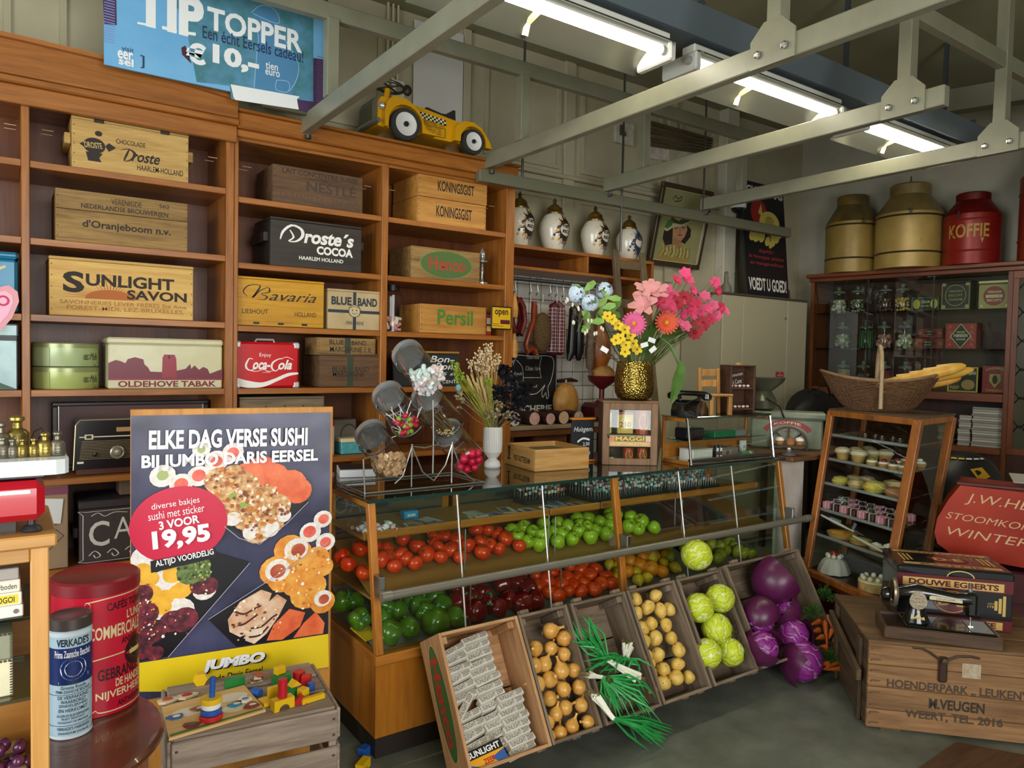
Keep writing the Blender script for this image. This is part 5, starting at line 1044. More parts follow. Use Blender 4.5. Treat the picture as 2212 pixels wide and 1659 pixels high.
p=Print(drum(r,0,-PI/2+.08),.0008);NVY=plain('#132a63',.35);IK=plain('#1b2a3a',.4)
p.rect(-1.5,.128,1.5,.212,NVY,24).text("VERKADE'S",-.8,.216,.8,.234,IK,.03).text('Prima Zaansche Beschuit',-.9,.19,.9,.207,WHITE,.01).ring(0,.162,.72,.03,.0,LB).disc(0,.163,.62,.026,WHITE,32).disc(0,.163,.46,.019,NVY,32).disc(0,.163,.42,.0175,WHITE,32).poly([(-.2,.156),(-.12,.168),(.0,.172),(.12,.17),(.2,.176),(.16,.162),(.2,.152),(.05,.158)],NVY).poly([(-.06,.168),(.02,.182),(.08,.172)],NVY)
p.poly([(-.7,.135),(.1,.138),(.75,.147),(.75,.139),(.1,.130),(-.7,.130)],WHITE).text('ZAANDAM',-.5,.131,.3,.1375,IK,.01)
for s,z0,h,w in(('Groote Ronde',.117,.008,.6),('PRIMA ZAANSCHE BESCHUIT',.108,.007,.85),('DE VERPAKKING',.094,.008,.75),('WAARBORGT',.084,.008,.6),('ZINDELIJKHEID',.074,.008,.7),('EN HERKOMST',.064,.008,.7),('ALLEEN IN BLIKVERPAKKING',.053,.006,.8),('BLIJFT BESCHUIT',.045,.006,.55),('CROQUANT EN SMAKELIJK',.037,.006,.75),("VERKADE'S FABRIEKEN",.022,.007,.8),('ZAANDAM (Holland)',.011,.007,.75)):p.text(s,-w,z0,w,z0+h,IK,.01)
for z in(.127,.104,.032):p.rect(-1.5,z,1.5,z+.001,IK,24)
p.rect(-1.5,.238,1.5,.248,plain('#c8d3d6',.4),24).rect(-1.5,.002,1.5,.009,plain('#c8d3d6',.4),24);p.on(t)
# -- small cabinet in the near left corner
LW_=wood('#c4904e','#a3722f','X',.7,.4,bump=.05);LWZ=wood('#c4904e','#a3722f','Z',.7,.4,bump=.05)
CY=1.42;XR=.065
t=thing('display_cabinet','light wooden open cabinet with glass shelves in the near left corner','cabinet',(XR,CY,0))
b=MB();b.box(-.6,.011,-.01,.26,1.222,1.243,.003);part('top_board',b,LW_,t)
b=MB();b.box(-.026,.0,0,.02,0,1.2215,.002);part('front_stile',b,LWZ,t)
b=MB();b.box(-.014,.0,.0205,.25,0,1.2215,.002);part('side_panel',b,LWZ,t)
b=MB();b.box(-.6,-.0265,0,.02,1.198,1.2215,.002);part('top_rail',b,LW_,t)
b=MB();b.box(-.6,-.015,.238,.248,.1,1.2215);part('back_panel',b,wood('#b9803a','#94602a','X',.5,.4),t)
for z in(1.1,.963,.72):b=MB();b.box(-.6,-.0155,.03,.236,z-.006,z,.001);part('glass_shelf',b,glass('#b9cfc4',2,0,'shelf_glass'),t)
t2=0
for k,(h,c,lb,tx)in enumerate(((.020,'#d8d4cc','white paperback at the bottom of the pile in the near left cabinet','- De Liefste -'),(.021,'#e4e0d6','cream paperback with a plane and yellow label, second in the pile','TOGOI'),(.021,'#d9d2c2','cream paperback with a red bottle picture, third in the pile','Verboden'),(.019,'#9a948c','grey paperback on top of the pile in the near left cabinet','xx'))):
 t=thing('book',lb,'book',(XR-.035-.002*k,CY+.035,1.1005+t2),0,'paperbacks in the near left cabinet');t2+=h+.0006
 b=MB();b.box(-.2,0,0,.13,0,h,.0015);part('cover',b,plain(c,.45),t)
 p=Print(facefr((-.2,0,0),(1,0,0),(0,0,1),(0,-1,0)))
 if k==1:p.rect(.155,.003,.195,h-.003,plain('#e3c41c')).text('TOGOI',.16,.005,.19,h-.006,BLACK,.02).stroke([(.08,.008),(.11,.012),(.14,.009)],.004,plain('#5a6a7a'))
 elif k==2:p.rect(.125,.005,.155,h-.005,plain('#b0402a')).rect(.135,.006,.147,h-.006,plain('#3a2a22')).text('Verboden',.16,.006,.195,h-.006,BLACK)
 elif k==0:p.text(tx,.09,.006,.15,h-.008,plain('#8a8680')).disc(.19,.010,.004,.004,plain('#6a6660'))
 else:p.rect(.03,.004,.16,h-.004,plain('#6d5f58')).stroke([(.05,.008),(.1,.013),(.15,.007)],.004,plain('#3a3431'))
 p.on(t)
for k,(z,h,c,lb)in enumerate(((.9635,.062,'#d6d0ac','cream lace-edged box, the lower one in the near left cabinet'),(1.0265,.044,'#7d8068','grey-green lace-edged box on top of the cream one'))):
 t=thing('lace_box',lb,'box',(XR-.05,CY+.05,z));b=MB();b.box(-.16,0,0,.15,0,h,.002);part('body',b,mottled(c,'#c9c4a4' if k==0 else '#8a8c74',20,.6),t)
 b=MB()
 for i in range(14):b.box(-.004,.001,-.0015,0,h*i/14+.0005,h*i/14+h/28,0)
 for i in range(26):b.box(-.16+.16*i/26,-.16+.16*i/26+.004,-.0015,0,h-.003,h,0)
 part('scalloped_trim',b,plain('#3d3a2c',.7),t,kind='stuff')
t=thing('fruit_box','small wooden box with handwritten lettering, holding dark grapes','box',(XR-.03,CY+.05,.7205));b=MB();b.box(-.2,0,0,.012,0,.115,.002);part('front_board',b,wood('#7d6348','#5c4632','X',1.2,.7),t);b=MB();b.box(-.012,0,.0125,.15,0,.10,.002);b.box(-.2,-.0125,.14,.15,0,.10,.002);part('other_boards',b,OLD,t);b=MB();b.box(-.2,-.0125,.0125,.139,0,.08);part('inner_fill',b,plain('#5b4a36'),t)
p=Print(facefr((-.2,0,0),(1,0,0),(0,0,1),(0,-1,0)));p.text('ORANJE',.12,.078,.185,.100,INK,.01,.2,.12).text('KLEIN',.125,.055,.17,.073,INK,.01,.2,.1);p.on(t)
t=thing('grape_bunch','bunch of dark purple grapes with a felt leaf, in the wooden box','grapes',(XR-.06,CY+.09,.825));rr=random.Random(4)
gme_=MB().ball((0,0,0),(.0105,.0105,.012),12,8).mesh('grape',mottled('#3a1430','#5d2a4a',25,.2),True)
for k in range(34):part('grape',gme_,None,t,loc=(rr.uniform(-.075,.03),rr.uniform(-.03,.03),rr.uniform(-.008,.03)))
b=MB();b.prism([(-.05,0),(-.03,.02),(-.02,.012),(-.005,.03),(.01,.014),(.03,.02),(.03,0),(.04,-.012),(.015,-.02),(0,-.03),(-.02,-.02),(-.045,-.015)],0,.003,TR(-.03,-.045,-.01,1.0));part('felt_leaf',b,plain('#6d9a7a',.8),t)
# red kitchen scale with marble slab and brass weights
t=thing('kitchen_scale','red shop scale with white trim standing on the near left cabinet','scale',(XR-.005,CY,1.243));RS=plain('#b30f22',.18,0,.5)
b=MB();b.box(-.45,0,.0,.2,.022,.088,.012);part('body',b,RS,t)
b=MB();b.box(-.45,-.02,-.0025,-.0002,.068,.075,.001);part('white_trim',b,plain('#e4e2dd',.3),t)
b=MB();b.box(-.45,.001,.02,.18,.089,.097,.002);part('black_neck',b,plain('#2b2326',.4),t)
b=MB();b.lathe([(.014,0),(.016,.003),(.012,.009),(.006,.012),(.006,.0218)],18,TR(-.018,.03,0));part('foot',b,plain('#2c2c2e',.4),t,True)
b=MB();b.box(-.4,-.04,.03,.18,.0,.0218);part('base_plate',b,plain('#2a211c',.5),t)
b=MB();b.prism([(-.5,.0),(.015,.0),(.028,.006),(.034,.018),(.034,.14),(.028,.155),(.015,.162),(-.5,.162)],.0975,.122,TR(0,-.005,0));part('marble_slab',b,mottled('#c9d0d3','#e0e4e5',5,.25),t)
BRS=mottled('#7a6a35','#a8924a',25,.35,.8);BRS2=mottled('#6a6458','#8a8270',25,.4,.7)
def weight(loc,s,m,lb):
 t=thing('brass_weight',lb,'weight',loc,0,'shop weights on the slab');t.scale=(s,s,s)
 b=MB();b.lathe([(0,0),(.0115,0),(.0125,.002),(.0118,.022),(.0085,.026),(.005,.028)],22);part('body',b,m,t,True)
 b=MB();b.lathe([(.005,.028),(.0045,.034),(.0075,.037),(.0075,.040),(.004,.042),(0,.042)],18);part('knob',b,m,t,True)
 p=Print(drum(.0118));
 for k,tx in enumerate(('GR','100','o')):p.text(tx,-.4,.016-.006*k,.4,.020-.006*k,plain('#2c2616'))
 p.on(t)
ZS=1.3655
for q,s,m,lb in(((.003,1.470,1.351),.95,BRS2,'dull grey weight at the left edge, front row on the slab'),((.016,1.470,1.350),.85,BRS2,'dull grey weight, second in the front row'),((.030,1.470,1.350),.85,BRS,'small brass weight, third in the front row'),((.046,1.470,1.350),.85,BRS,'small brass weight with a dark stamp, fourth in the front row'),((.062,1.470,1.350),1.1,BRS,'taller bright brass weight, fifth in the front row'),((.080,1.470,1.350),1.12,BRS2,'brown brass weight, last at the right end of the slab'),((.024,1.540,1.344),1.75,BRS,'largest brass weight, standing in the back row'),((.000,1.530,1.347),1.5,BRS2,'dark weight with a loop, back row at the left edge')):
 weight((q[0],q[1],ZS),s*.87,m,lb)
b=MB();b.tube([(0,0,0),(-.001,0,.02),(.004,0,.036),(.016,0,.042),(.018,0,.034),(.008,0,.018),(.001,0,.002)],.0012);solo('wire_loop','thin black wire loop standing behind the small weights','loop',b,BLACK,loc=(.045,1.560,1.363))
# -- things on the glass counter top
ZC_=.9935
# tilted glass jars on a wire rack
t=thing('jar_rack','chrome wire rack holding five tilted glass jars on the left of the counter','rack',(1.5,2.78,ZC_));RK=Vector((1.5,2.78,ZC_))
JP=[(1.473,2.700,1.438),(1.382,2.700,1.257),(1.305,2.700,1.093),(1.569,2.700,1.250),(1.684,2.700,1.084)]
wr=plain('#c5c8c8',.22,.9)
def wire(pts,nm='wire',r=.0035):b=MB();b.tube([Vector(p)-RK for p in pts],r,6);part(nm,b,wr,t,True)
AX=Vector((.0,.89,.456));JR=.068
for q in JP:
 c=Vector(q)+AX*.03;X_=Vector((1,0,0));Z_=AX.cross(X_)*-1
 wire([c+X_*(JR+.004)*math.sin(a)-Z_*(JR+.004)*math.cos(a)for a in[(-1.25+2.5*k/12)for k in range(13)]],'front_cradle')
 c=Vector(q)+AX*.20;wire([c+X_*(JR+.004)*math.sin(a)-Z_*(JR+.004)*math.cos(a)for a in[(-1.25+2.5*k/12)for k in range(13)]],'back_cradle')
zf=ZC_+.004
wire([(1.18,2.69,zf),(1.74,2.69,zf),(1.74,2.98,zf),(1.18,2.98,zf),(1.18,2.69,zf)],'base_frame',.004)
wire([(1.18,2.69,zf),(1.18,2.71,1.13),(1.20,2.72,1.135),(1.27,2.74,1.135)],'side_wire')
wire([(1.324,2.72,1.02),(1.36,2.72,1.05),(1.40,2.72,1.17),(1.46,2.72,1.16),(1.52,2.72,1.17),(1.55,2.72,1.16),(1.592,2.72,1.17),(1.64,2.72,1.05),(1.71,2.72,1.0)],'front_wire');wire([(1.40,2.72,1.17),(1.45,2.72,1.06),(1.5,2.71,1.02),(1.56,2.72,1.08),(1.592,2.72,1.17)],'front_wire')
wire([(1.495,2.72,1.36),(1.50,2.72,1.2),(1.50,2.72,1.05)],'front_wire');wire([(1.40,2.72,1.18),(1.40,2.72,1.0)],'front_wire');wire([(1.592,2.72,1.18),(1.592,2.72,1.0)],'front_wire')
jar=MB();jar.lathe([(0,0),(JR-.008,0),(JR,.008),(JR,.225),(JR-.004,.232)],30);jme=jar.mesh('glass_body',JAR,True)
lidb=MB();lidb.lathe([(JR+.003,.232),(JR+.003,.256),(JR-.004,.26),(JR-.016,.256),(0,.256)],30);LDM=plain('#c4c7c8',.35,.7);lme_=lidb.mesh('lid',LDM,True)
JROT=AX.to_track_quat('Z','Y').to_euler()
def tjar(q,label):o=thing('sweet_jar',label,'jar',q,rot=JROT);part('glass_body',jme,None,o);part('lid',lme_,None,o);return o
rr=random.Random(5)
def inner(k,n,rad,zmax,size):
 """spots piled on the low side of a tilted jar (towards -Y), near its mouthless end"""
 out=[]
 while len(out)<n:
  x,y,z=rr.uniform(-rad,rad),rr.uniform(-rad,rad),size+(zmax-size)*rr.random()**1.7
  if x*x+y*y<rad*rad and y<rad*1.2-z*.9:out.append((x,y,z))
 return out
AXI=Matrix.Rotation(0,3,'X')
j=tjar(JP[0],'topmost tilted glass jar, full of pastel marshmallow twists')
MSH=[plain(c,.7)for c in('#e9e4e0','#e9c9cf','#cfe0da','#e6dccf')]
me=[]
for m in MSH:b=MB();b.tube([(-.024,0,0),(-.008,.006,.004),(.008,-.004,.004),(.024,.004,0)],.010,7);me.append(b.mesh('marshmallow',m,True))
for k,q in enumerate(inner(0,95,.056,.12,.012)):part('marshmallow',me[k%4],None,j,loc=q,rot=(rr.uniform(0,3),rr.uniform(0,3),rr.uniform(0,3)))
j=tjar(JP[1],'tilted glass jar of red and green lollipops, on the left of the middle row')
me=[]
for c in('#c21f3a','#8fae3a','#d23a55'):
 b=MB();b.slot(0);b.ball((0,0,0),.0115,10,7);b.slot(1);b.tube([(0,0,.011),(0,0,.07)],.0017,5);me.append(b.mesh('lollipop',[plain(c,.2),WHITE],True))
for k,q in enumerate(inner(1,34,.053,.06,.012)):part('lollipop',me[k%3],None,j,loc=q,rot=(rr.uniform(-.8,.8),rr.uniform(-.8,.8),0))
j=tjar(JP[2],'lowest left tilted glass jar, full of brown fudge cubes')
b=MB();b.box(-.015,.015,-.012,.012,-.009,.009,.002);m1=b.mesh('fudge_cube',mottled('#b08a5f','#c9a77c',30,.8));m2=b.mesh('fudge_cube',mottled('#a67f5a','#b8946a',30,.8))
for k,q in enumerate(inner(2,110,.054,.15,.012)):part('fudge_cube',(m1,m2)[k%2],None,j,loc=q,rot=(rr.uniform(0,3),rr.uniform(0,3),rr.uniform(0,3)))
j=tjar(JP[3],'tilted glass jar of thin liquorice wood sticks, on the right of the middle row')
b=MB();b.slot(0);b.tube([(0,0,0),(0,0,.17)],.003,6);b.slot(1);b.lathe([(.0034,-.001),(.0034,.001)],6);m1=b.mesh('liquorice_stick',[plain('#6d5536',.7),plain('#d9c08a',.7)],True)
for k in range(40):
 a=rr.uniform(-2.7,-.45);q=.06*math.sqrt(rr.uniform(.2,1));part('liquorice_stick',m1,None,j,loc=(q*math.cos(a),q*math.sin(a),.008+rr.uniform(0,.008)),rot=(rr.uniform(-.05,.2),rr.uniform(-.1,.1),0))
j=tjar(JP[4],'lowest right tilted glass jar, holding bright red gumballs')
b=MB();b.ball((0,0,0),.0195,16,10);m1=b.mesh('gumball',plain('#c9143c',.35),True)
for q in((-.035,-.04,.022),(.005,-.047,.022),(.042,-.03,.022),(-.044,.0,.022),(-.01,-.006,.022),(.032,.008,.022),(.0,.034,.022),(-.03,.033,.025),(-.02,-.035,.058),(.02,-.04,.056),(.01,-.005,.055)):part('gumball',m1,None,j,loc=q)
# white box, dried flower vase
t=thing('white_box','flat white box with black top, left of the tilted jars','box',(1.33,3.16,ZC_),-.3);b=MB();b.box(-.07,.09,-.08,.09,0,.034,.002);part('body',b,plain('#e6e8ec',.4),t);b=MB();b.box(-.066,.086,-.076,.086,.0342,.037);part('black_top',b,plain('#17171a',.3),t)
t=thing('ribbed_vase','white ribbed vase of dried flowers behind the tilted jars','vase',(2.017,3.047,.994));rb=.043
b=MB();b.ball((0,0,0),1,48,2);b=MB();prof=[(.036,0),(.040,.01),(.036,.03),(.020,.045),(.030,.058),(.044,.08),(.047,.12),(.046,.19),(.043,.205)]
for k in range(1):pass
n_=60;V=[];Fc=[]
for i in range(n_):
 a=2*PI*i/n_;f=1+(.035 if i%2 else-.0)
 for r,z in prof:V.append((r*f*math.cos(a),r*f*math.sin(a),z))
kk=len(prof)
for i in range(n_):
 w=(i+1)%n_
 for q in range(kk-1):Fc.append((i*kk+q,w*kk+q,w*kk+q+1,i*kk+q+1))
Fc.append([i*kk for i in range(n_)][::-1]);b=MB();b.add(V,Fc);part('vase_body',b,plain('#d9d6d2',.5),t)
VP=Vector((2.017,3.047,.994))
def spray(name,root,tips,thing_,m,head,hm,n=8,spread=.02,label=None):
 st=MB();hd=MB()
 for tp in tips:
  for k in range(n):
   T=Vector(tp)-VP+Vector((rr.uniform(-1,1),rr.uniform(-1,1),rr.uniform(-1,1)))*spread;r0=Vector((rr.uniform(-.02,.02),rr.uniform(-.02,.02),.19));md=(r0+T)/2+Vector((rr.uniform(-.01,.01),0,rr.uniform(-.01,.02)))
   st.tube([r0,md,T],.0012,4,False);head(hd,T,(T-md).normalized())
 part(name+'_stems',st,m,thing_,kind='stuff');part(name+'_heads',hd,hm,thing_,kind='stuff')
def h_ball(r,n=5):
 def f(b,T,d):
  for k in range(n):b.ball(T+Vector((rr.uniform(-1,1),rr.uniform(-1,1),rr.uniform(-1,1)))*r*2.2-d*.01*k,r,6,4)
 return f
def h_ear(b,T,d):b.tube([T-d*.07,T-d*.04,T-d*.01,T],[.001,.005,.004,.0005],5)
def h_petal(s,n=7):
 def f(b,T,d):
  for k in range(n):
   a=Vector((rr.uniform(-1,1),rr.uniform(-1,1),rr.uniform(-1,1))).normalized();c_=a.cross(Vector((.3,.5,.8))).normalized();b.add([T,T+a*s*.6+c_*s*.35,T+a*s,T+a*s*.6-c_*s*.35],[(0,1,2,3)])
 return f
tp=lambda*l:l
spray('cream_grass',None,[(1.866,3.020,1.536),(1.923,3.020,1.570),(1.977,3.020,1.590),(2.005,3.020,1.549),(1.941,3.020,1.503)],t,plain('#c9b27a',.7),h_ball(.005,6),plain('#d9c4a0',.8),7,.025)
spray('wheat',None,[(1.846,3.020,1.457),(1.894,3.020,1.435),(1.932,3.020,1.412)],t,plain('#c9b06a',.7),h_ear,plain('#cdb878',.8),8,.02)
spray('lime_fern',None,[(1.769,3.000,1.502),(1.788,3.000,1.447),(1.954,3.000,1.413)],t,plain('#9fb03a',.6),h_petal(.014,10),plain('#a9bf3a',.6),8,.02)
spray('black_foliage',None,[(2.048,3.000,1.481),(2.078,3.000,1.413),(2.037,3.000,1.367),(2.136,3.000,1.342),(2.109,3.000,1.273),(2.163,3.000,1.389)],t,plain('#1c1a1c',.6),h_petal(.03,12),plain('#1d1b20',.5),10,.035)
spray('pale_leaves',None,[(2.011,2.980,1.300),(1.958,2.980,1.267),(2.068,2.980,1.253),(1.799,2.980,1.338)],t,plain('#9a8a5a',.7),h_petal(.022,6),plain('#b5a880',.7),5,.03)
b=MB();c_=Vector((1.772,2.980,1.397))-VP;b.ball(c_,(.014,.014,.018),12,8)
for k in range(40):a=rr.uniform(0,6.28);e=rr.uniform(-.9,1.4);d=Vector((math.cos(a)*math.cos(e),math.sin(a)*math.cos(e),math.sin(e)));b.add([c_+d*.012,c_+d*.032+Vector((.001,0,0)),c_+d*.012+Vector((.003,.003,0))],[(0,1,2)])
part('blue_thistle_head',b,plain('#86b5b5',.7),t,kind='stuff');b=MB();b.tube([c_,(0,0,.2)],.0015);part('thistle_stem',b,plain('#9aa58a',.7),t)
# open wine crate, slate, soup cupboard
a0=Vector((2.121,2.829,.994));a1=Vector((2.437,2.797,.994));wc=(a0+a1)/2;ww=(a1-a0).length;wrz=math.atan2(a1.y-a0.y,a1.x-a0.x)
t=thing('wine_crate','open shallow pine wine crate with branded figures on its short side','crate',tuple(wc),wrz);PN=wood('#cfa15f','#a9783a','X',.9,.55);d_=.31;h_=.107
b=MB();b.box(-ww/2,ww/2,0,.012,0,h_,.002);part('front_board',b,PN,t)
for s in(-1,1):b=MB();b.box(s*ww/2-(.012 if s>0 else 0),s*ww/2+(.012 if s<0 else 0),.0125,d_,0,h_,.002);part('side_board',b,wood('#cfa15f','#a9783a','Y',.9,.55),t)
b=MB();b.box(-ww/2+.0125,ww/2-.0125,d_-.012,d_,0,h_,.002);part('back_board',b,PN,t)
b=MB();b.box(-ww/2+.013,ww/2-.013,.013,d_-.013,.0,.008);part('bottom_board',b,PN,t)
p=Print(lambda u,v,l:(-ww/2-l,d_-u,v));p.text('PORT-ROTTERDAM',.1,.03,.26,.06,INK,.01).stroke([(.05,.03),(.05,.085)],.012,INK).disc(.05,.09,.012,.009,INK).rect(.03,.03,.07,.036,INK);p.on(t)
b=MB();b.box(-.05,.1,.06,.2,.0,.085,.004);b.M=None;solo('brown_packet','olive bag and dark ring lying inside the pine wine crate','packet',b,plain('#6d6438',.6),loc=(wc.x,wc.y+.02,ZC_+.0085))
t=thing('slate_sign','small chalk slate with orange wooden ends standing behind the wine crate','sign',(2.566,3.004,.994),-.18);
b=MB();b.box(-.068,.068,-.006,.006,.012,.225,.002);part('slate',b,plain('#1a2022',.5),t)
for z in(0,.2255):b=MB();b.box(-.074,.074,-.018,.018,z,z+.0115,.003);part('wooden_end',b,plain('#d27a1f',.5),t)
p=Print(front(.136,.21,-.006,0,.012));p.text('Huisgem.',.08,.68,.95,.84,WHITE,.0,.3).stroke([(.25,.45),(.5,.54),(.8,.5)],.05,WHITE).text('2,50',.5,.34,.8,.44,WHITE,.01).disc(.55,.16,.3,.1,plain('#9fb5c0'));p.on(t)
a0=Vector((2.584,2.863,.994));a1=Vector((2.826,2.703,.994));mc=(a0+a1)/2;mw=(a1-a0).length;mrz=math.atan2(a1.y-a0.y,a1.x-a0.x);mh=.325;md_=.17
t=thing('soup_cupboard','small glazed wooden cupboard of red and yellow soup packs, under the brass pot','cupboard',tuple(mc),mrz);SWD=wood('#94714f','#6b4d33','Z',1,.6);SWX=wood('#94714f','#6b4d33','X',1,.6);DKW=wood('#4a3020','#33200f','Z',1,.5)
for s in(-1,1):b=MB();b.box(s*mw/2-(.01 if s>0 else 0),s*mw/2+(.01 if s<0 else 0),.016,md_,0,mh,.002);part('side_panel',b,DKW,t)
b=MB();b.box(-mw/2-.004,mw/2+.004,.0,md_+.002,mh,mh+.012,.003);part('top_board',b,SWX,t);b=MB();b.box(-mw/2+.01,mw/2-.01,.016,md_,0,.012);part('bottom_board',b,SWX,t)
b=MB();b.box(-mw/2+.01,mw/2-.01,md_-.008,md_,.012,mh);part('back_panel',b,plain('#3d2d22',.6),t)
b=MB();b.box(-mw/2+.01,mw/2-.01,.03,md_-.009,.150,.158);part('inner_shelf',b,plain('#33302c',.5),t)
dr=part('door',MB().box(-mw/2,-mw/2+.036,0,.015,0,mh,.002).box(mw/2-.036,mw/2,0,.015,0,mh,.002).box(-mw/2+.036,mw/2-.036,0,.015,0,.034,.002).box(-mw/2+.036,mw/2-.036,0,.015,mh-.036,mh,.002),SWD,t)
b=MB();b.box(-mw/2+.035,mw/2-.035,.006,.009,.034,mh-.036);part('glass_pane',b,GLASS,dr)
b=MB();b.tube([(-mw/2+.026,-.002,.155),(-mw/2+.026,-.014,.16),(-mw/2+.034,-.016,.15),(-mw/2+.028,-.008,.143)],.0025,6);part('ring_handle',b,BLACK,dr)
b=MB();b.box(-mw/2+.034,mw/2-.034,.002,.010,.097,.156,.001);part('sign_plate',b,plain('#b9a276',.5),dr)
p=Print(facefr((-mw/2+.034,.002,.097),(1,0,0),(0,0,1),(0,-1,0)));W_=mw-.068;p.rect(.004,.004,W_-.004,.025,plain('#d8a07a')).rect(.004,.028,W_-.004,.055,plain('#6b5b36')).rect(.004,.028,.03,.055,plain('#d88a5a')).rect(W_-.03,.028,W_-.004,.055,plain('#e0c0a8')).text('MAGGI',.034,.031,W_-.036,.053,plain('#e3c94a',.5),.03).text('SOEPTABLETTEN',.012,.008,W_-.012,.022,plain('#e8d65a',.5),.02,.2);p.on(dr)
MX=Matrix.Translation(mc)@Matrix.Rotation(mrz,4,'Z')
def inm(x,y,z):return tuple(MX@Vector((x,y,z)))
def soup(name,lb,x,z,kind,w,h,c,c2,tx=None):
 o=thing(name,lb,'tin' if kind=='can' else 'box',inm(x,.07,z),mrz)
 b=MB()
 if kind=='can':b.lathe([(0,0),(w,0),(w,h),(0,h)],24);part('body',b,plain(c,.3),o,True);p=Print(drum(w));p.disc(0,h*.5,.75,h*.36,plain(c2,.35));[p.text(s,-.5,h*(.62-.16*i),.5,h*(.62-.16*i)+h*.08,plain('#5a2a10'))for i,s in enumerate(('MAGGI','SOEP','TAB'))]
 else:
  b.box(-w/2,w/2,0,.05,0,h,.002);part('body',b,plain(c,.35),o);p=Print(front(w,h));p.rect(.0,.88,1,1,plain('#a81a1f')).disc(.5,.45,.34,.3,plain(c2,.4))
  if tx:p.text(tx,.15,.3,.85,.55,plain('#b3201c'),.03)
 p.on(o,'printed_label')
zt_=ZC_*0
soup('soup_box','narrow yellow soup pack with red cap, upper left in the cupboard',-.105,.1585,'box',.034,.125,'#e3c614','#e3c614','AAB');soup('soup_box','yellow and red soup box, upper middle in the cupboard',-.015,.1585,'box',.085,.115,'#e0a41c','#e8c56a','210');soup('soup_can','tall red soup canister with yellow oval, upper right in the cupboard',.078,.1585,'can',.036,.13,'#b8321a','#e5a21c')
soup('soup_can','short red tin with round yellow label, lower middle in the cupboard',.005,.0125,'can',.028,.072,'#a82a1c','#e5a21c');soup('soup_can','short red tin with round yellow label, lower right in the cupboard',.08,.0125,'can',.028,.072,'#a82a1c','#e8ae24');soup('soup_box','slim yellow pack at the lower left in the cupboard',-.12,.0125,'box',.022,.075,'#e8cf1c','#e8cf1c')
t=thing('seasoning_bottle','tiny dark sauce bottle with red cap in the cupboard','bottle',inm(-.085,.06,.0125),mrz);b=MB();b.lathe([(0,0),(.012,0),(.012,.03),(.005,.042),(.005,.055)],16);part('bottle_body',b,plain('#2a1208',.15),t,True);b=MB();b.lathe([(.006,.0555),(.006,.066),(0,.067)],12);part('cap',b,plain('#a81a24',.4),t,True);p=Print(drum(.012));p.rect(-.8,.006,.8,.022,plain('#e3c614'),6);p.on(t,'printed_label')
# hammered brass pot with artificial flowers
BV=Vector(inm(.03,.085,mh+.0125))
m,nt,bs=_new('hammered_brass');L=nt.links.new;N=nt.nodes.new;bs.inputs['Base Color'].default_value=lin('#a08642');bs.inputs['Metallic'].default_value=1;bs.inputs['Roughness'].default_value=.24
tc=N('ShaderNodeTexCoord');v_=N('ShaderNodeTexVoronoi');v_.inputs['Scale'].default_value=95;L(tc.outputs['Object'],v_.inputs['Vector']);bp=N('ShaderNodeBump');bp.inputs['Strength'].default_value=.9;bp.inputs['Distance'].default_value=.004;L(v_.outputs['Distance'],bp.inputs['Height']);L(bp.outputs[0],bs.inputs['Normal'])
t=thing('brass_pot','hammered brass pot full of artificial flowers, on top of the soup cupboard','pot',tuple(BV));FT=t
b=MB();b.lathe([(0,0),(.06,0),(.088,.012),(.102,.04),(.106,.075),(.103,.13),(.094,.198),(.09,.208),(.086,.205),(.09,.15),(.09,.08)],48);part('pot_body',b,m,t,True)
FY=2.80
def bl(px,py,y=FY):return px
stem=MB();GSTEM=plain('#4d6a2a',.6);BSTEM=plain('#6b5636',.7)
def fstem(p,r=.0025,bend=.03):P_=Vector(p)-BV;r0=Vector((P_.x*.12,P_.y*.1,.15));md=r0.lerp(P_,.55)+Vector((0,0,bend));stem.tube([r0,md,P_],r,5,False)
def petals(b,c,d,n,L_,w,cup=.3,off=0.,tiers=1):
 d=Vector(d).normalized();x=d.orthogonal().normalized();y=d.cross(x)
 for tr in range(tiers):
  for k in range(n):
   a=2*PI*(k+.5*tr)/n+off;e=x*math.cos(a)+y*math.sin(a);s=d.cross(e);LL=L_*(1-.22*tr);cc=cup+.35*tr
   q0=c+d*.002*tr;q1=c+e*LL*.55+d*LL*cc*.5;q2=c+e*LL+d*LL*cc*.55
   b.add([q0-s*w*.15,q0+s*w*.15,q1+s*w*.5,q2+s*w*.25,q2-s*w*.25,q1-s*w*.5],[(0,1,2,5),(5,2,3,4)])
V0=Vector((-.55,-.82,.1))
def flower(name,p,n,L_,w,mat,cmat,d=V0,cup=.3,tiers=1,cr=.2,label=None):
 c=Vector(p)-BV;b=MB();petals(b,c,d,n,L_,w,cup,0,tiers);e=part(name,b,mat,FT,label=label);fstem(p)
 if cmat:b=MB();b.ball(c+Vector(d).normalized()*L_*.12,L_*cr,10,6);part('flower_centre',b,cmat,e,True)
PK1,PK2,PK3,ORG,YEL,BLUH,SALM,CRIM=[plain(c,.6)for c in('#dc5a8e','#d63a62','#e8487a','#e0522a','#e8c80e','#cfe0ee','#e09a98','#a80f28')]
flower('pink_daisy',(2.667,2.740,1.730),22,.065,.018,PK1,plain('#e09a2a',.7),cup=.15,tiers=2,label='pink daisy with a yellow centre')
flower('orange_daisy',(2.907,2.740,1.747),20,.064,.017,ORG,plain('#e8a82a',.7),cup=.15,tiers=2,label='orange daisy with a yellow centre')
flower('salmon_lily',(2.822,2.780,1.884),6,.10,.05,SALM,None,(-.4,-.5,.75),.8,2,label='pale salmon lily');flower('salmon_lily',(2.759,2.760,1.831),6,.08,.045,SALM,None,(-.8,-.4,.3),.8,1)
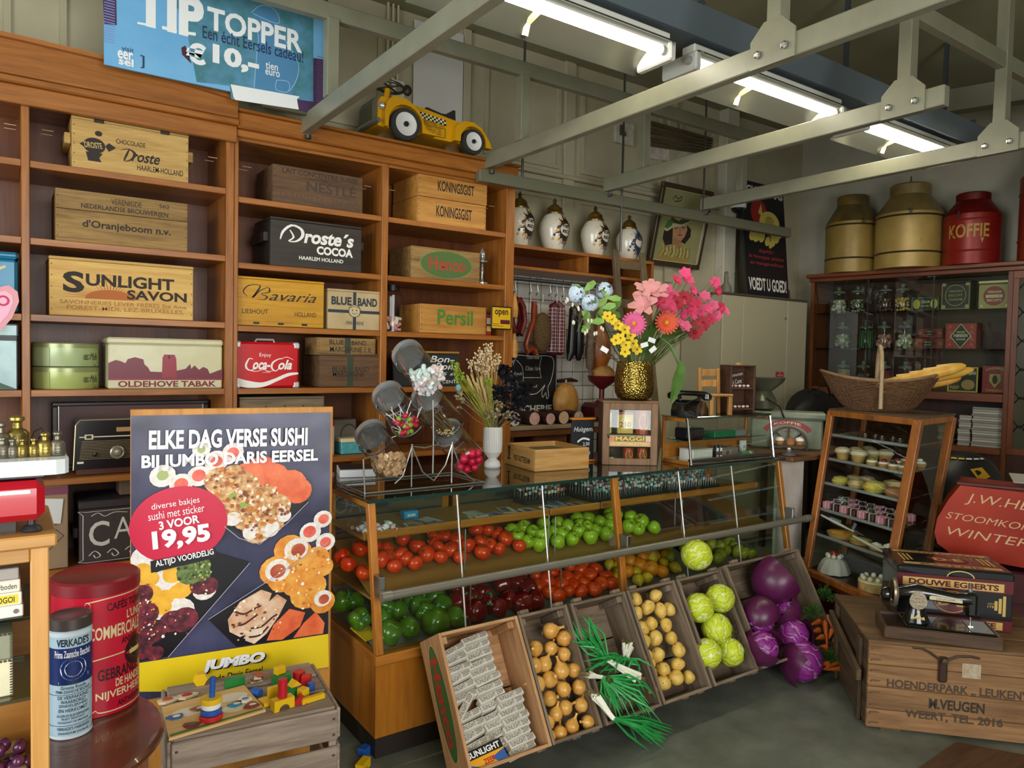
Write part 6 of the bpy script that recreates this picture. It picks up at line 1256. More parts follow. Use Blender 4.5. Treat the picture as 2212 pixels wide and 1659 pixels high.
flower('pink_chrysanthemum',(2.872,2.760,1.849),26,.075,.012,PK2,None,(-.1,-.8,.5),.5,3);flower('pink_chrysanthemum',(2.964,2.780,1.838),24,.06,.012,PK3,None,(.2,-.8,.3),.5,3)
for q in((2.380,2.860,1.872),(2.548,2.840,1.898),(2.419,2.800,1.825)):
 b=MB()
 for k in range(60):
  a=rr.uniform(0,6.28);e=math.acos(rr.uniform(-1,1));d=Vector((math.cos(a)*math.sin(e),math.sin(a)*math.sin(e),math.cos(e)));petals(b,Vector(q)-BV+d*.042,d,4,.015,.014,.1,a)
 part('hydrangea_head',b,BLUH,FT,kind='stuff');fstem(q,.003)
b=MB()
for q,d in(((2.415,2.840,1.889),(-.2,-.3,1)),((2.535,2.800,1.860),(.1,-.6,-.8)),((2.500,2.800,1.806),(.5,-.5,.6)),((2.373,2.800,1.746),(-.6,-.5,-.5)),((2.416,2.790,1.732),(.2,-.6,-.8)),((2.579,2.800,1.794),(1,-.3,-.1))):
 petals(b,Vector(q)-BV,Vector(d).orthogonal(),3,.07,.04,.2,rr.uniform(0,6))
part('hydrangea_leaves',b,mottled('#6f9a42','#8fb55a',30,.6),FT,kind='stuff')
for q in((2.516,2.740,1.747),(2.558,2.740,1.718),(2.493,2.750,1.762),(2.606,2.740,1.699),(2.683,2.760,1.731),(2.646,2.740,1.670),(2.566,2.730,1.655),(2.606,2.730,1.621),(2.545,2.740,1.643),(2.667,2.740,1.630),(2.601,2.730,1.586),(2.695,2.740,1.600)):
 c=Vector(q)-BV;b=MB();petals(b,c,V0,5,.028,.024,.15,rr.uniform(0,6));e=part('orchid_bloom',b,YEL,FT);b=MB();b.ball(c+V0*.004,.005,7,5);part('flower_centre',b,plain('#9a4a10',.6),e);fstem(q,.0015)
for q in((3.150,2.840,2.037),(3.178,2.840,2.001),(3.219,2.840,1.944),(3.063,2.820,1.990),(2.985,2.820,1.934),(3.075,2.800,1.876),(3.019,2.800,1.898),(3.150,2.800,1.880),(3.478,2.900,2.014),(3.501,2.900,1.967),(3.365,2.880,1.924),(3.440,2.880,1.874),(3.507,2.880,1.865),(3.369,2.860,1.848),(3.306,2.860,1.826),(3.317,2.840,1.773),(3.400,2.860,1.791),(3.238,2.840,1.783),(3.476,2.880,1.816),(3.574,2.900,1.850),(3.036,2.760,1.746),(3.074,2.760,1.735),(3.163,2.800,1.824),(3.097,2.800,1.800),(2.929,2.800,1.892),(3.253,2.840,1.875)):
 b=MB();petals(b,Vector(q)-BV,(rr.uniform(-.8,.2),-.8,rr.uniform(-.2,.6)),6,.036,.026,.25,rr.uniform(0,6),2);part('cherry_blossom',b,(PK3,plain('#e8608a',.6),plain('#d6305a',.6))[rr.randrange(3)],FT);fstem(q,.0016)
for q in((3.028,2.790,1.860),(3.104,2.800,1.890),(3.213,2.800,1.734),(3.195,2.800,1.707),(3.270,2.810,1.757)):b=MB();petals(b,Vector(q)-BV,V0,9,.045,.03,.35,0,3);part('carnation',b,CRIM,FT,label='crimson carnation');fstem(q)
part('stems',stem,GSTEM,FT,kind='stuff')
stem=MB();bud=MB()
for q in((2.314,2.760,1.783),(2.261,2.760,1.814),(2.284,2.740,1.736),(2.347,2.720,1.716),(2.327,2.720,1.688),(2.387,2.720,1.684),(2.242,2.780,1.836),(2.449,2.740,1.709)):
 fstem(q,.0012,-.02)
 for k in range(2):bud.ball(Vector(q)-BV+Vector((rr.uniform(-.02,.02),0,rr.uniform(-.02,.02))),(.006,.006,.011),7,5)
for q in((3.597,2.950,2.125),(3.348,2.950,2.144),(3.430,2.950,2.110),(3.754,2.970,2.111),(3.523,2.960,2.161),(3.677,2.960,2.062)):fstem(q,.0008,.03)
part('twigs',stem,BSTEM,FT,kind='stuff');part('willow_catkins',bud,plain('#e8e2d0',.8),FT,kind='stuff')
def leafblade(name,pts,w,m):
 b=MB();P_=[Vector(p)-BV for p in pts];V=[]
 for i,q in enumerate(P_):
  s=Vector((.8,-.56,0))*w[i];V+=[q-s,q+Vector((.2,.3,0))*w[i],q+s]
 b.add(V,[(3*i+k,3*i+k+1,3*i+k+4,3*i+k+3)for i in range(len(P_)-1)for k in(0,1)]);part(name,b,m,FT,True)
GLF=mottled('#3d5a1f','#52702c',20,.5)
leafblade('broad_leaf',[(2.863,2.760,1.628),(3.006,2.780,1.695),(3.156,2.800,1.739),(3.274,2.820,1.757)],(.005,.05,.055,.01),GLF);leafblade('broad_leaf',[(2.746,2.760,1.565),(2.812,2.780,1.688),(2.917,2.800,1.767),(2.987,2.820,1.871)],(.01,.035,.03,.01),GLF);leafblade('broad_leaf',[(2.669,2.760,1.568),(2.680,2.760,1.635),(2.691,2.780,1.696)],(.01,.04,.02),GLF);leafblade('broad_leaf',[(2.799,2.780,1.570),(2.903,2.800,1.654),(3.013,2.820,1.683)],(.01,.04,.015),GLF)
leafblade('drooping_leaf',[(2.837,2.720,1.669),(2.872,2.680,1.628),(2.884,2.640,1.556),(2.898,2.620,1.521),(2.859,2.600,1.450),(2.834,2.600,1.379),(2.809,2.600,1.332)],(.004,.01,.008,.02,.034,.022,.008),mottled('#3a5c1a','#4e7424',12,.45))
b=MB()
for q,a in(((2.435,2.700,1.594),.5),((2.707,2.700,1.624),-.3),((2.768,2.700,1.602),-.7),((2.780,2.720,1.650),.3)):
 b=MB();b.box(-.02,.02,-.001,.001,-.012,.012,0,TR(*(Vector(q)-BV),0,a,-.4));part('price_tag',b,WHITE,FT)
 # glazed chrome-edged case with phone, toy chair and bonbon shelf on top
DX0,DX1,DY0,DY1=2.985,3.69,2.61,2.82
t=thing('chrome_case','low glazed display case with chrome edges, right of the soup cupboard','display case',(0,0,ZC_));h_=.247;CHR=plain('#c9cccd',.12,1)
for x in(DX0,DX1):
 for s in(0,):b=MB();b.beam((x,DY0,.0),(x,DY0+.035,h_),.014,.014,(0,-1,0),.004);part('chrome_post',b,CHR,t)
 b=MB();b.box(x-.008,x+.008,DY1-.016,DY1,.0,h_,.002);part('wood_post',b,CWZ,t)
 b=MB();b.box(x-.008,x+.008,DY0+.05,DY1-.016,h_-.02,h_,.002);b.box(x-.008,x+.008,DY0+.01,DY1-.016,.0,.02,.002);part('wood_side_rail',b,CWY,t)
for y,z in((DY0-.004,.006),(DY0+.032,h_)):b=MB();b.box(DX0-.008,DX1+.008,y,y+.014,z-.006,z+.008,.004);part('chrome_rail',b,CHR,t)
b=MB();b.box(DX0,DX1,DY0+.004,DY0+.024,.0145,.032,.002);part('bottom_rail',b,plain('#4a4540',.3,.5),t)
b=MB();b.box(DX0-.01,DX1+.01,DY0+.03,DY1+.005,h_+.0005,h_+.008,.001);part('top_glass',b,glass('#c9d2cc',2.4,.02,'case_top_glass'),t)
b=MB();b.add([(DX0,DY0+.008,.03),(DX1,DY0+.008,.03),(DX1,DY0+.038,h_-.006),(DX0,DY0+.038,h_-.006)],[(0,1,2,3)]);part('front_pane',b,GLASS,t)
b=MB();b.box(DX0+.01,DX1-.01,DY0+.05,DY1-.02,.125,.129);part('glass_shelf',b,glass('#b9cfc4',2,0,'shelf_glass'),t)
b=MB();b.box(DX0+.009,DX1-.009,DY1-.012,DY1-.008,.02,.1);part('back_rail',b,CW,t)
Z1=ZC_+.1295;Z0=ZC_+.0005
t=thing('cash_tin','black telephone-shaped box inside the chrome case, on its glass shelf','box',(3.1,2.73,Z1));b=MB();b.box(-.07,.07,-.05,.05,0,.06,.008);part('body',b,plain('#19191b',.3),t);b=MB();b.lathe([(.012,.06),(.012,.068),(0,.07)],12);part('knob',b,CHR,t)
t=thing('green_case','flat green box beside a clear box on the glass shelf in the chrome case','box',(3.34,2.72,Z1));b=MB();b.box(-.09,.09,-.04,.04,0,.036,.002);part('body',b,plain('#1c6a45',.4),t);b=MB();b.box(.0905,.19,-.035,.035,0,.034,.002);part('clear_end',b,plain('#8f9698',.2,.4),t)
t=thing('white_carton','white cardboard box inside the chrome case at its left','box',(3.14,2.715,Z0));b=MB();b.box(-.08,.08,-.05,.05,0,.07,.003);part('body',b,plain('#d9d6ca',.5),t);b=MB();b.box(-.082,.082,-.052,.052,.0705,.076,.002);part('lid',b,plain('#c9c5b8',.5),t)
for x,lb,c in((3.29,'black and white printed can inside the chrome case','#1c1c1e'),(3.32,'second black and white can, right of the first inside the chrome case','#2a2628')):t=thing('printed_can',lb,'can',(x,2.70,Z0));b=MB();b.lathe([(0,0),(.014,0),(.014,.085),(0,.085)],16);part('body',b,plain(c,.3),t,True);p=Print(drum(.014));p.rect(-.7,.02,.7,.03,WHITE,5).rect(-.7,.05,.4,.07,WHITE,5).disc(.1,.04,.5,.008,plain('#b33a3a'));p.on(t,'printed_label')
t=thing('biscuit_box','long grey printed biscuit box lying at the back inside the chrome case','box',(3.43,2.75,Z0));b=MB();b.box(-.08,.08,-.03,.03,0,.06,.002);part('body',b,plain('#857c6c',.5),t);p=Print(front(.16,.06,-.03));p.rect(.05,.3,.6,.8,plain('#a39a88')).disc(.4,.55,.1,.2,plain('#8a4a42'));p.on(t,'printed_label')
t=thing('scotch_tub','green and white tub lying on its side inside the chrome case','tub',(3.57,2.69,ZC_+.0205),rot=(0,PI/2,.2));b=MB();b.lathe([(0,-.03),(.02,-.03),(.02,.02),(0,.02)],20);part('tub_body',b,plain('#dfe6e2',.4),t,True);b=MB();b.lathe([(.021,-.05),(.021,-.0305),(0,-.0305)],20);part('lid',b,plain('#4a9a3a',.4),t,True);p=Print(lambda u,v,l:((.02+l)*math.cos(u),(.02+l)*math.sin(u),v));p.rect(-3.1,.0,3.1,.012,plain('#1f7a5a'),20);p.on(t,'printed_band')
t=thing('white_packet','small white packet standing behind the green tub in the chrome case','packet',(3.6,2.76,Z0));b=MB();b.box(-.02,.02,-.01,.01,0,.09,.002);part('body',b,plain('#e6e8e6',.5),t);p=Print(front(.04,.09,-.01));p.rect(.2,.5,.8,.7,plain('#9fb5b0'));p.on(t,'printed_label')
ZT_=ZC_+h_+.0085
t=thing('telephone','black vintage rotary telephone on the left end of the chrome case','telephone',(3.10,2.73,ZT_),.35);BK=plain('#121212',.16,0,.6)
b=MB();b.prism([(-.1,0),(.11,0),(.105,.02),(.035,.075),(-.03,.085),(-.085,.06),(-.1,.03)],-.07,.07,Matrix(((1,0,0,0),(0,0,-1,0),(0,1,0,0),(0,0,0,1))));part('body',b,BK,t)
b=MB();b.lathe([(.036,0),(.036,.006),(.03,.010),(.012,.012),(0,.014)],26,TR(.068,0,.056,0,.68,0));d_=part('dial',b,plain('#202020',.25),t,True)
b=MB()
for k in range(10):a=k*.55;b.lathe([(.005,.0102),(.004,.0106),(0,.0106)],8,TR(.068,0,.056,0,.68,0)@TR(.024*math.cos(a),.024*math.sin(a),0))
part('finger_holes',b,plain('#8f8f8a',.4),d_,kind='stuff')
b=MB();b.tube([(-.02,-.105,.105),(-.02,-.085,.118),(-.02,-.04,.122),(-.02,.04,.122),(-.02,.085,.118),(-.02,.105,.105)],[.022,.018,.014,.014,.018,.022],12);part('handset',b,BK,t,True)
for s in(-1,1):b=MB();b.lathe([(.026,0),(.026,.022),(.018,.03)],18,TR(-.02,s*.1,.118,PI,0));part('handset_cup',b,BK,t,True)
for s in(-1,1):b=MB();b.box(-.035,-.005,s*.055-.006,s*.055+.006,.08,.108,.003);part('cradle_fork',b,BK,t)
b=MB();b.tube([(-.08,-.06,.02),(-.12,-.08,.01),(-.14,-.04,.03),(-.11,.0,.06),(-.09,-.08,.1),(-.02,-.1,.1)],.004,6);part('cord',b,BK,t,True)
t=thing('doll_chair','small light wooden chair on the chrome case, its seat empty','chair',(3.28,2.71,ZT_),-.25);CWD=wood('#c49150','#9b6a30','Z',.8,.4)
b=MB();b.box(-.075,.075,-.065,.065,.105,.118,.004);part('seat',b,CWD,t)
for x in(-.062,.062):
 b=MB();b.box(x-.011,x+.011,-.06,-.04,0,.1045,.002);part('leg',b,CWD,t)
 b=MB();b.beam((x,.053,0),(x,.07,.26),.02,.018,(0,1,0),.002);part('back_leg',b,CWD,t)
for z in(.235,.175):b=MB();b.box(-.05,.05,.056,.07,z-.022,z+.018,.003);part('back_slat',b,CWD,t)
t=thing('bonbon_stand','dark wooden stepped stand with chalk lettering and rows of bonbons','stand',(3.52,2.75,ZT_),-.2);BW=wood('#5a3a26','#3d2516','X',1,.6)
for s in(-1,1):b=MB();b.box(s*.085-.006,s*.085+.006,-.05,.05,0,.27,.002);part('side_panel',b,BW,t)
b=MB();b.box(-.0785,.0785,.03,.045,.0,.27,.002);part('back_board',b,BW,t)
for z in(.02,.14):b=MB();b.box(-.0785,.0785,-.048,.0295,z,z+.01,.002);part('step',b,BW,t)
b=MB();b.box(-.0915,.0915,-.05,.05,.2705,.279,.002);part('top_board',b,BW,t)
p=Print(front(.157,.1,.03,0,.16));p.text('Tompoucen',.1,.35,.95,.6,WHITE,0,.3,.25).text('à Cent',.45,.05,.9,.3,WHITE,0,.3,.25);p.on(t)
bm_=MB().ball((0,0,0),(.011,.011,.008),10,6).mesh('bonbon',plain('#d6b9a0',.4),True);bm2=MB().ball((0,0,0),(.011,.011,.008),10,6).mesh('bonbon',plain('#e9e4da',.4),True)
for z in(.03,.15):
 for k in range(5):part('bonbon',(bm_,bm2)[(k+(z>.1))%2],None,t,loc=(-.06+.03*k,-.02,z+.009))
b=MB();b.lathe([(0,0),(.02,0),(.018,.012),(0,.014)],14);part('small_bun',b,plain('#b98a52',.6),t,True,loc=(.0,0,.2795))
# upper shelf inside the counter: cards, booklets, sweets, and the rows of charms on pins
ZS1=S1+.0005-.02
rr=random.Random(9)
for k,(x0,x1,cs)in enumerate(((1.20,1.6,4),(1.66,2.1,5),(2.14,2.4,3))):
 for q in range(cs):
  x=x0+(q+.5)*(x1-x0)/cs;y=2.77+.07*(q%2);w=(x1-x0)/cs*.8;
  nm=('price card','booklet','picture card')[k]
  t=thing('booklet' if k else 'paper_card','%s lying %s on the upper counter shelf, %s bay'%(nm,('leftmost','second from the left','third from the left','fourth from the left','rightmost')[q],('left','second','third')[k]),'card',(x,y,ZS1+.001),rr.uniform(-.3,.3))
  b=MB();b.box(-w/2,w/2,-.06,.06,0,.006 if k else .003,.001);part('cover',b,plain(('#c9ccd0','#a9a39a','#d6d3cc','#8f93b5','#bcae96')[(q+k)%5],.3),t)
  p=Print(lambda u,v,l:(u,v,(.006 if k else .003)+l));p.rect(-w*.4,-.03,w*.1,.04,plain(('#5d7a8a','#7a5a6a','#8a8a5a','#d8d2c4','#3a6aa8')[(q+2*k)%5],.4)).rect(w*.15,-.05,w*.4,.05,plain(('#e6e4de','#b9b6c8','#c9a58a')[q%3],.4)).text('7,-' if k==0 and q==2 else '2,50',-w*.3,-.055,w*.0,-.035,INK);p.on(t,'printed_picture')
t=thing('blue_box','small bright blue packet at the back of the upper counter shelf','packet',(1.5,2.93,ZS1+.0005));b=MB();b.box(-.035,.035,-.02,.02,0,.035,.002);part('body',b,plain('#2a8fc4',.35),t);p=Print(front(.07,.035,-.02));p.text('zoet',.2,.3,.8,.7,WHITE,.02);p.on(t)
wme=[]
for c in('#e9e4e2','#e6b9b4','#d9dbe6'):
 b=MB();b.ball((0,0,0),(.02,.015,.014),10,6)
 for s in(-1,1):b.add([(s*.018,0,0),(s*.036,.012,.008),(s*.036,-.012,.008),(s*.036,0,-.008)],[(0,1,2),(0,2,3),(0,3,1)])
 wme.append(b.mesh('wrapped_sweet',plain(c,.25),True))
for k in range(12):
 o=solo('wrapped_sweet','twist-wrapped sweet on the upper counter shelf, %s of its row, %s row'%(ORD[k%5],ORD[k//5]),'sweet',MB().add([(0,0,0)],[]),WHITE,loc=(1.205+.03*(k%5),2.735+.03*(k//5),ZS1+.015+.01*(k%2)),rz=rr.uniform(0,6),group='wrapped sweets on the upper counter shelf');o.data=wme[k%3]
for k,(x0,x1)in enumerate(((2.12,2.40),(2.46,2.96),(3.0,3.42))):
 t=thing('charm_board','dark board of charms on pins, %s, upper counter shelf'%('left of the counter post','right of the counter post','at the right')[k],'charm display',((x0+x1)/2,2.9,ZS1+.001));w=x1-x0
 b=MB();b.box(-w/2,w/2,-.13 if k else .0,.11,0,.02,.002);part('board',b,plain('#232b28',.6),t)
 cs_=('#d8dcd8','#9fc0c8','#c9546a','#e3d9a0','#7aa892','#e9e9e6','#b88fa0','#5a6f9a','#e6b8a8');ms=[plain(c,.4)for c in cs_]+[STEEL]
 b=MB();rows=5 if k else 3
 for r in range(rows):
  n=int(w/.02)
  for i in range(n):
   x=-w/2+.012+i*.02+rr.uniform(-.003,.003);y=(-.115 if k else .01)+r*.05;z=.055+rr.uniform(-.008,.01)+.008*r
   b.slot(9);b.tube([(x,y,.02),(x,y,z)],.0012,4,False);b.slot(rr.randrange(9)if k!=1 else rr.choice((0,0,5,5,1,2,4)))
   if i%3:b.box(x-.007,x+.007,y-.002,y+.002,z-.006,z+.010)
   else:b.ball((x,y,z),.008,6,4)
 part('charms',b,ms,t,kind='stuff')
 # empty trays at the right end of the fruit shelf
for k,(x,lb)in enumerate(((2.98,'empty shiny metal tray on the fruit shelf right of the green apples'),(3.28,'second empty metal tray, at the right end of the fruit shelf'))):
 t=thing('metal_tray',lb,'tray',(x,2.84,.685),rot=(.29,0,0));b=MB();b.box(-.13,.13,-.15,.15,0,.003);part('tray_floor',b,plain('#8f8f88',.25,.8),t)
 for q in((-.13,.13,-.15,-.147),(-.13,.13,.147,.15),(-.13,-.127,-.147,.147),(.127,.13,-.147,.147)):b=MB();b.box(q[0],q[1],q[2],q[3],.0031,.016);part('tray_rim',b,plain('#a9aaa5',.25,.8),t)
 # -- butcher's corner against the tiled wall
t=thing('wall_box_shelf','long shallow wooden box shelf on the wall carrying four pottery jars','shelf',(0,4.0,0))
b=MB();b.box(2.73,4.09,0,.33,2.272,2.295,.002);part('top_board',b,SW,t);b=MB();b.box(2.73,4.065,0,.33,2.135,2.156,.002);part('lower_board',b,SW,t)
for x in(3.42,):b=MB();b.box(x,x+.02,.004,.33,2.157,2.271);part('divider',b,SWV,t)
b=MB();b.box(4.066,4.09,0,.33,1.75,2.2715,.002);part('end_panel',b,SWV,t);b=MB();b.box(2.75,4.065,.315,.33,2.157,2.271);part('back_board',b,plain('#5a2a12',.5),t)
b=MB();b.box(3.78,4.065,.1,.33,1.86,1.88,.002);b.box(3.92,3.94,.2,.33,1.88,2.134);part('side_shelf',b,SW,t)
POTW=plain('#d9d2bd',.2,0,.4);POTB=plain('#27304e',.4);POTO=plain('#c98a2a',.4);POTK=plain('#221c1a',.4);BRL=mottled('#6b5223','#8f7136',20,.35,.8)
for k,(x,r,h,lb,txt)in enumerate(((2.912,.102,.385,'white pottery jar with flowers, brass lid, leftmost on the box shelf','PORTO\nRICO'),(3.212,.106,.38,'white pottery jar with flowers, brass lid, second from the left','PORTO\nRICO'),(3.592,.106,.378,'white pottery jar with flowers, brass lid, third from the left','PORTO\nRICO'),(3.935,.10,.35,'blue and white pottery jar, smallest and rightmost on the box shelf','MARTINO'))):
 t=thing('pottery_jar',lb,'jar',(x,4.12,2.296),.35,'pottery jars on the box shelf');hb=h*.68
 prof=[(0,0),(r*.55,0),(r*.62,.01),(r*.82,hb*.25),(r,hb*.58),(r*.97,hb*.74),(r*.72,hb*.94),(r*.58,hb)]
 b=MB();b.lathe(prof,36);part('body',b,POTW,t,True)
 b=MB();b.lathe([(r*.6,hb+.0005),(r*.62,hb+.01),(r*.52,hb+.025),(r*.5,hb+.045),(r*.3,hb+.065),(r*.14,hb+.075),(r*.1,hb+.085),(r*.16,hb+.095),(r*.08,hb+.105),(0,h)],26);part('brass_lid',b,BRL,t,True)
 def pr_(v):
  v=max(0,min(hb,v))
  for(r0,z0),(r1,z1)in zip(prof,prof[1:]):
   if z0<=v<=z1 and z1>z0:return r0+(r1-r0)*(v-z0)/(z1-z0)
  return prof[-1][0]
 p=Print(lambda u,v,l:((pr_(v)+l+.002)*math.cos(u-PI/2),(pr_(v)+l+.002)*math.sin(u-PI/2),v),.001);c1=POTB if k==3 else POTK;c2=POTB if k==3 else POTO
 cv=hb*.56
 for q in range(26):a=q*2*PI/26;p.poly([(.62*math.cos(a+s)*f,cv+hb*.30*math.sin(a+s)*f)for s,f in((-.12,1.0),(0,1.3+.25*(q%3)),(.12,1.0),(0,.95))],(c1,c2)[q%2])
 p.ring(0,cv,.62,hb*.30,.035,c1,30);
 for q in range(6):p.disc(-1.1+.12*q,hb*(.3+.1*(q%4)),.10,.009,(c2,c1)[q%2],8);p.disc(-.3+.15*q,hb*.2+.006*(q%2),.07,.007,plain('#5a6a9a',.4)if k<3 else c1,8)
 for i,s in enumerate(txt.split('\n')):p.text(s,-.40,cv+.012-.034*i,.40,cv+.034-.034*i,POTK,.03)
 p.on(t,'painted_pattern')
 # framed portrait leaning out from the wall
o=Vector((4.309,4.29,2.325));U_=Vector((.605,0,0));Vv=Vector((0,-.14,.64))
t=thing('framed_portrait','framed painting of a woman in a flowered hat, tilted out from the wall','painting',tuple(o),rot=(math.atan2(.14,.64),0,0));fw,fh=.605,.655;FRM=plain('#4a3a26',.35,.2)
for q in((0,fw,0,.04),(0,fw,fh-.04,fh),(0,.04,.0405,fh-.0405),(fw-.04,fw,.0405,fh-.0405)):b=MB();b.box(q[0],q[1],-.02,.012,q[2],q[3],.006);part('frame_bar',b,FRM,t)
b=MB()
for q in((.037,fw-.037,.037,.046),(.037,fw-.037,fh-.046,fh-.037),(.037,.046,.046,fh-.046),(fw-.046,fw-.037,.046,fh-.046)):b.box(q[0],q[1],-.012,-.004,q[2],q[3],.002)
part('cream_slip',b,plain('#c9b894',.4),t)
b=MB();b.box(.045,fw-.045,-.003,.004,.045,fh-.045);part('canvas',b,mottled('#8a8f62','#a39c6a',4,.6),t)
p=Print(facefr((0,-.0032,0),(fw,0,0),(0,0,fh),(0,-1,0)),.0004);sk=plain('#b98a62',.6);hr=plain('#2c2018',.7)
N_=(0,.64,.14)
def pq(L_):return[((x-4.309)/.605,(z-2.325)/.64)for x,y,z in L_]
for L_,c in(([(4.425,4.229,2.606),(4.424,4.244,2.537),(4.467,4.255,2.484),(4.546,4.251,2.504),(4.514,4.219,2.650)],hr),([(4.682,4.215,2.669),(4.735,4.221,2.640),(4.743,4.234,2.582),(4.691,4.248,2.518),(4.633,4.244,2.536)],hr),([(4.526,4.221,2.640),(4.577,4.214,2.671),(4.664,4.214,2.673),(4.692,4.222,2.635),(4.674,4.235,2.575),(4.641,4.244,2.537),(4.587,4.242,2.543),(4.536,4.233,2.583)],sk),([(4.548,4.238,2.562),(4.641,4.244,2.537),(4.671,4.253,2.493),(4.548,4.259,2.469)],plain('#a8794f',.6)),([(4.405,4.267,2.432),(4.458,4.255,2.483),(4.564,4.258,2.471),(4.677,4.251,2.505),(4.745,4.262,2.453),(4.789,4.282,2.361),(4.621,4.289,2.329),(4.412,4.287,2.340)],plain('#a08a4a',.6)),([(4.422,4.229,2.605),(4.446,4.218,2.653),(4.525,4.214,2.674),(4.653,4.205,2.712),(4.725,4.193,2.767),(4.724,4.206,2.709),(4.633,4.217,2.658),(4.519,4.223,2.633),(4.461,4.230,2.598)],plain('#c9bd92',.6)),([(4.484,4.215,2.669),(4.471,4.198,2.747),(4.520,4.190,2.782),(4.650,4.190,2.781),(4.718,4.195,2.760),(4.707,4.206,2.707),(4.613,4.215,2.667)],plain('#3d4a2c',.6)),([(4.507,4.207,2.706),(4.503,4.197,2.751),(4.586,4.195,2.761),(4.624,4.204,2.720),(4.572,4.210,2.691)],plain('#c9a83a',.6)),([(4.419,4.224,2.628),(4.453,4.211,2.688),(4.514,4.211,2.684),(4.499,4.221,2.642),(4.456,4.227,2.615)],plain('#4f7a3a',.6)),([(4.585,4.193,2.767),(4.667,4.190,2.783),(4.724,4.203,2.721),(4.676,4.210,2.692)],plain('#2c3320',.6))):p.poly(pq(L_),c)
for k in range(16):x0=1100+11*k;p.stroke([(.22+.035*k,.27-.02*(k%3)),(.25+.034*k,.2-.012*(k%4)),(.2+.037*k,.12+.01*(k%3))],.03,plain(('#b5a456','#7d7434','#c4b57a','#8f8252')[k%4],.6))
for L_,w,c in(([(4.543,4.224,2.628),(4.573,4.221,2.638)],.012,hr),([(4.619,4.220,2.645),(4.658,4.220,2.646)],.012,hr),([(4.597,4.222,2.636),(4.613,4.229,2.606),(4.597,4.230,2.599)],.008,plain('#8a5a3a')),([(4.593,4.235,2.578),(4.615,4.233,2.585),(4.640,4.234,2.583)],.018,plain('#a8322a')),([(4.460,4.176,2.847),(4.485,4.169,2.879),(4.517,4.174,2.855),(4.552,4.168,2.882),(4.553,4.176,2.848),(4.481,4.179,2.833)],.012,hr)):p.stroke(pq(L_),w,c)
p.on(t,'painted_picture')
# cupboard with cheese poster
t=thing('metal_cupboard','tall cream metal cupboard with three doors, below the cheese poster','cupboard',(0,3.9,0));FC=plain('#a9a388',.45)
b=MB();b.box(4.78,5.93,.021,.43,0,2.09);part('carcass',b,FC,t);b=MB();b.box(4.77,5.94,.0,.44,2.091,2.108,.003);part('top_plate',b,plain('#4b4638',.5),t)
for a,c in((4.782,5.035),(5.04,5.64),(5.645,5.928)):b=MB();b.box(a,c,0,.0205,.05,2.085,.003);part('door',b,FC,t)
b=MB();b.box(5.50,5.61,-.003,-.0002,1.40,1.465);part('red_label',b,plain('#a81c28',.4),t);b=MB();b.lathe([(.012,0),(.012,.004)],12,TR(5.615,0,1.93,PI/2));b.lathe([(.01,0),(.01,.004)],12,TR(5.62,0,1.41,PI/2));part('lock',b,STEEL,t)
p=Print(facefr((5.5,-.003,1.40),(1,0,0),(0,0,1),(0,-1,0)));p.text('NIET',.04,.048,.07,.056,WHITE).text('OPENEN',.015,.03,.095,.04,WHITE).text('a.u.b.',.03,.01,.08,.018,WHITE);p.on(t)
t=thing('cheese_poster','black cheese advertisement board with yellow and red cheeses, on the metal cupboard','poster',(5.245,4.03,2.1085),rot=(math.atan2(-.1,1.0),0,0));pw,ph=.60,1.02
b=MB();b.box(0,pw,0,.012,0,ph,.002);part('board',b,plain('#14151a',.45),t)
p=Print(facefr((0,0,0),(pw,0,0),(0,0,ph),(0,-1,0)),.0005);YC=plain('#c9b95a',.5);RC=plain('#9a2420',.5)
p.text('ECHTE KAAS',.04,.885,.97,.965,plain('#d9d6cc'),.03).disc(.38,.74,.19,.115,RC).poly([(.36,.74),(.44,.82),(.47,.7)],YC).disc(.62,.66,.24,.105,YC).disc(.62,.66,.08,.045,plain('#a3954a')).ring(.62,.66,.11,.06,.015,plain('#8f8240'))
for x,y,s in((.3,.54,.1),(.2,.535,.08),(.42,.53,.08),(.55,.50,.07),(.68,.5,.07),(.78,.53,.06),(.62,.47,.05),(.85,.58,.07),(.74,.57,.12)):p.disc(x,y,s,s*.55,YC,16,.4)
for s,y0,y1,a,c in(('dagelijks',.385,.425,.33,.68),('in hompjes, plakjes',.33,.37,.1,.92),('en kaasgerechten',.275,.315,.12,.9)):p.text(s,a,y0,c,y1,plain('#a3303a',.5),.01)
p.text('VOEDT U GOED!',.06,.06,.95,.17,plain('#e6e3da'),.03);p.on(t)
t=thing('grey_bottle','small grey stoneware bottle at the left end of the cupboard top','bottle',(4.996,4.050,2.116)[:2]+(2.1085,));b=MB();b.lathe([(0,0),(.045,0),(.045,.06),(.02,.1),(.016,.17),(.02,.18),(0,.18)],18);part('body',b,plain('#6d6a58',.5),t,True);b=MB();b.lathe([(.012,.1805),(.012,.19),(0,.192)],10);part('stopper',b,plain('#4a3a2a'),t)
for k in range(2):b=MB();b.box(-.01,.01,-.04,.04,0,.1,.003,TR(0,0,.0,0,-.2));solo('dark_book','small dark book leaning at the right of the cheese poster, %s'%('left one','right one')[k],'book',b,plain(('#2c2a28','#3a3530')[k],.5),loc=(5.875+.03*k,4.1,2.1105))
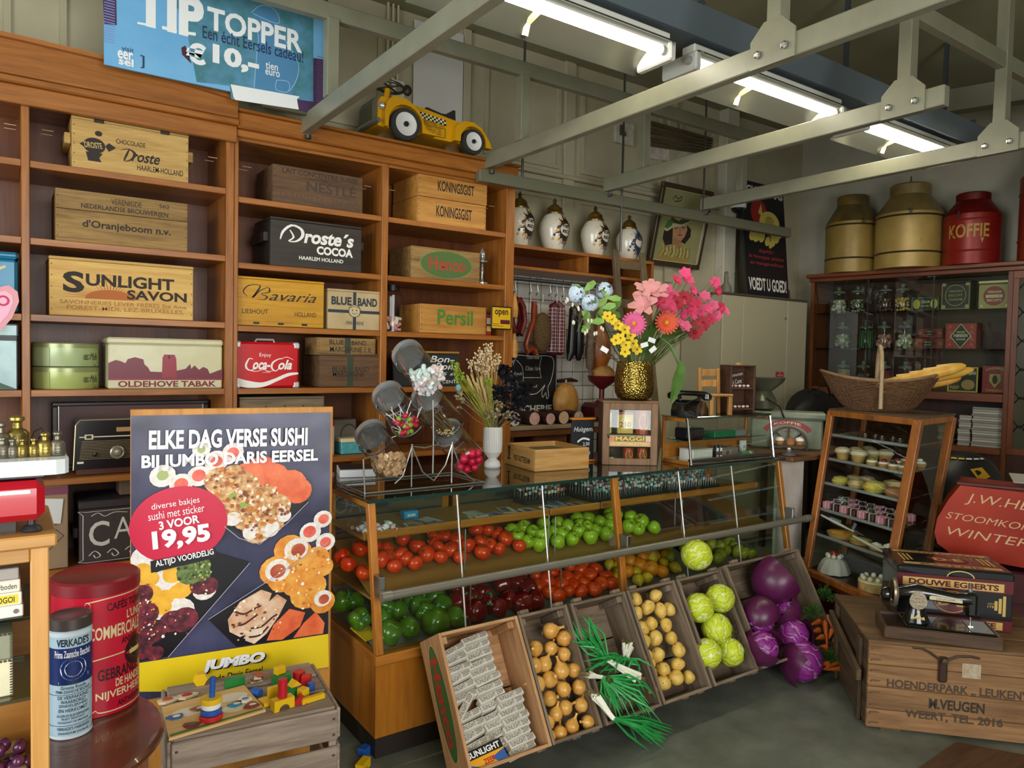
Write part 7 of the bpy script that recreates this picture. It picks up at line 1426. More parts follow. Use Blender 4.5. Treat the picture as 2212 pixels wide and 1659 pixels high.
# rail with hooks and charcuterie
t=thing('meat_rail','dark steel rail with hanging hooks for sausages on the tiled wall','rail',(0,4.1,2.08));b=MB();b.tube([(2.73,0,0),(3.78,0,0)],.013,10);part('rail_bar',b,DARKSTEEL,t,True)
HX=(2.87,3.0,3.06,3.17,3.23,3.29,3.37,3.43,3.53,3.63)
for x in HX:b=MB();b.tube([(x,-.005,.02),(x,.014,.016),(x,.0,-.03),(x,-.01,-.08),(x,.012,-.1),(x,.014,-.085)],.003,6);part('hook',b,STEEL,t,True)
def hang(name,lb,x,build,m,y=4.08,extra=None,cat='sausage'):
 o=thing(name,lb,cat,(x,y,1.99));b=MB();build(b);part('body',b,m,o,True)
 b=MB();b.tube([(0,0,-.005),(0,0,-.06)],.004,5);part('string',b,plain('#c9bfa4',.8),o)
 if extra:extra(o)
 return o
RSAU=mottled('#5a1414','#7d2418',18,.35);RS2=mottled('#7d2a14','#98401c',18,.35)
hang('smoked_sausage','looped dark red smoked sausages, leftmost on the meat rail',2.86,lambda b:[b.tube([(0,dy,-.05),(-.04,dy,-.1),(-.055+dx,dy,-.2),(-.03+dx,dy,-.28),(.02+dx,dy,-.29),(.05+dx,dy,-.2),(.035,dy,-.1),(0,dy,-.05)],.021,9)for dx,dy in((0,0),(.0,-.045))],RSAU)
hang('smoked_sausage','long reddish sausage loop, second on the meat rail',2.99,lambda b:b.tube([(.03,0,-.06),(.01,-.02,-.2),(-.05,-.02,-.36),(-.03,-.02,-.41),(.0,-.02,-.38),(.04,-.01,-.41),(.06,0,-.43),(.05,0,-.3),(.035,.0,-.08)],.019,9),RS2)
hang('peppered_salami','flat oval sausage rolled in brown spice, on the meat rail',3.075,lambda b:b.ball((0,0,-.27),(.075,.04,.14),18,14),mottled('#3d2a12','#6d5226',120,.8,0,.6),4.05)
def net(o):
 b=MB()
 for s in(-.035,.035):
  for k in range(8):a=k*PI/4;b.tube([(s+.036*math.cos(a),.036*math.sin(a),z)for z in(-.09,-.16,-.3,-.4)],.0016,4)
  for z in[-.1-.025*i for i in range(13)]:b.tube([(s+.0365*math.cos(a),.0365*math.sin(a),z)for a in[i*PI/6 for i in range(13)]],.0014,4)
 part('white_netting',b,plain('#d9c9c4',.7),o,kind='stuff')
hang('netted_sausage','pair of dark red sausages in white netting, on the meat rail',3.205,lambda b:[b.tube([(s*.3,0,-.05),(s,0,-.08),(s,0,-.12),(s,0,-.4),(s,0,-.425)],[.008,.028,.035,.035,.012],14)for s in(-.035,.035)],mottled('#4a0f1a','#621824',30,.4),4.06,net)
hang('white_salami','white mould salami with dark specks behind the netted pair',3.285,lambda b:b.tube([(0,0,-.04),(0,0,-.08),(.005,0,-.2),(.01,0,-.37),(.01,0,-.4)],[.01,.033,.037,.036,.01],14),mottled('#c9bda8','#5a4636',60,.8,0,0,'#d9cfbd',.38,.52),4.12)
for k,x in enumerate((3.37,3.43)):hang('black_sausage','long black sausage, %s of the black pair'%('left','right')[k],x,lambda b:b.tube([(0,0,-.06),(0,0,-.09),(0,0,-.2),(-.01*(1-k),0,-.40),(-.03*(1-k),0,-.46)],[.008,.03,.033,.034,.014],14),mottled('#0e0c0b','#1a1614',20,.3),4.08)
hang('dried_sausage','long grey-brown dried sausage with a knotted end, right of the black pair',3.54,lambda b:b.tube([(0,0,-.06),(0,0,-.1),(0,0,-.5),(0,0,-.53),(.01,0,-.56)],[.008,.03,.03,.01,.014],14),mottled('#5a463a','#75604f',25,.7))
hang('ham_leg','orange-brown cured ham hanging behind the flowers',3.66,lambda b:b.lathe([(0,-.55),(.06,-.52),(.10,-.42),(.09,-.3),(.04,-.18),(.025,-.08),(0,-.06)],18),mottled('#7d3f14','#9b5a22',9,.35),4.13,cat='ham')
for k,(x,z)in enumerate(((2.748,1.86),(2.752,1.60))):
 t=thing('wooden_flask','orange-brown turned wooden flask beside the shelving post, %s'%('upper','lower')[k],'flask',(x,3.93,z));b=MB();b.lathe([(0,-.06),(.025,-.055),(.03,0),(.02,.05),(.012,.09),(.014,.1),(0,.102)],16);part('body',b,HON,t,True);b=MB();b.tube([(0,0,.1),(0,.02,.3)],.0015);part('cord',b,plain('#5a3a20'),t)
 # black chalk sign, meat ledge
t=thing('butcher_sign','black butcher sign with a chalk cow diagram and white capitals','sign',(2.91,4.25,1.062));sw,sh=.45,.515
b=MB();b.box(0,sw,0,.012,0,sh,.002);part('board',b,plain('#171412',.6),t);b=MB();b.box(sw+.0005,sw+.008,-.002,.014,0,sh);b.box(0,sw,-.002,.014,sh+.0005,sh+.008);part('pale_edge',b,plain('#8f8a7d',.5),t)
p=Print(facefr((0,0,0),(sw,0,0),(0,0,sh),(0,-1,0)),.0006);CW_=plain('#d9d6cf',.8)
p.text('BOUCHERIE',.0,.17,.93,.275,CW_,.03).text('CHARCUTERIE',.0,.02,.98,.125,CW_,.03)
p.stroke([(.02,.93),(.2,.97),(.5,.96),(.8,.97),(.93,.93),(.95,.8),(.9,.62),(.84,.52),(.86,.4),(.82,.36),(.8,.45),(.74,.38),(.72,.46),(.78,.56),(.62,.44),(.4,.43),(.2,.46)],.012,CW_).stroke([(.2,.96),(.13,.8),(.12,.6),(.16,.46)],.008,CW_).stroke([(.2,.9),(.32,.8),(.34,.6),(.3,.46)],.008,CW_).stroke([(.34,.66),(.7,.66)],.008,CW_).stroke([(.7,.96),(.66,.8),(.7,.66)],.008,CW_)
for s,a,y,c in(('Collier',.03,.86,.16),('Faux-filet',.4,.92,.66),('Côtes 1ère',.38,.76,.68),('Epaule',.16,.68,.32),('Poitrine',.38,.52,.62)):p.text(s,a,y,c,y+.06,CW_,0,.3)
p.on(t)
t=thing('meat_ledge','brown ledge with grey top under the butcher sign, carrying cut hams','ledge',(0,3.93,0));b=MB();b.box(2.725,3.85,0,.36,1.062,1.09,.003);part('ledge_top',b,wood('#9b8a6d','#7a6a50','X',1,.6),t);b=MB();b.box(2.73,3.84,.01,.03,1.02,1.0615);part('apron',b,plain('#6d3d1a',.5),t)
for x in(2.74,2.98,3.28,3.8):b=MB();b.box(x,x+(.05 if x!=2.98 else .26),.03,.35,0,1.0615);part('support',b,plain('#5d3216',.5),t)
HM=mottled('#2c1812','#42241a',20,.5);HF=mottled('#c98a78','#d9b09b',26,.5,0,0,'#b5655a',.35,.62)
for k,(q,r,c)in enumerate((((2.786,3.950,1.148),.047,'#d9cfc4'),((2.949,3.950,1.150),.045,'#c97d70'),((3.085,3.950,1.152),.04,'#cf9a8c'),((3.201,3.950,1.152),.045,'#d6b27d'),((3.335,3.950,1.148),.044,'#a38f7d'))):
 t=thing('cut_ham','dark-rinded cut ham on the ledge, %s'%('leftmost, behind dried leaves','second from the left, with a red face','third from the left, pinkish','fourth, yellowish','rightmost, dull brown')[k],'ham',(q[0],3.95,1.0905+r))
 b=MB();b.lathe([(r*.96,0),(r,.01),(r,.24),(r*.8,.25)],20,TR(0,0,0,-PI/2,0));part('rind',b,HM,t,True)
 b=MB();b.lathe([(0,.0),(r*.5,.001),(r*.97,.0)],20,TR(0,-.001,0,-PI/2,0));part('cut_face',b,mottled(c,'#d9b8a4',28,.5,0,0,'#a8483f',.35,.66),t)
t=thing('cured_ham','large mottled orange ham standing behind the cut hams','ham',(3.377,4.150,1.249)[:2]+(1.0905,));b=MB();b.ball((0,0,.14),(.11,.07,.14),20,14);part('meat',b,mottled('#a3702c','#c9944a',10,.4,0,0,'#8a3a1c',.35,.68),t,True);b=MB();b.tube([(0,0,.27),(.0,0,.3)],.006);part('string',b,plain('#c9bfa4'),t)
t=thing('meat_slicer','dark red slicing machine behind the slate sign','slicer',(3.70,4.1,1.0905));b=MB();b.box(-.14,.14,-.09,.12,0,.13,.03);part('body',b,plain('#4a1616',.3),t);b=MB();b.lathe([(0,0),(.06,0),(.02,.03),(.02,.10),(.10,.16),(.11,.2),(.105,.2)],24,TR(-.02,0,.131));part('red_bowl',b,plain('#5a1418',.3),t,True)
t=thing('bread_loaf','round brown loaf in the dark red bowl beside the brass pot','bread',(3.68,4.1,1.43));b=MB();b.ball((0,0,0),(.095,.095,.075),20,10);part('loaf',b,mottled('#9b6a2c','#c08f4a',14,.7),t,True)
b=MB();b.tube([(0,0,0),(.12,-.01,.01),(.18,-.015,0)],[.012,.016,.008],8);solo('wall_knife','dark brown knife handle in front of the white tiles','knife',b,plain('#3a1612',.4),loc=(3.391,4.270,1.376))
t=thing('wall_paper_note','white paper note pinned on the tiles left of the black sign','note',(3.005,4.320,1.644));b=MB();b.box(-.05,.05,-.003,0,-.06,.06);part('paper',b,plain('#d6d4cc',.6),t);p=Print(front(.1,.12,-.003,0,-.06));p.text('SLAGER',.1,.7,.9,.85,INK);p.on(t)
# old ladder
LT=Vector((3.627,3.940,2.331));RT_=Vector((3.896,3.940,2.334));LB_=Vector((3.604,3.800,1.567));RB_=Vector((3.891,3.800,1.505));kL=LT.z/(LT.z-LB_.z);kR=RT_.z/(RT_.z-RB_.z);LF=LT.lerp(LB_,kL);RF=RT_.lerp(RB_,kR)
LDW=wood('#6d5c40','#4a3c28','Z',1,.8);t=thing('wooden_ladder','old grey-brown wooden ladder leaning on the box shelf behind the flowers','ladder',tuple(LF))
for a,c in((LT,LF),(RT_,RF)):b=MB();b.beam(a-LF,c-LF,.05,.035,(0,-1,0),.006);part('rail',b,LDW,t)
for k in range(8):f=.045+.12*k;b=MB();b.beam(LT.lerp(LF,f)-LF,RT_.lerp(RF,f)-LF,.03,.06,(0,0,1),.004);part('rung',b,LDW,t)
# hopper scale, cake stand and dark bag in the corner behind the counter
t=thing('coffee_grinder','sage green old grinder with a red arched sign and spoked wheel','grinder',(4.12,2.86,1.0005),-.95);SG=mottled('#77806a','#8d947c',5,.4)
b=MB();b.box(-.19,.24,-.06,.12,.0,.19,.01);part('body',b,SG,t);b=MB();b.box(-.21,.26,-.08,.14,.1905,.235,.012);part('top_plate',b,SG,t)
b=MB();b.lathe([(.05,.236),(.075,.25),(.085,.30),(.05,.36),(.12,.42),(.135,.45),(.125,.45)],24,TR(-.12,.02,0));part('hopper',b,plain('#6d705c',.3,.5),t,True)
b=MB();b.tube([(-.1,-.09,.32),(-.02,-.1,.27),(.01,-.09,.2)],.005,6);part('lever',b,BLACK,t)
p=Print(facefr((0,-.06,0),(1,0,0),(0,0,1),(0,-1,0)),.001);rd=plain('#a33a34',.5)
l_=[(.03+.15*math.cos(PI*(.85-.7*k/12)),.07+.1*math.sin(PI*(.85-.7*k/12)))for k in range(13)];p.stroke(l_,.032,rd,2);p.text('KOFFIE',-.05,.148,.11,.164,plain('#d9cfae'),.02,arc=.012).text('1890',.0,.105,.07,.118,rd);p.on(t)
b=MB();b.lathe([(.105,-.008),(.115,-.008),(.115,.008),(.105,.008),(.105,-.008)],30,TR(.04,-.085,.03,PI/2));w_=part('wheel',b,plain('#4a332a',.5),t,True)
b=MB()
for k in range(8):a=k*PI/4;b.tube([(.04,-.085,.03),(.04+.106*math.cos(a),-.085,.03+.106*math.sin(a))],.004,5)
part('spokes',b,plain('#2c241f',.5),w_)
t=thing('cake_stand','small glass-footed stand of cupcakes between chrome case and pastry case','cake stand',(3.835,2.61,1.0005));b=MB();b.lathe([(0,0),(.04,0),(.03,.012),(.012,.02),(.016,.04),(.012,.052),(.02,.056)],22);part('glass_foot',b,plain('#a9aaa2',.08,.6),t,True);b=MB();b.lathe([(0,.0565),(.098,.0565),(.1,.064),(0,.064)],30);part('plate',b,plain('#5a4230',.4),t,True)
for k,(x,y,c,lb)in enumerate(((-.06,.0,'#e6ddd0','cupcake with a white swirl, left on the glass-footed stand'),(.0,-.03,'#8a5a34','chocolate cream cupcake, middle of the glass-footed stand'),(.06,-.01,'#efe9e0','white-topped cupcake with a berry, right on the stand'))):
 o=thing('cupcake',lb,'cupcake',(3.835+x*.8+y*.5,2.61-x*.55+y*.6,1.065));b=MB();b.lathe([(0,0),(.02,0),(.026,.022),(0,.022)],16);part('cup',b,plain('#a9763a',.7),o);b=MB();b.lathe([(.027,.0225),(.024,.034),(.012,.042),(0,.044)],16);part('topping',b,plain(c,.6),o,True)
t=thing('black_bag','black bag slumped in the dark corner behind the green grinder','bag',(5.62,3.62,1.0));b=MB();b.ball((0,0,.1),(.34,.15,.22),18,12,lambda ph,th:1+.08*math.sin(3*ph+2*th));part('bag_body',b,plain('#0b0b0c',.6),t,True);b=MB();b.tube([(-.1,-.1,.28),(-.06,-.1,.36),(.06,-.1,.36),(.1,-.1,.28)],.01);part('strap',b,BLACK,t)
t=thing('side_table','dark table in the corner carrying the black bag','table',(5.62,3.6,0));b=MB();b.box(-.4,.4,-.2,.24,.86,.895,.003);part('table_top',b,plain('#2c1d14',.5),t)
for sx in(-.37,.37):
 for sy in(-.17,.2):b=MB();b.box(sx-.02,sx+.02,sy-.02,sy+.02,0,.8595);part('leg',b,plain('#2c1d14',.5),t)
 # -- banner and ride-on car on top of the shelving
t=thing('gift_banner','big blue gift voucher banner with white slab lettering above the left shelving','banner',(.383,3.75,2.805));bw,bh=1.0,.66
b=MB();b.box(0,bw,0,.012,0,bh);part('panel',b,mottled('#66a9d8','#7dbbe4',2.5,.5),t);b=MB();b.box(bw+.0005,bw+.02,-.006,.03,-.01,bh,.003);part('edge_strip',b,plain('#4b4a42',.4),t)
b=MB();b.box(bw-.3,bw-.02,.014,.05,-.03,.02,.003);part('carrier_bar',b,plain('#55543f',.5),t)
def bp_(L_):return[(x-.383,z-2.805)for x,y,z in L_]
p=Print(facefr((0,0,0),(1,0,0),(0,0,1),(0,-1,0)),.0006);BW_=plain('#eef1ef',.5);BP=plain('#4a2f55',.5);BN=plain('#20355a',.5)
p.poly(bp_([(.678,3.750,3.136),(.726,3.750,3.024),(.767,3.750,2.815),(.916,3.750,2.831),(.925,3.750,2.768),(1.331,3.750,2.841),(1.326,3.750,3.357),(1.324,3.750,3.539),(.670,3.750,3.332)]),mottled('#5a93b5','#3f7a80',9,.5,0,0,'#7fb2cf',.35,.62))
for L_ in([(1.043,3.750,3.152),(1.025,3.750,3.208),(1.060,3.750,3.253),(1.113,3.750,3.255),(1.150,3.750,3.225),(1.146,3.750,3.162),(1.187,3.750,3.110),(1.244,3.750,3.033),(1.249,3.750,2.943),(1.218,3.750,2.854),(1.037,3.750,2.841),(1.044,3.750,3.011)],):p.poly(bp_(L_),plain('#4d86b0',.5))
for L_ in([(1.016,3.750,3.206),(1.060,3.750,3.253),(1.113,3.750,3.260),(1.150,3.750,3.225),(1.141,3.750,3.187),(1.025,3.750,3.204)],[(1.043,3.750,3.143),(1.052,3.750,3.084),(1.044,3.750,3.011),(1.032,3.750,2.849)],[(1.141,3.750,3.160),(1.187,3.750,3.110),(1.249,3.750,3.025),(1.245,3.750,2.942),(1.208,3.750,2.870)],[(1.143,3.750,2.910),(1.139,3.750,2.864),(1.199,3.750,2.863),(1.203,3.750,2.914),(1.143,3.750,2.910)]):p.stroke(bp_(L_),.003,plain('#9cc6e2',.5))
for L_,m_ in(([(.375,3.750,3.144),(.430,3.750,3.145),(.433,3.750,2.988),(.384,3.750,2.980)],BP),([(1.329,3.750,3.065),(1.382,3.750,3.071),(1.384,3.750,2.789),(1.251,3.750,2.786),(1.244,3.750,2.837),(1.331,3.750,2.843)],BP),([(.921,3.750,2.839),(1.261,3.750,2.854),(1.246,3.750,2.837),(1.256,3.750,2.787),(.943,3.750,2.769),(.936,3.750,2.779)],BW_),([(.699,3.750,2.957),(.717,3.750,2.971),(.744,3.750,2.894),(.727,3.750,2.907),(.703,3.750,2.926)],plain('#4a1f2c',.5))):p.poly(bp_(L_),m_)
for k in range(22):z0=.0+.012*k;p.rect(.0,.1+z0,.042,.104+z0,plain('#7d8fc9',.5));p.rect(.965,.02+z0,.998,.023+z0,plain('#6a5a80',.5))
def btx(s,c,m_,bold=.0):(u0,v0),(u1,v1)=bp_(c);p.text(s,u0,v0,u1,v1,m_,bold)
def slab(c,segs=()):
 for L_ in c:p.poly(bp_(L_),BW_)
btx('TIP',[(.501,3.750,3.015),(.798,3.750,3.208)],BW_,.05);btx('TOPPER',[(.813,3.750,3.072),(1.271,3.750,3.181)],BW_,.03);btx('Een écht Eersels cadeau!',[(.792,3.750,3.026),(1.276,3.750,3.085)],BN,.01)
for L_ in([(.515,3.750,3.025),(.573,3.750,3.029),(.573,3.750,3.018),(.515,3.750,3.016)],[(.617,3.750,3.035),(.680,3.750,3.035),(.680,3.750,3.022),(.617,3.750,3.020)],[(.699,3.750,3.035),(.762,3.750,3.042),(.762,3.750,3.027),(.699,3.750,3.022)]):p.poly(bp_(L_),BW_)
btx('€',[(.719,3.750,2.896),(.808,3.750,2.996)],BW_,.05);btx('10,-',[(.838,3.750,2.907),(1.055,3.750,3.013)],BW_,.05);btx('tien',[(1.087,3.750,2.954),(1.148,3.750,2.990)],BW_,.01);btx('euro',[(1.086,3.750,2.925),(1.158,3.750,2.951)],BW_,.01);btx('visit',[(.452,3.750,2.883),(.500,3.750,2.903)],BN);btx('eer',[(.436,3.750,2.845),(.498,3.750,2.882)],BW_,.03);btx('sel',[(.440,3.750,2.819),(.500,3.750,2.853)],BW_,.03)
p.stroke(bp_([(.528,3.750,2.878),(.540,3.750,2.879),(.540,3.750,2.827),(.530,3.750,2.826)]),.008,BN,1);p.on(t)
# ride-on car: built in a side frame x along, z up, with depth
q0=Vector((1.898,3.815,2.783));t=thing('ride_on_car','yellow toy taxi ride-on car with black checks, parked on top of the shelving','toy car',(q0.x,3.825,2.766));CYL=plain('#dba00f',.25,0,.4);BKP=plain('#1c1c1a',.5)
WRF,WRR=.092,.076;zf,zr=WRF,WRR;xr_=.452
XZD=lambda y:Matrix(((1,0,0,0),(0,0,1,y),(0,1,0,0),(0,0,0,1)))
body=[(-.15,.07),(-.15,.2),(-.13,.235),(-.02,.235),(.12,.225),(.3,.2),(.42,.185),(.5,.15),(.58,.09),(.58,.07),(.32,.062),(.12,.062)]
b=MB();b.prism(body,.05,.25,XZD(0));part('body_shell',b,CYL,t)
for y0,y1 in((.0,.049),(.251,.30)):
 f1=[(-.125,.06),(-.13,.13),(-.115,.2),(-.08,.235),(.0,.235),(.06,.205),(.1,.15),(.13,.085),(.2,.07),(.2,.062),(.108,.062)]+[(.108*math.cos(a),.092+.108*math.sin(a))for a in[PI*k/10 for k in range(1,10)]]+[(-.108,.062)]
 b=MB();b.prism(f1,y0,y1,XZD(0));part('front_wing',b,CYL,t)
 f2=[(xr_-.13,.062),(xr_-.12,.15),(xr_-.07,.185),(xr_,.19),(xr_+.06,.165),(xr_+.12,.09),(xr_+.135,.055),(xr_+.09,.055)]+[(xr_+.09*math.cos(a),.076+.09*math.sin(a))for a in[PI*k/10 for k in range(1,10)]]+[(xr_-.09,.062)]
 b=MB();b.prism(f2,y0,y1,XZD(0));part('rear_wing',b,CYL,t)
for x,r in((0,WRF),(xr_,WRR)):
 for y in(.0,.26):
  b=MB();b.lathe([(r*.72,.0),(r*.95,.0),(r,.012),(r,.032),(r*.95,.044),(r*.72,.044),(r*.72,.0)],30,TR(x,y-.008,r,-PI/2));w_=part('tyre',b,plain('#2c2d29',.7),t,True)
  b=MB();b.lathe([(0,.010),(r*.35,.012),(r*.55,.004),(r*.72,.001),(r*.72,.042)],26,TR(x,y-.008,r,-PI/2));part('white_rim',b,plain('#e2e1dc',.35),w_,True)
  b=MB();b.lathe([(r*.17,-.004),(r*.17,.009)],6,TR(x,y-.008,r,-PI/2));part('axle_cap',b,BKP,w_)
b=MB();b.prism([(-.18,.085),(-.18,.19),(-.165,.225),(-.151,.225),(-.151,.085)],.06,.24,XZD(0));part('radiator_grille',b,plain('#6b6a58',.4,.4),t);b=MB();b.tube([(-.165,.0,.085),(-.175,.06,.085),(-.175,.24,.085),(-.165,.3,.085)],.014,8);part('bumper',b,plain('#a9aaa2',.25,.7),t,True)
for y in(.04,.26):b=MB();b.lathe([(.022,0),(.018,.02),(0,.026)],14,TR(-.126,y,.18,0,-PI/2));part('headlight',b,plain('#c9c9c0',.2,.5),t,True)
b=MB();b.prism([(.16,.236),(.18,.25),(.28,.232),(.33,.235),(.36,.268),(.375,.268),(.378,.205),(.3,.205)],.09,.21,XZD(0));part('seat',b,plain('#22231f',.6),t)
b=MB();b.tube([(-.06,.15,.225),(-.045,.15,.32)],.018,12);part('steering_column',b,CYL,t,True)
SM=TR(-.035,.15,.335,0,.12);b=MB();b.tube([SM@Vector((.085*math.cos(a),.085*math.sin(a),0))for a in[k*PI/14 for k in range(29)]],.009,7)
for k in range(4):a=k*PI/2+.5;b.tube([SM@Vector((0,0,0)),SM@Vector((.08*math.cos(a),.08*math.sin(a),0))],.006,5)
part('steering_wheel',b,plain('#3d3a2c',.4),t,True);b=MB();b.ball(SM@Vector((.105,-.02,.01)),(.028,.024,.032),12,8);part('horn_bulb',b,plain('#2c2a24',.5),t,True)
p=Print(lambda u,v,l:(u,.05-l,v));
for r in range(3):
 for k in range(15):
  p.rect(.085+.0135*k,.168+.011*r-.0013*k,.085+.0135*(k+1),.179+.011*r-.0013*k,(BKP,plain('#e6dcae',.4))[(k+r)%2])
p.text('CHECKER TAXI',.11,.148,.29,.16,BKP,.01).text('NEW YORK CITY',.13,.136,.28,.146,BKP,.01).frame(.14,.075,.285,.132,.003,BKP)
for s,z in(('NEW YORK',.118),('1 MILE  $2',.104),('WAIT  50c',.09)):p.text(s,.155,z,.26,z+.008,BKP)
p.on(t)
# -- pastry case at the end of the counter
PFL,PFR,PTL,PTR=Vector((3.84,2.47,.35)),Vector((3.65,1.91,.35)),Vector((4.05,2.48,1.27)),Vector((3.878,1.89,1.27));PD=Vector((.985,.12,0))
def pc(s,d,z):f=(z-.35)/.92;return PFL.lerp(PTL,f).lerp(PFR.lerp(PTR,f),s)+PD*d
PO_=Vector((3.9,2.2,0));t=thing('pastry_case','tall wooden glass-fronted pastry case with five trays, right of the counter','display case',tuple(PO_));PT=t
W2=wood('#a8672a','#7d4316','Z',.9,.35);WD=mottled('#4a1a0c','#5f2612',3,.35)
def bar(a,c,w,h,nm,m=None,up=(0,0,1)):b=MB();b.beam(a-PO_,c-PO_,w,h,up,.003);return part(nm,b,m or W2,t)
bar(pc(0,.0,.36),pc(0,0,1.262),.035,.03,'front_post',up=(-1,0,0));bar(pc(1,0,.36),pc(1,0,1.262),.045,.035,'front_post',up=(-1,0,0));bar(pc(1,.5,.36),pc(1,.5,1.262),.04,.04,'back_post',up=(-1,0,0));bar(pc(0,.5,.36),pc(0,.5,1.262),.03,.03,'back_post',up=(-1,0,0))
bar(pc(-.02,0,1.255),pc(1.03,0,1.255),.03,.035,'top_rail');bar(pc(1,.02,1.255),pc(1,.5,1.255),.03,.035,'top_rail');bar(pc(-.03,-.01,.345),pc(1.03,-.01,.345),.04,.035,'sill_rail');bar(pc(-.02,-.004,.315),pc(1.02,-.004,.315),.03,.025,'sill_moulding',WD)
b=MB();b.add([pc(-.02,-.015,1.2735)-PO_,pc(1.02,-.015,1.2735)-PO_,pc(1.02,.53,1.2735)-PO_,pc(-.02,.53,1.2735)-PO_]+[pc(-.02,-.015,1.2735)-PO_+Vector((0,0,.008)),pc(1.02,-.015,1.2735)-PO_+Vector((0,0,.008)),pc(1.02,.53,1.2735)-PO_+Vector((0,0,.008)),pc(-.02,.53,1.2735)-PO_+Vector((0,0,.008))],[(3,2,1,0),(4,5,6,7),(0,1,5,4),(1,2,6,5),(2,3,7,6),(3,0,4,7)]);part('top_board',b,plain('#5a4a36',.3),t)
def base(z0,z1,o,nm,m):
 v=[Vector((q.x,q.y,z))-PO_ for z in(z0,z1)for q in(pc(0,o,.35),pc(1,o,.35),pc(1,.5,.35),pc(0,.5,.35))]
 b=MB();b.add(v,[(3,2,1,0),(4,5,6,7),(0,1,5,4),(1,2,6,5),(2,3,7,6),(3,0,4,7)]);part(nm,b,m,t)
base(0,.30,.02,'base_cupboard',WD);base(.33,.352,.01,'case_floor',plain('#3d3a33',.3))
b=MB();b.add([pc(0,.5,.36)-PO_,pc(1,.5,.36)-PO_,pc(1,.5,1.25)-PO_,pc(0,.5,1.25)-PO_],[(0,1,2,3)]);part('back_pane',b,glass('#a89878',1,0,'brown_glass'),t)
b=MB();b.add([pc(.03,.012,.37)-PO_,pc(.97,.012,.37)-PO_,pc(.97,.012,1.24)-PO_,pc(.03,.012,1.24)-PO_],[(0,1,2,3)]);part('front_pane',b,GLASS,t)
for s in(0,1):b=MB();b.add([pc(s,.03,.37)-PO_,pc(s,.47,.37)-PO_,pc(s,.47,1.24)-PO_,pc(s,.03,1.24)-PO_],[(0,1,2,3)]);part('side_pane',b,GLASS,t)
TZS=(1.13,.99,.85,.70,.555)
for z in TZS:
 v=[pc(.03,.03,z)-PO_,pc(.97,.03,z)-PO_,pc(.97,.46,z)-PO_,pc(.03,.46,z)-PO_];u_=Vector((0,0,.007))
 b=MB();b.add(v+[q-u_ for q in v],[(0,1,2,3),(7,6,5,4),(0,4,5,1),(1,5,6,2),(2,6,7,3),(3,7,4,0)]);e=part('glass_tray',b,plain('#34362f',.15,0,.3),t)
 b=MB();b.beam(v[0]-Vector((0,0,.004)),v[1]-Vector((0,0,.004)),.012,.018,(0,0,1),.004);part('tray_edge',b,plain('#a9aba8',.25,.5),e)
b=MB();b.box(-.035,.035,-.003,.003,-.012,.012,.002,Matrix.Translation(pc(.5,-.018,1.255)-PO_)@Matrix.Rotation(-1.88,4,'Z'));part('name_plate',b,plain('#7a4a22',.4),t)
rr=random.Random(21)
def pst(name,lb,s,d,z,parts,grp=None,cat='pastry',sc_=1.0):
 o=thing(name,lb,cat,tuple(pc(s,d,z)+Vector((0,0,.0008))),rr.uniform(0,6),grp);o.scale=(sc_,)*3
 for nm,prof,m in parts:b=MB();b.lathe(prof,20);part(nm,b,m,o,True)
 return o
BISC=plain('#b98a4a',.7,0,0,.1);CREAM=plain('#e3dcc8',.6);MUF=mottled('#c9b48a','#dccba6',30,.8,0,.2);CHR_=plain('#8f1420',.2,0,.5);CHO=plain('#3a2014',.4);PINK=plain('#d98a9a',.5);GRN_=plain('#6d7d2a',.5)
for k in range(6):pst('bonbon_cup','dark chocolate with a white dot on the top tray, %s from the left'%('first','second','third','fourth','fifth','sixth')[k],.38+.1*k,.1+.03*(k%2),TZS[0],[('chocolate',[(0,0),(.02,0),(.018,.016),(0,.018)],CHO),('white_dot',[(.007,.0182),(.005,.021),(0,.0215)],CREAM)],'chocolates on the top tray')
for k,(s,d)in enumerate(((.17,.08),(.25,.17),(.37,.08),(.42,.2),(.3,.29),(.52,.27))):pst('muffin','dusted muffin on the second tray, %s'%('front left','behind the front left one','front middle','behind the front middle one','back left','back right')[k],s,d,TZS[1],[('cup',[(0,0),(.03,0),(.038,.035)],BISC),('muffin_top',[(.038,.0352),(.048,.045),(.042,.062),(.02,.072),(0,.074)],MUF)],'muffins on the second tray')
for k,(s,d,m)in enumerate(((.55,.06,GRN_),(.68,.07,CHR_),(.80,.06,CHO),(.9,.07,plain('#a8502a',.4)),(.72,.2,CHR_),(.85,.19,plain('#c96a2a',.4)),(.88,.32,CREAM),(.72,.33,CHR_))):pst('tartlet','fruit tartlet on the second tray, %s'%('green-topped, next to the muffins','with a red cherry, front row','dark-topped, front row','orange-brown, front right end','red, second row','orange, second row','cream-topped, back row right','red, back row')[k],s,d,TZS[1],[('crust',[(0,0),(.026,0),(.034,.02),(0,.018)],BISC),('cream',[(.03,.0202),(.026,.03),(0,.032)],CREAM),('fruit',[(.014,.0322),(.014,.042),(0,.048)],m)],'tartlets on the second tray')
ROL=mottled('#b08e58','#cdb684',40,.8,0,.4);ROL2=mottled('#c9b44a','#a99a3a',60,.8,0,.5)
for k,(s,d,m,sx)in enumerate(((.2,.07,ROL2,1),(.25,.2,ROL,1),(.4,.08,ROL,1.05),(.36,.26,ROL,1),(.62,.08,ROL2,1.3),(.85,.08,plain('#a36a3a',.5),1.1),(.68,.25,ROL,1.2))):pst('bread_roll','bread roll on the third tray, %s'%('sugar-topped at the left','plain, behind the left one','round, second in front','plain, at the back','big nut-topped, in the middle','smooth brown, at the right','back right')[k],s,d,TZS[2],[('roll',[(0,0),(.04,.002),(.05,.02),(.036,.042),(0,.05)],m)],'rolls on the third tray','bread roll',sx)
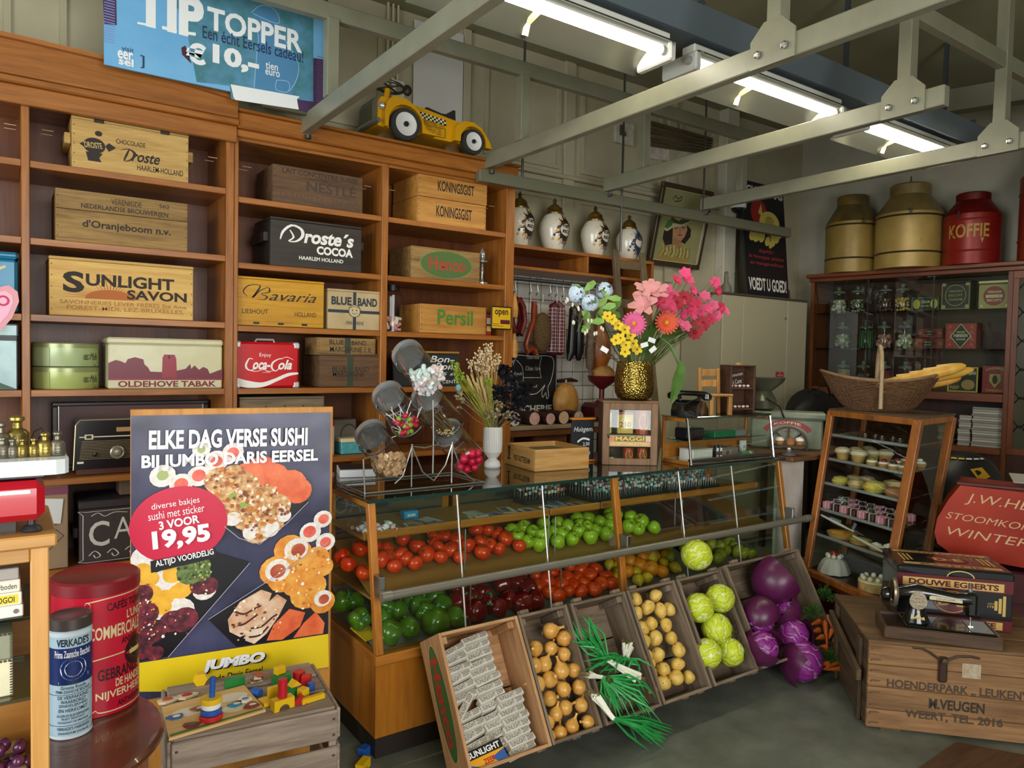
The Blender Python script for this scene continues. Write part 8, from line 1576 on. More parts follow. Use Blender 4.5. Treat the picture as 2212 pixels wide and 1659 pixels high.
bxm=[MB().box(-.026,.026,-.026,.026,0,.04,.004).mesh('cake_box',m_)for m_ in(PINK,CHO,plain('#4f5a2a',.5))];rbm=MB().box(-.003,.003,-.027,.027,-.001,.0412).box(-.027,.027,-.003,.003,-.001,.0412).mesh('ribbon',plain('#e3cdd6',.4))
for i in range(8):
 for j in range(3):
  o=thing('petit_four','petit four, place %s from the left in row %s from the front'%(('one','two','three','four','five','six','seven','eight')[i],('one','two','three')[j]),'petit four',tuple(pc(.1+.112*i,.07+.11*j,TZS[3])+Vector((0,0,.0015))),-1.88,'petits fours on the fourth tray');part('cake',bxm[(i+j)%3 if j else(i%2)],None,o);part('ribbon',rbm,None,o)
pst('fruit_tart','large glazed fruit tart in a fluted crust on the fifth tray',.28,.12,TZS[4],[('crust',[(0,0),(.07,0),(.082,.028),(.074,.026)],BISC),('filling',[(.073,.027),(.05,.036),(0,.04)],mottled('#c9781a','#e3b04a',30,.3,0,.3))]);pst('fruit_tart','yellow-green fruit tart right of the large one on the fifth tray',.53,.11,TZS[4],[('crust',[(0,0),(.05,0),(.06,.024),(.054,.022)],BISC),('filling',[(.054,.024),(.03,.034),(0,.036)],mottled('#b5ad2a','#dccb5a',40,.3,0,.3))])
for k in range(3):pst('cream_puff','cream-topped tartlet at the right of the fifth tray, %s'%('left','middle','right')[k],.73+.1*k,.1+.05*(k%2),TZS[4],[('crust',[(0,0),(.034,0),(.04,.016),(0,.016)],BISC),('cream',[(.034,.0165),(.024,.032),(0,.042)],CREAM)])
for a,c,lb in((pc(.02,.06,.655),pc(.45,.08,.615),'long white icing spatula lying on the tart, upper one'),(pc(.48,.05,.6),pc(.9,.02,.575),'white piping bag tool lying toward the lower right')):
 b=MB();b.tube([a,a.lerp(c,.5),c],[.006,.009,.004],8);solo('icing_tool',lb,'tool',b,plain('#d9d3c0',.4),True)
o=pst('cream_pudding','white ribbed pudding with a red cherry on the case floor',.26,.11,.353,[('dish',[(0,0),(.04,0),(.04,.004),(0,.004)],CREAM)],cat='pudding')
b=MB();V=[];n_=40;prof=[(.085,.005),(.08,.03),(.062,.07),(.045,.085),(.0,.09)];kk=len(prof)
for i in range(n_):
 a=2*PI*i/n_;f=1+(.04 if i%4<2 else-.03)
 V+=[(r*f*math.cos(a),r*f*math.sin(a),z)for r,z in prof]
b.add(V,[(i*kk+q,((i+1)%n_)*kk+q,((i+1)%n_)*kk+q+1,i*kk+q+1)for i in range(n_)for q in range(kk-1)]);part('ribbed_pudding',b,plain('#cfcac0',.5),o,True)
for k in range(7):a=k*.9;b=MB();b.ball((.036*math.cos(a),.036*math.sin(a),.098),.014,8,6);part('cream_dollop',b,CREAM,o,True)
b=MB();b.ball((0,0,.108),.024,12,8);part('cherry',b,plain('#8a2a14',.15,0,.5),o,True)
o=pst('cream_cake','round cake with cream dollops on the case floor, right of the pudding',.78,.10,.353,[('sponge',[(0,0),(.075,0),(.077,.045),(0,.046)],mottled('#a8844a','#c9a76a',30,.7)),('icing',[(.078,.0465),(.074,.056),(0,.058)],plain('#d6c48a',.5))],cat='cake')
for k in range(9):a=k*.7;b=MB();b.ball((.055*math.cos(a),.055*math.sin(a),.066),.013,8,6);part('cream_dollop',b,CREAM,o,True)
# wicker basket with baguettes on top
BC=pc(.42,.17,1.282);t=thing('wicker_basket','boat-shaped wicker basket with a hooped handle, on the pastry case','basket',tuple(BC),-1.0);WK=wood('#6d4c30','#452d1c','X',3,.6);La,Lb,Hh=.31,.17,.17
def rim(a,f):return Vector((La*(.50+.50*f**.7)*math.cos(a),Lb*(.5+.5*f**.7)*math.sin(a),.004+f*(Hh+.05*math.cos(a)**2)))
b=MB()
for k in range(20):
 f=k/19;b.tube([rim(2*PI*i/48,f)*(1+.012*(-1)**(i+k))for i in range(49)],.0034,4,False)
part('woven_sides',b,WK,t,True,kind='stuff');b=MB()
for i in range(48):b.tube([rim(2*PI*i/48,k/6)*1.004 for k in range(7)],.003,4,False)
part('upright_canes',b,WK,t,True,kind='stuff')
b=MB();b.tube([rim(2*PI*i/40,1.0)for i in range(41)],.009,8,False);part('rim',b,wood('#8a6a48','#5d4229','X',3,.6),t,True);b=MB();b.lathe([(0,0),(.12,0),(.14,.006),(0,.006)],24,squash=.55);part('basket_floor',b,WK,t)
b=MB();b.tube([(0,-Lb*.98,.02),(0,-Lb,.15)]+[(0,-Lb*math.cos(a),.17+.2*math.sin(a))for a in[PI*k/12 for k in range(13)]]+[(0,Lb,.15)],.0115,9);part('handle',b,wood('#b09a78','#8a7450','Z',2,.7),t,True)
BAG=mottled('#c98f2a','#dcae4a',12,.45,0,.15);BM=Matrix.Translation(BC)@Matrix.Rotation(-1.0,4,'Z')
for k,(a,c,r,lb)in enumerate((((-.02,-.07,.14),(.42,-.04,.27),.034,'nearest and topmost baguette in the basket'),((.0,.0,.13),(.47,.03,.25),.03,'second baguette, poking farthest right out of the basket'),((.02,.06,.1),(.42,.09,.2),.028,'lowest baguette at the back of the basket'))):
 A,C_=BM@Vector(a),BM@Vector(c);o=thing('baguette',lb,'baguette',tuple(A));d=C_-A;b=MB();b.tube([d*f for f in(0,.04,.15,.5,.85,.96,1)],[r*q for q in(.25,.6,.9,1,.95,.6,.2)],14);part('crust',b,BAG,o,True)
 b=MB()
 for f in(.3,.45,.6,.75):b.tube([d*(f-.04)+Vector((0,0,r*.98))+Vector((-.01,.01,0)),d*(f+.04)+Vector((0,0,r*.98))+Vector((.01,-.01,0))],.004,5)
 part('score_marks',b,plain('#e3c684',.7),o)
 # -- wall cabinet on the right wall
CL=Vector((6.156,4.016,0));t=thing('wall_cabinet','big dark wooden glazed cabinet on the right wall, full of jars and tins','cabinet',tuple(CL),math.atan2(-.9877,.1564));CAB=t
W3=wood('#7a401c','#52260c','X',.8,.4,bump=.03);W3Z=wood('#7a401c','#52260c','Z',.8,.4,bump=.03);W3B=wood('#3f1d0c','#281006','Z',.6,.5,bump=.02)
b=MB();b.box(-.03,2.5,-.05,.335,2.325,2.36,.006);part('cornice',b,W3,t);b=MB();b.box(-.01,2.5,-.02,.335,2.29,2.3245,.004);part('cornice_moulding',b,W3,t)
for x0,x1 in((0,.03),(1.545,1.58),(2.46,2.5)):b=MB();b.box(x0,x1,0,.335,.0,2.2895,.002);part('upright',b,W3Z,t)
b=MB();b.box(.031,2.459,.32,.334,.05,2.289);part('back_panel',b,W3B,t)
b=MB();b.box(.031,1.544,0,.319,1.27,1.335,.003);part('case_floor',b,W3,t)
for z in(2.007,1.686):b=MB();b.box(.031,1.544,.04,.318,z-.008,z);part('glass_shelf',b,glass('#5d6a5f',2,0,'dark_shelf_glass'),t)
b=MB();b.box(.031,1.544,-.02,.319,.86,.905,.003);part('niche_ledge',b,W3,t);b=MB();b.box(.031,1.544,.005,.02,.05,.859);part('lower_panel',b,W3B,t)
for x in(.5,1.02):b=MB();b.box(x,x+.012,.004,.012,1.336,2.288);part('pane_joint',b,plain('#3a2614',.4),t)
b=MB();b.box(.033,1.543,.002,.0035,1.337,2.288);part('sliding_glass',b,GLASS,t)
for q in((1.5805,2.4595,.87,.92),(1.5805,2.4595,2.23,2.289),(1.5805,1.62,.9205,2.2295),(2.42,2.4595,.9205,2.2295)):b=MB();b.box(q[0],q[1],0,.03,q[2],q[3],.002);part('door_frame',b,W3Z,t)
b=MB();b.box(1.62,2.42,.012,.016,.92,2.23);part('leaded_pane',b,plain('#4a4a3c',.12),t)
b=MB()
for i in range(5):
 for j in range(6):x,z=1.66+.16*i,.98+.22*j;b.tube([(x+.045*math.cos(a)*(1+.4*math.cos(2*a)),.010,z+.12*math.sin(a))for a in[k*PI/6 for k in range(13)]],.004,4,False)
part('leading',b,plain('#191510',.5),t,kind='stuff')
b=MB();b.box(1.5805,2.4595,0,.03,.05,.869,.003);part('lower_door',b,W3B,t)
CM=Matrix.Translation(CL)@Matrix.Rotation(math.atan2(-.9877,.1564),4,'Z')
def cx(px_pt):return(Vector(px_pt)-CL).dot(RD)
def ctin(lb,xa,xb,z,zt,c,draw,d=.12,name='biscuit_tin',cat='tin',y=.12,lidc=None):
 w=xb-xa;o=thing(name,lb,cat,tuple(CM@Vector(((xa+xb)/2,y,z+.0008))),math.atan2(-.9877,.1564));h=zt-z
 b=MB();b.box(-w/2,w/2,0,d,0,h*(.9 if lidc else 1),.004);part('body',b,plain(c,.4),o)
 if lidc:b=MB();b.box(-w/2-.003,w/2+.003,-.003,d+.003,h*.902,h,.004);part('lid',b,plain(lidc,.35,.3),o)
 p=Print(front(w,h),.0012);draw(p);p.on(o,'printed_label')
CRE,GLD,DRD=plain('#d9cfa4',.5),plain('#a8945a',.4),plain('#8a1f20',.4)
def d1(p):p.frame(.02,.03,.98,.97,.03,plain('#3d7a66',.4));p.disc(.2,.5,.13,.34,plain('#b5a23c',.4));p.disc(.82,.5,.13,.34,plain('#c9b85a',.4));p.text('CREAM',.36,.55,.66,.75,CRE,.01).text('CRACKERS',.36,.3,.66,.42,CRE)
def d2(p):p.frame(.05,.04,.95,.96,.02,GLD);p.ring(.5,.5,.34,.36,.02,GLD);[p.text(s,.28,y,.72,y+.08,GLD,.01)for s,y in(("VERKADE'S",.6),('BISCUITS',.46),('ZAANDAM',.32))];[p.disc(x,y,.07,.07,GLD,8)for x in(.12,.88)for y in(.12,.88)]
def d3(p):p.rect(.02,.02,.98,.85,GLD).disc(.5,.46,.34,.34,DRD).rect(.24,.40,.76,.50,CRE).text('VERKADE',.28,.56,.72,.64,CRE,.02).text('BISCUITS',.28,.27,.72,.35,CRE,.02).text('ZAANDAM',.3,.425,.7,.475,DRD,.01);[p.poly([(x,.1),(x+.05*s,.18),(x+.12*s,.06)],CRE)for x,s in((.06,1),(.94,-1))]
def d4(p):p.frame(.02,.04,.98,.96,.03,plain('#2a0d0c'));p.poly([(.5,.95),(.75,.5),(.5,.05),(.25,.5)],plain('#1b0c0a',.4));p.text("VERKADE'S",.36,.6,.64,.7,CRE,.01).text('BISCUIT',.38,.34,.62,.44,CRE,.01);[p.disc(x,.5,.06,.16,plain('#6b5a2c',.4))for x in(.1,.9)]
def d5(p):[p.poly([(x,y),(x+.16*s,y+.08),(x+.1*s,y+.2)],plain('#c9402a',.4))for x,s in((.06,1),(.94,-1))for y in(.08,.3,.55,.75)];p.poly([(.5,.98),(.84,.5),(.5,.02),(.16,.5)],CRE).poly([(.5,.95),(.81,.5),(.5,.05),(.19,.5)],plain('#150c0c',.4)).text("VERKADE'S",.36,.62,.64,.69,CRE,.01).text('FABRIEKEN',.28,.46,.72,.58,CRE,.02).text('ZAANDAM',.36,.34,.64,.41,CRE,.01)
def d6(p):p.frame(.0,.0,1,1,.05,plain('#c9a83a',.4));p.text('BLOKJES',.3,.68,.93,.82,CRE,.03).text('REEP',.1,.12,.4,.24,plain('#c9a83a'),.01).disc(.68,.3,.22,.2,plain('#a8844a',.5))
def d7(p):p.text('LANDWIJK',.14,.78,.86,.9,GLD,.02,arc=.05).poly([(.3,.7),(.7,.7),(.72,.45),(.5,.2),(.28,.45)],GLD).disc(.5,.5,.1,.16,plain('#3a1a14')).text('TONGEREN',.15,.06,.85,.15,GLD,.02)
ctin('long dark green and yellow biscuit box on the top cabinet shelf',cx((6.284,3.206,2.011)),cx((6.318,2.992,2.004)),2.007,2.125,'#12251f',d1,name='biscuit_box',cat='box');ctin('black square tin with gold ring lettering, on the top cabinet shelf',cx((6.319,2.986,2.011)),cx((6.354,2.764,2.004)),2.007,2.25,'#1a1712',d2,lidc='#2c2619');ctin('gold tin with a red disc, rightmost on the top cabinet shelf',cx((6.362,2.713,2.003)),cx((6.396,2.496,1.995)),2.007,2.235,'#5d5030',d3,lidc='#c9bb8a')
ctin('flat red and black box, upper of two, on the middle cabinet shelf',cx((6.294,3.143,1.776)),cx((6.323,2.957,1.775)),1.777,1.862,'#7d1f1c',d4,name='biscuit_box',cat='box');ctin('flat red and black box, lower of two, on the middle cabinet shelf',cx((6.288,3.179,1.671)),cx((6.325,2.946,1.673)),1.686,1.775,'#7d1f1c',d4,name='biscuit_box',cat='box');ctin('large red box with a black diamond on the middle cabinet shelf',cx((6.326,2.939,1.665)),cx((6.362,2.713,1.667)),1.686,1.90,'#8f2420',d5,name='biscuit_box',cat='box')
ctin('dark picture box with a yellow border, behind the baguettes',cx((6.331,2.906,1.321)),cx((6.366,2.690,1.332)),1.335,1.54,'#2c1710',d6,name='picture_box',cat='box');ctin('red tin with a golden shield, rightmost on the lowest cabinet shelf',cx((6.370,2.664,1.311)),cx((6.398,2.485,1.320)),1.335,1.555,'#8f1f1c',d7)
gj=MB();gj.lathe([(0,0),(.07,0),(.074,.006),(.074,.13),(.052,.165),(.052,.18)],24);gjm=gj.mesh('glass_body',JAR,True);gl_=MB();gl_.lathe([(.055,.1805),(.06,.19),(.05,.2),(.012,.21),(.02,.225),(.012,.24),(0,.242)],20);glm=gl_.mesh('glass_stopper',plain('#8a8f84',.08,.3),True)
fill={}
def gfill(c,kind):
 if(c,kind)not in fill:
  b=MB();q=random.Random(3)
  for k in range(46):
   a=q.uniform(0,6.28);r=.056*math.sqrt(q.random());z=.012+.105*q.random();p_=(r*math.cos(a),r*math.sin(a),z)
   if kind=='ball':b.ball(p_,.012,6,4)
   elif kind=='cube':b.box(-.011,.011,-.011,.011,-.011,.011,0,TR(*p_,q.uniform(0,3),q.uniform(0,3),0))
   elif k<30:b.tube([(r*math.cos(a),r*math.sin(a),.006),(r*math.cos(a)*.9,r*math.sin(a)*.9,.16)],.005,5)
  fill[(c,kind)]=b.mesh('sweets',mottled(c,c,5,.5)if kind!='mix' else None,kind=='ball')
 return fill[(c,kind)]
for px_,z,c,kind,lb in(((6.187,3.820,2.022),2.007,'#c9bda8','cube','glass jar of pale sweets, first on the top cabinet shelf'),((6.213,3.654,2.017),2.007,'#8a8468','ball','glass jar of greenish sweets, second on the top cabinet shelf'),((6.250,3.422,2.010),2.007,'#5a342c','ball','glass jar of dark mixed sweets, third on the top cabinet shelf'),((6.272,3.281,2.005),2.007,'#c9a04a','ball','glass jar of yellow mixed sweets, fourth on the top cabinet shelf'),((6.193,3.779,1.674),1.686,'#a8a888','cube','glass jar packed with grey-white sweets, first on the middle shelf'),((6.226,3.571,1.676),1.686,'#2f6a2c','stick','glass jar of green sticks, second on the middle shelf'),((6.250,3.421,1.677),1.686,'#c98f84','cube','glass jar of pink sweets, third on the middle shelf'),((6.276,3.255,1.678),1.686,'#c9c4ac','cube','glass jar of cream sweets, fourth on the middle shelf'),((6.196,3.758,1.319),1.335,'#a8926a','stick','glass jar of straw sticks, first on the lowest shelf'),((6.224,3.582,1.319),1.335,'#6d6a58','ball','nearly clear glass jar, second on the lowest shelf'),((6.252,3.405,1.323),1.335,'#8f1a24','stick','glass jar of red sticks, third on the lowest shelf'),((6.279,3.238,1.323),1.335,'#6d5a3a','ball','dull glass jar behind the basket handle, lowest shelf')):
 o=thing('apothecary_jar',lb,'jar',tuple(CM@Vector((cx(px_),.14,z+.001))),0,'glass sweet jars in the wall cabinet');part('glass_body',gjm,None,o);part('glass_stopper',glm,None,o);part('sweets',gfill(c,kind),None,o,kind='stuff')
for k,(xa,xb,n,lb)in enumerate(((cx((6.363,2.705,.885)),cx((6.397,2.494,.907)),17,'right-hand stack in the niche'),(cx((6.348,2.800,.882)),cx((6.362,2.715,.891)),13,'half-hidden middle stack in the niche'),(cx((6.325,2.944,.890)),cx((6.340,2.850,.900)),8,'low left stack in the niche'))):
 for i in range(n):
  h=.32/17;o=thing('booklet','booklet %d from the bottom of the %s'%(i+1,lb),'booklet',tuple(CM@Vector(((xa+xb)/2+rr.uniform(-.006,.006),.06,.9055+i*h))),math.atan2(-.9877,.1564)+rr.uniform(-.03,.03),'booklets stacked in the niche')
  b=MB();w=xb-xa;b.box(-w/2,w/2,0,.2,0,h-.0012,.003);part('pages',b,plain(('#a9a79c','#8f8d84','#bdbbb0')[i%3],.7),o)
  # big storage tins on top
def can(lb,p_,r,h,c1,c2,c3,fr=(.62,.84),letters=None,knob=True,rot=0.,bands=(.17,.58)):
 o=thing('storage_tin',lb,'storage tin',(p_[0],p_[1],2.3605),rot);m=mottled(c1,c2,4,.4,.2,0,c3,.35,.66,6)
 zs=h*fr[0];zn=h*fr[1]
 b=MB();b.lathe([(0,0),(r,0),(r,zs)],44);part('body',b,m,o,True)
 b=MB();b.lathe([(r*1.003,zs+.0005),(r*.98,zs+.012),(r*.6,zn)],44);part('shoulder',b,mottled(c1,c3,5,.35,.3),o,True)
 b=MB();b.lathe([(r*.6,zn+.0005),(r*.6,h*.95),(r*.56,h*.965),(0,h)],36);part('neck_lid',b,mottled(c3,c1,6,.4,.2),o,True)
 for z in bands:b=MB();b.lathe([(r*1.004,h*z-.008),(r*1.02,h*z),(r*1.004,h*z+.008)],44);part('band',b,plain('#3d2f1c' if letters is None and r<.28 else c1,.4),o,True)
 if knob:b=MB();b.tube([(-.03,0,h*.985),(-.03,0,h+.035),(0,0,h+.05),(.03,0,h+.035),(.03,0,h*.985)],.006);part('lid_handle',b,DARKSTEEL,o)
 for s in(-1,1):b=MB();b.tube([(s*r,0,zs+.01),(s*(r+.035),0,zs+.012),(s*(r+.035),0,zs-.03)],.006);part('lug',b,DARKSTEEL,o)
 if letters:p=Print(drum(r,0,-2.45));p.text(letters,-1.15,h*.34,.3,h*.52,plain('#b08a3a',.5),.02).poly([(.0,h*.33),(.06,h*.26),(.12,h*.33)],plain('#b08a3a',.5));p.on(o)
can('dull tan storage tin with a grey shoulder, leftmost on the right cabinet',(6.33,3.74),.222,.72,'#8a7034','#a88c46','#5d5034',rot=.9,knob=False);can('largest tan storage tin with a ring handle, second on the cabinet',(6.37,3.25),.262,.74,'#a08446','#b89c56','#7d6e48',rot=.5);can('red storage tin with worn gold letters, third on the cabinet',(6.46,2.79),.205,.60,'#7d1610','#8f1f14','#5a0f0a',letters='KOFFIE',knob=False,fr=(.66,.86));can('tall rust-red storage tin at the right edge of the picture',(6.53,2.18),.29,.86,'#8a2f18','#9b3a1e','#7a2410',knob=True,fr=(.72,.9))
# -- chest, sewing machine and coffee tins in the near right corner
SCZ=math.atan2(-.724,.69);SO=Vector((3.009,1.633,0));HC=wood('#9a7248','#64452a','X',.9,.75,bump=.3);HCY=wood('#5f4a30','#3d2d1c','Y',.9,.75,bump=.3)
t=thing('wooden_chest','big old plank chest with stencilled farm lettering and an iron hasp','chest',tuple(SO),SCZ);cw,cd,ch=.80,.62,.386
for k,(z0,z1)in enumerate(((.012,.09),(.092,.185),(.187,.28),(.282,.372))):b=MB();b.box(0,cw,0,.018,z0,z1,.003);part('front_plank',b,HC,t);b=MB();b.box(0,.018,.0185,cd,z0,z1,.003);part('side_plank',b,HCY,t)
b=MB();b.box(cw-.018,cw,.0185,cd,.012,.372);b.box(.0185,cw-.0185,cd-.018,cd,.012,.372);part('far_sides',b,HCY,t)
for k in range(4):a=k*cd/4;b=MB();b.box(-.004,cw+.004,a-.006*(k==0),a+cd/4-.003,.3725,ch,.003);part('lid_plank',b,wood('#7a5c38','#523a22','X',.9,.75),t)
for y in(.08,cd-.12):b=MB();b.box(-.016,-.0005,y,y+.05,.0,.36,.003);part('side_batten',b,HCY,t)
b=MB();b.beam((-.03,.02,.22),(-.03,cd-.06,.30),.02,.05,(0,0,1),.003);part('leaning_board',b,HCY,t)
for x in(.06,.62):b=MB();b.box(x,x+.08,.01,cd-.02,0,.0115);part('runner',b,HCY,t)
p=Print(facefr((0,0,0),(1,0,0),(0,0,1),(0,-1,0)),.001);ST=plain('#4a3a2a',.8)
p.text('HOENDERPARK „ LEUKEN"',.075,.185,.60,.228,ST,.03).text('M.VEUGEN',.24,.118,.45,.162,plain('#33291f',.8),.03).text('WEERT, TEL. 2016',.15,.064,.52,.106,ST,.03)
for z in(.03,.075,.11,.16,.21,.255,.3,.35):p.disc(.012,z,.004,.003,INK,8);p.disc(.03,z+.004,.022,.005,plain('#6b4a2c',.8),10)
p.on(t)
hs=part('hasp',MB().box(.268,.302,-.014,-.0005,.236,.345,.006),plain('#3a2418',.5,.3),t);b=MB();b.lathe([(.012,0),(.012,.014),(0,.016)],14,TR(.285,-.0145,.33,PI/2));b.tube([(.27,-.008,.332),(.23,-.01,.36),(.20,-.008,.372),(.17,-.006,.37)],.005);b.tube([(.3,-.008,.332),(.34,-.01,.352),(.39,-.008,.355),(.42,-.006,.35)],.005);part('iron_wire',b,plain('#4a3a2c',.5,.4),hs)
b=MB();b.box(.36,.43,-.0014,-.0002,.262,.322);part('worn_sticker',b,mottled('#a08a6c','#b5a88f',50,.5),t)
SM_=Vector((3.077,1.607,ch+.001));mz_=math.radians(-52);t=thing('sewing_machine','black antique sewing machine on a wooden base, standing on the plank chest','sewing machine',tuple(SM_),mz_);BLK=plain('#0f0e0d',.15,0,.6);GLT=plain('#a8905a',.35,.6);SIL=mottled('#8a7d66','#a89b84',90,.35,.6,.4)
MW=wood('#5d4430','#3a281a','X',1,.35)
for q in((0,.443,0,.016),(0,.443,.204,.22),(0,.016,.0165,.2035),(.427,.443,.0165,.2035)):b=MB();b.box(q[0],q[1],q[2],q[3],0,.053,.004);part('base_side',b,MW,t)
b=MB();b.box(.0165,.4265,.0165,.2035,.0,.044);part('base_inner',b,plain('#2c1a12',.3),t);b=MB();b.box(.09,.425,.03,.19,.0445,.056,.004);part('bed_plate',b,BLK,t)
b=MB();b.box(.335,.42,.035,.185,.0562,.0585,.002);part('slide_plate',b,plain('#8f8a7d',.25,.8),t)
b=MB();b.lathe([(.056,.0565),(.05,.07),(.036,.1),(.032,.14),(.036,.18),(.03,.2),(0,.205)],24,TR(.142,.11,0),.8);part('pillar',b,BLK,t,True)
b=MB();b.tube([(.07,.11,.172),(.14,.11,.184),(.2,.11,.178),(.29,.11,.168),(.345,.11,.172)],[.026,.034,.026,.024,.03],14);part('arm',b,BLK,t,True)
b=MB();b.box(.325,.37,.085,.14,.10,.205,.012);part('head',b,BLK,t);b=MB();b.tube([(.348,.105,.1),(.348,.105,.062)],.004,8);b.box(.338,.358,.098,.104,.058,.062);part('needle_bar',b,STEEL,t);b=MB();b.tube([(.345,.11,.205),(.345,.11,.24)],.004);b.lathe([(.012,.2055),(.012,.214)],12,TR(.345,.11,0));part('tension_post',b,STEEL,t)
b=MB();b.lathe([(.05,-.008),(.062,-.008),(.065,0),(.062,.008),(.05,.008),(.05,-.008)],30,TR(.052,.11,.172,0,PI/2));w_=part('hand_wheel',b,plain('#8f8570',.3,.7),t,True)
b=MB();b.lathe([(0,-.004),(.05,-.004),(.05,.004),(0,.004)],20,TR(.052,.11,.172,0,PI/2));part('wheel_disc',b,BLK,w_,True);b=MB();b.lathe([(.012,0),(.03,.0),(.034,.012),(.03,.03),(.0,.036)],18,TR(.035,.11,.16,0,-PI/2));part('winder',b,BLK,t,True)
b=MB();b.prism([(.034*math.cos(a)*(1-.15*math.sin(a)),.04*math.sin(a))for a in[k*PI/10 for k in range(20)]],-.001,.003,Matrix.Translation((.142,.078,.155))@XZ);part('nickel_plate',b,SIL,t)
p=Print(facefr((0,.084,0),(1,0,0),(0,0,1),(0,-1,0)),.001);p.poly([(.185,.162),(.31,.158),(.31,.172),(.185,.18)],plain('#c9bd98',.4)).text('SINGER',.21,.163,.285,.172,plain('#5d4a2a'));p.on(t,'gilt_band')
p=Print(lambda u,v,l:(.142+(.052-.16*(v-.065)+l)*math.sin(u),.11-.8*(.052-.16*(v-.065)+l)*math.cos(u),v),.002);p.poly([(-.55,.072),(.55,.072),(.5,.086),(.25,.082),(0,.1),(-.25,.082),(-.5,.086)],plain('#c9b67a',.4));p.on(t,'gilt_ornament')
DO=Vector((3.323,1.683,ch+.001));t=thing('coffee_caddy','large black, cream and dark red coffee tin behind the sewing machine','tin',tuple(DO),math.radians(-50));dw,dh,dd=.457,.264,.30;K_=plain('#15171a',.2,0,.3);CR_=plain('#c9a95f',.35);MR=plain('#5d1018',.35)
b=MB();b.box(0,dw,0,dd,0,dh*.84,.004);part('body',b,K_,t);b=MB();b.box(-.004,dw+.004,-.004,dd+.004,dh*.842,dh,.008);part('lid',b,K_,t)
p=Print(facefr((0,0,0),(1,0,0),(0,0,1),(0,-1,0)),.0012);p.rect(.0,.17,dw,.222,MR).rect(.02,.175,dw-.035,.212,CR_).text('DOUWE EGBERTS',.045,.18,dw-.055,.206,MR,.04).rect(.0,.002,dw,.05,MR).rect(.02,.008,dw-.035,.042,CR_).text('KOFFIE EN THEE',.06,.012,dw-.06,.038,MR,.04).disc(.22,.115,.075,.055,MR).ring(.22,.115,.068,.049,.003,CR_).text('D·E',.165,.095,.275,.137,CR_,.04).text('ANNO',.36,.118,.39,.126,CR_).text('1753',.36,.104,.395,.114,CR_,.02)
for k in range(3):p.rect(dw-.07+.016*k,.07+.012*(2-k),dw-.058+.016*k,.16-.012*(2-k),CR_)
p.on(t)
p=Print(lambda u,v,l:(u,v,dh+l),.001);p.rect(.03,.02,dw-.03,.06,CR_).text('KOFFIE',.1,.025,dw-.1,.052,MR,.03).rect(.03,dd-.06,dw-.03,dd-.02,CR_).text('DOUWE EGBERTS',.06,dd-.055,dw-.06,dd-.028,MR,.03).disc(.24,.15,.085,.055,MR).text('D·E',.18,.125,.3,.175,CR_,.04)
for k in range(3):p.rect(.04+.018*k,.08+.01*k,.05+.018*k,dd-.09,CR_);p.rect(dw-.05-.018*k,.08+.01*k,dw-.04-.018*k,dd-.09,CR_)
p.on(t);p=Print(facefr((0,-.004,0),(1,0,0),(0,0,1),(0,-1,0)),.0012);p.rect(0,dh*.845,dw,dh*.865,MR).ring(.25,dh*.86,.055,.03,.005,CR_,20,0,PI);p.on(t)
E1=Vector((.4,-.916,0));E2=Vector((.916,.4,0));ro=Vector((3.965,1.715,0));t=thing('red_coffee_bin','big worn red metal bin with scratched yellow roaster lettering, behind the coffee tin','bin',tuple(ro),math.atan2(-.916,.4));RB=mottled('#8a1f10','#a8341c',3,.3,.2,0,'#b5623a',.35,.68,7)
out=[(0,.95),(-.05,.87),(-.095,.77),(-.105,.695),(-.09,.64),(-.04,.605),(.02,.59),(.75,.55),(.75,.93)]
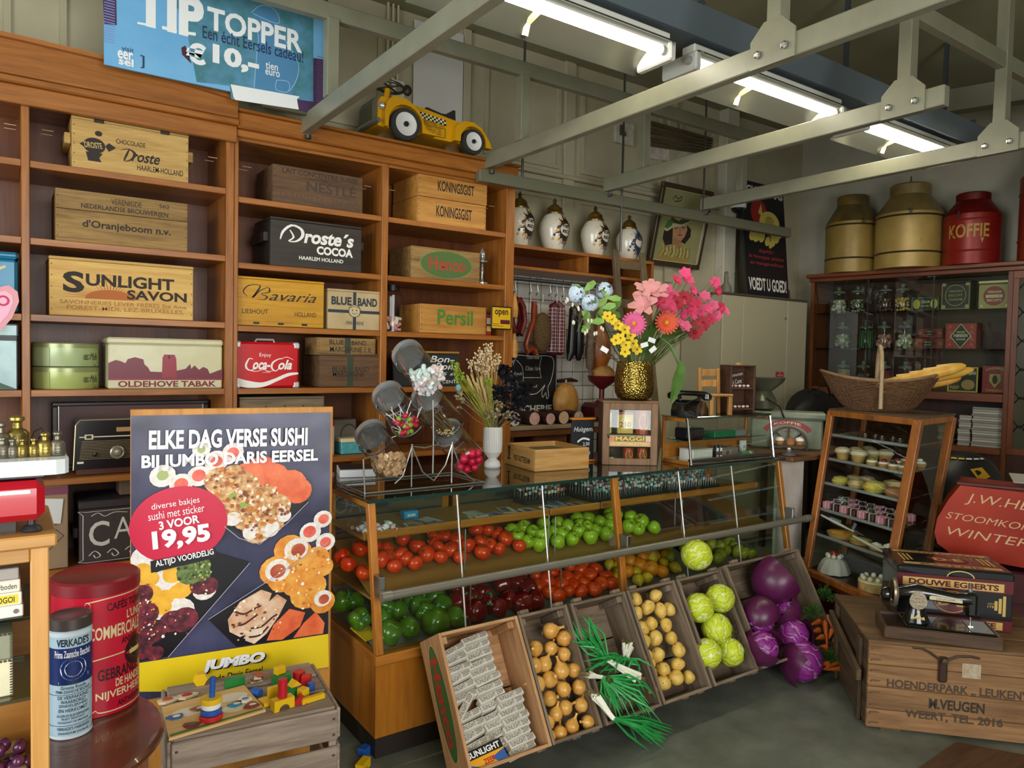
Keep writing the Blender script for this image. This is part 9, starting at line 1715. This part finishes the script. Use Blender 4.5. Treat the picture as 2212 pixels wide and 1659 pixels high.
b=MB();b.prism(out[::-1],-.004,.35,XZ@Matrix.Diagonal((1,1,-1,1)));part('lid_panel',b,RB,t);b=MB();b.box(-.02,.75,-.01,.012,.95,.968,.004);b.M=None;part('rim',b,plain('#4a120e',.4),t)
b=MB();b.box(.02,.75,.02,.34,.0,.545,.01);part('lower_body',b,plain('#4a1018',.5),t)
for z in(.2,.38):b=MB();b.box(.018,.752,.014,.0195,z,z+.012);part('seam',b,plain('#3a0c12',.5),t)
p=Print(facefr((0,-.0045,0),(1,0,0),(0,0,1),(0,-1,0)),.001);SY=plain('#c9a87a',.7);p.text('J.W.HESSELINK',.02,.855,.6,.915,SY,-.005,.25,-.05).text('STOOMKOFFIEBRANDERIJ',-.06,.765,.68,.81,SY,-.005,.3,-.05).text('WINTERSWIJK',-.05,.68,.55,.735,SY,-.005,.25,-.05);p.on(t)
b=MB();b.box(0,.3,0,.2,0,.004,0,TR(0,0,0,.1,0));solo('newspaper','folded newspaper lying on top of the red bin','newspaper',b,plain('#a8a598',.7),loc=(4.15,1.55,.972),rz=-1.1)
t=thing('black_backpack','black backpack with yellow and white stripes behind the pastry case','backpack',(4.92,2.12,.5));b=MB();b.ball((0,0,.26),(.3,.22,.26),20,14);part('bag_body',b,plain('#0c0d0f',.5),t,True)
p=Print(lambda u,v,l:((.3+l)*math.sin(v)*math.cos(u),(.22+l)*math.sin(v)*math.sin(u),.26+(.26+l)*math.cos(v)),.004);
for k,c in enumerate(('#c9c9c4','#d6b01c','#d6b01c','#c9c9c4','#c9c9c4','#c9c9c4')):p.rect(-3.5+.34*k,.50,-3.5+.34*k+.26,.56,plain(c,.5),5)
p.poly([(-2.4,.85),(-2.0,.8),(-1.85,1.05),(-2.2,1.15)],plain('#b58a14',.5));p.on(t,'printed_stripes')
t=thing('stool','dark stool carrying the backpack','stool',(4.92,2.12,0));b=MB();b.box(-.22,.22,-.2,.2,.46,.497,.005);part('seat',b,plain('#17130f',.5),t)
for sx in(-.19,.19):
 for sy in(-.17,.17):b=MB();b.box(sx-.018,sx+.018,sy-.018,sy+.018,0,.4595);part('leg',b,plain('#17130f',.5),t)
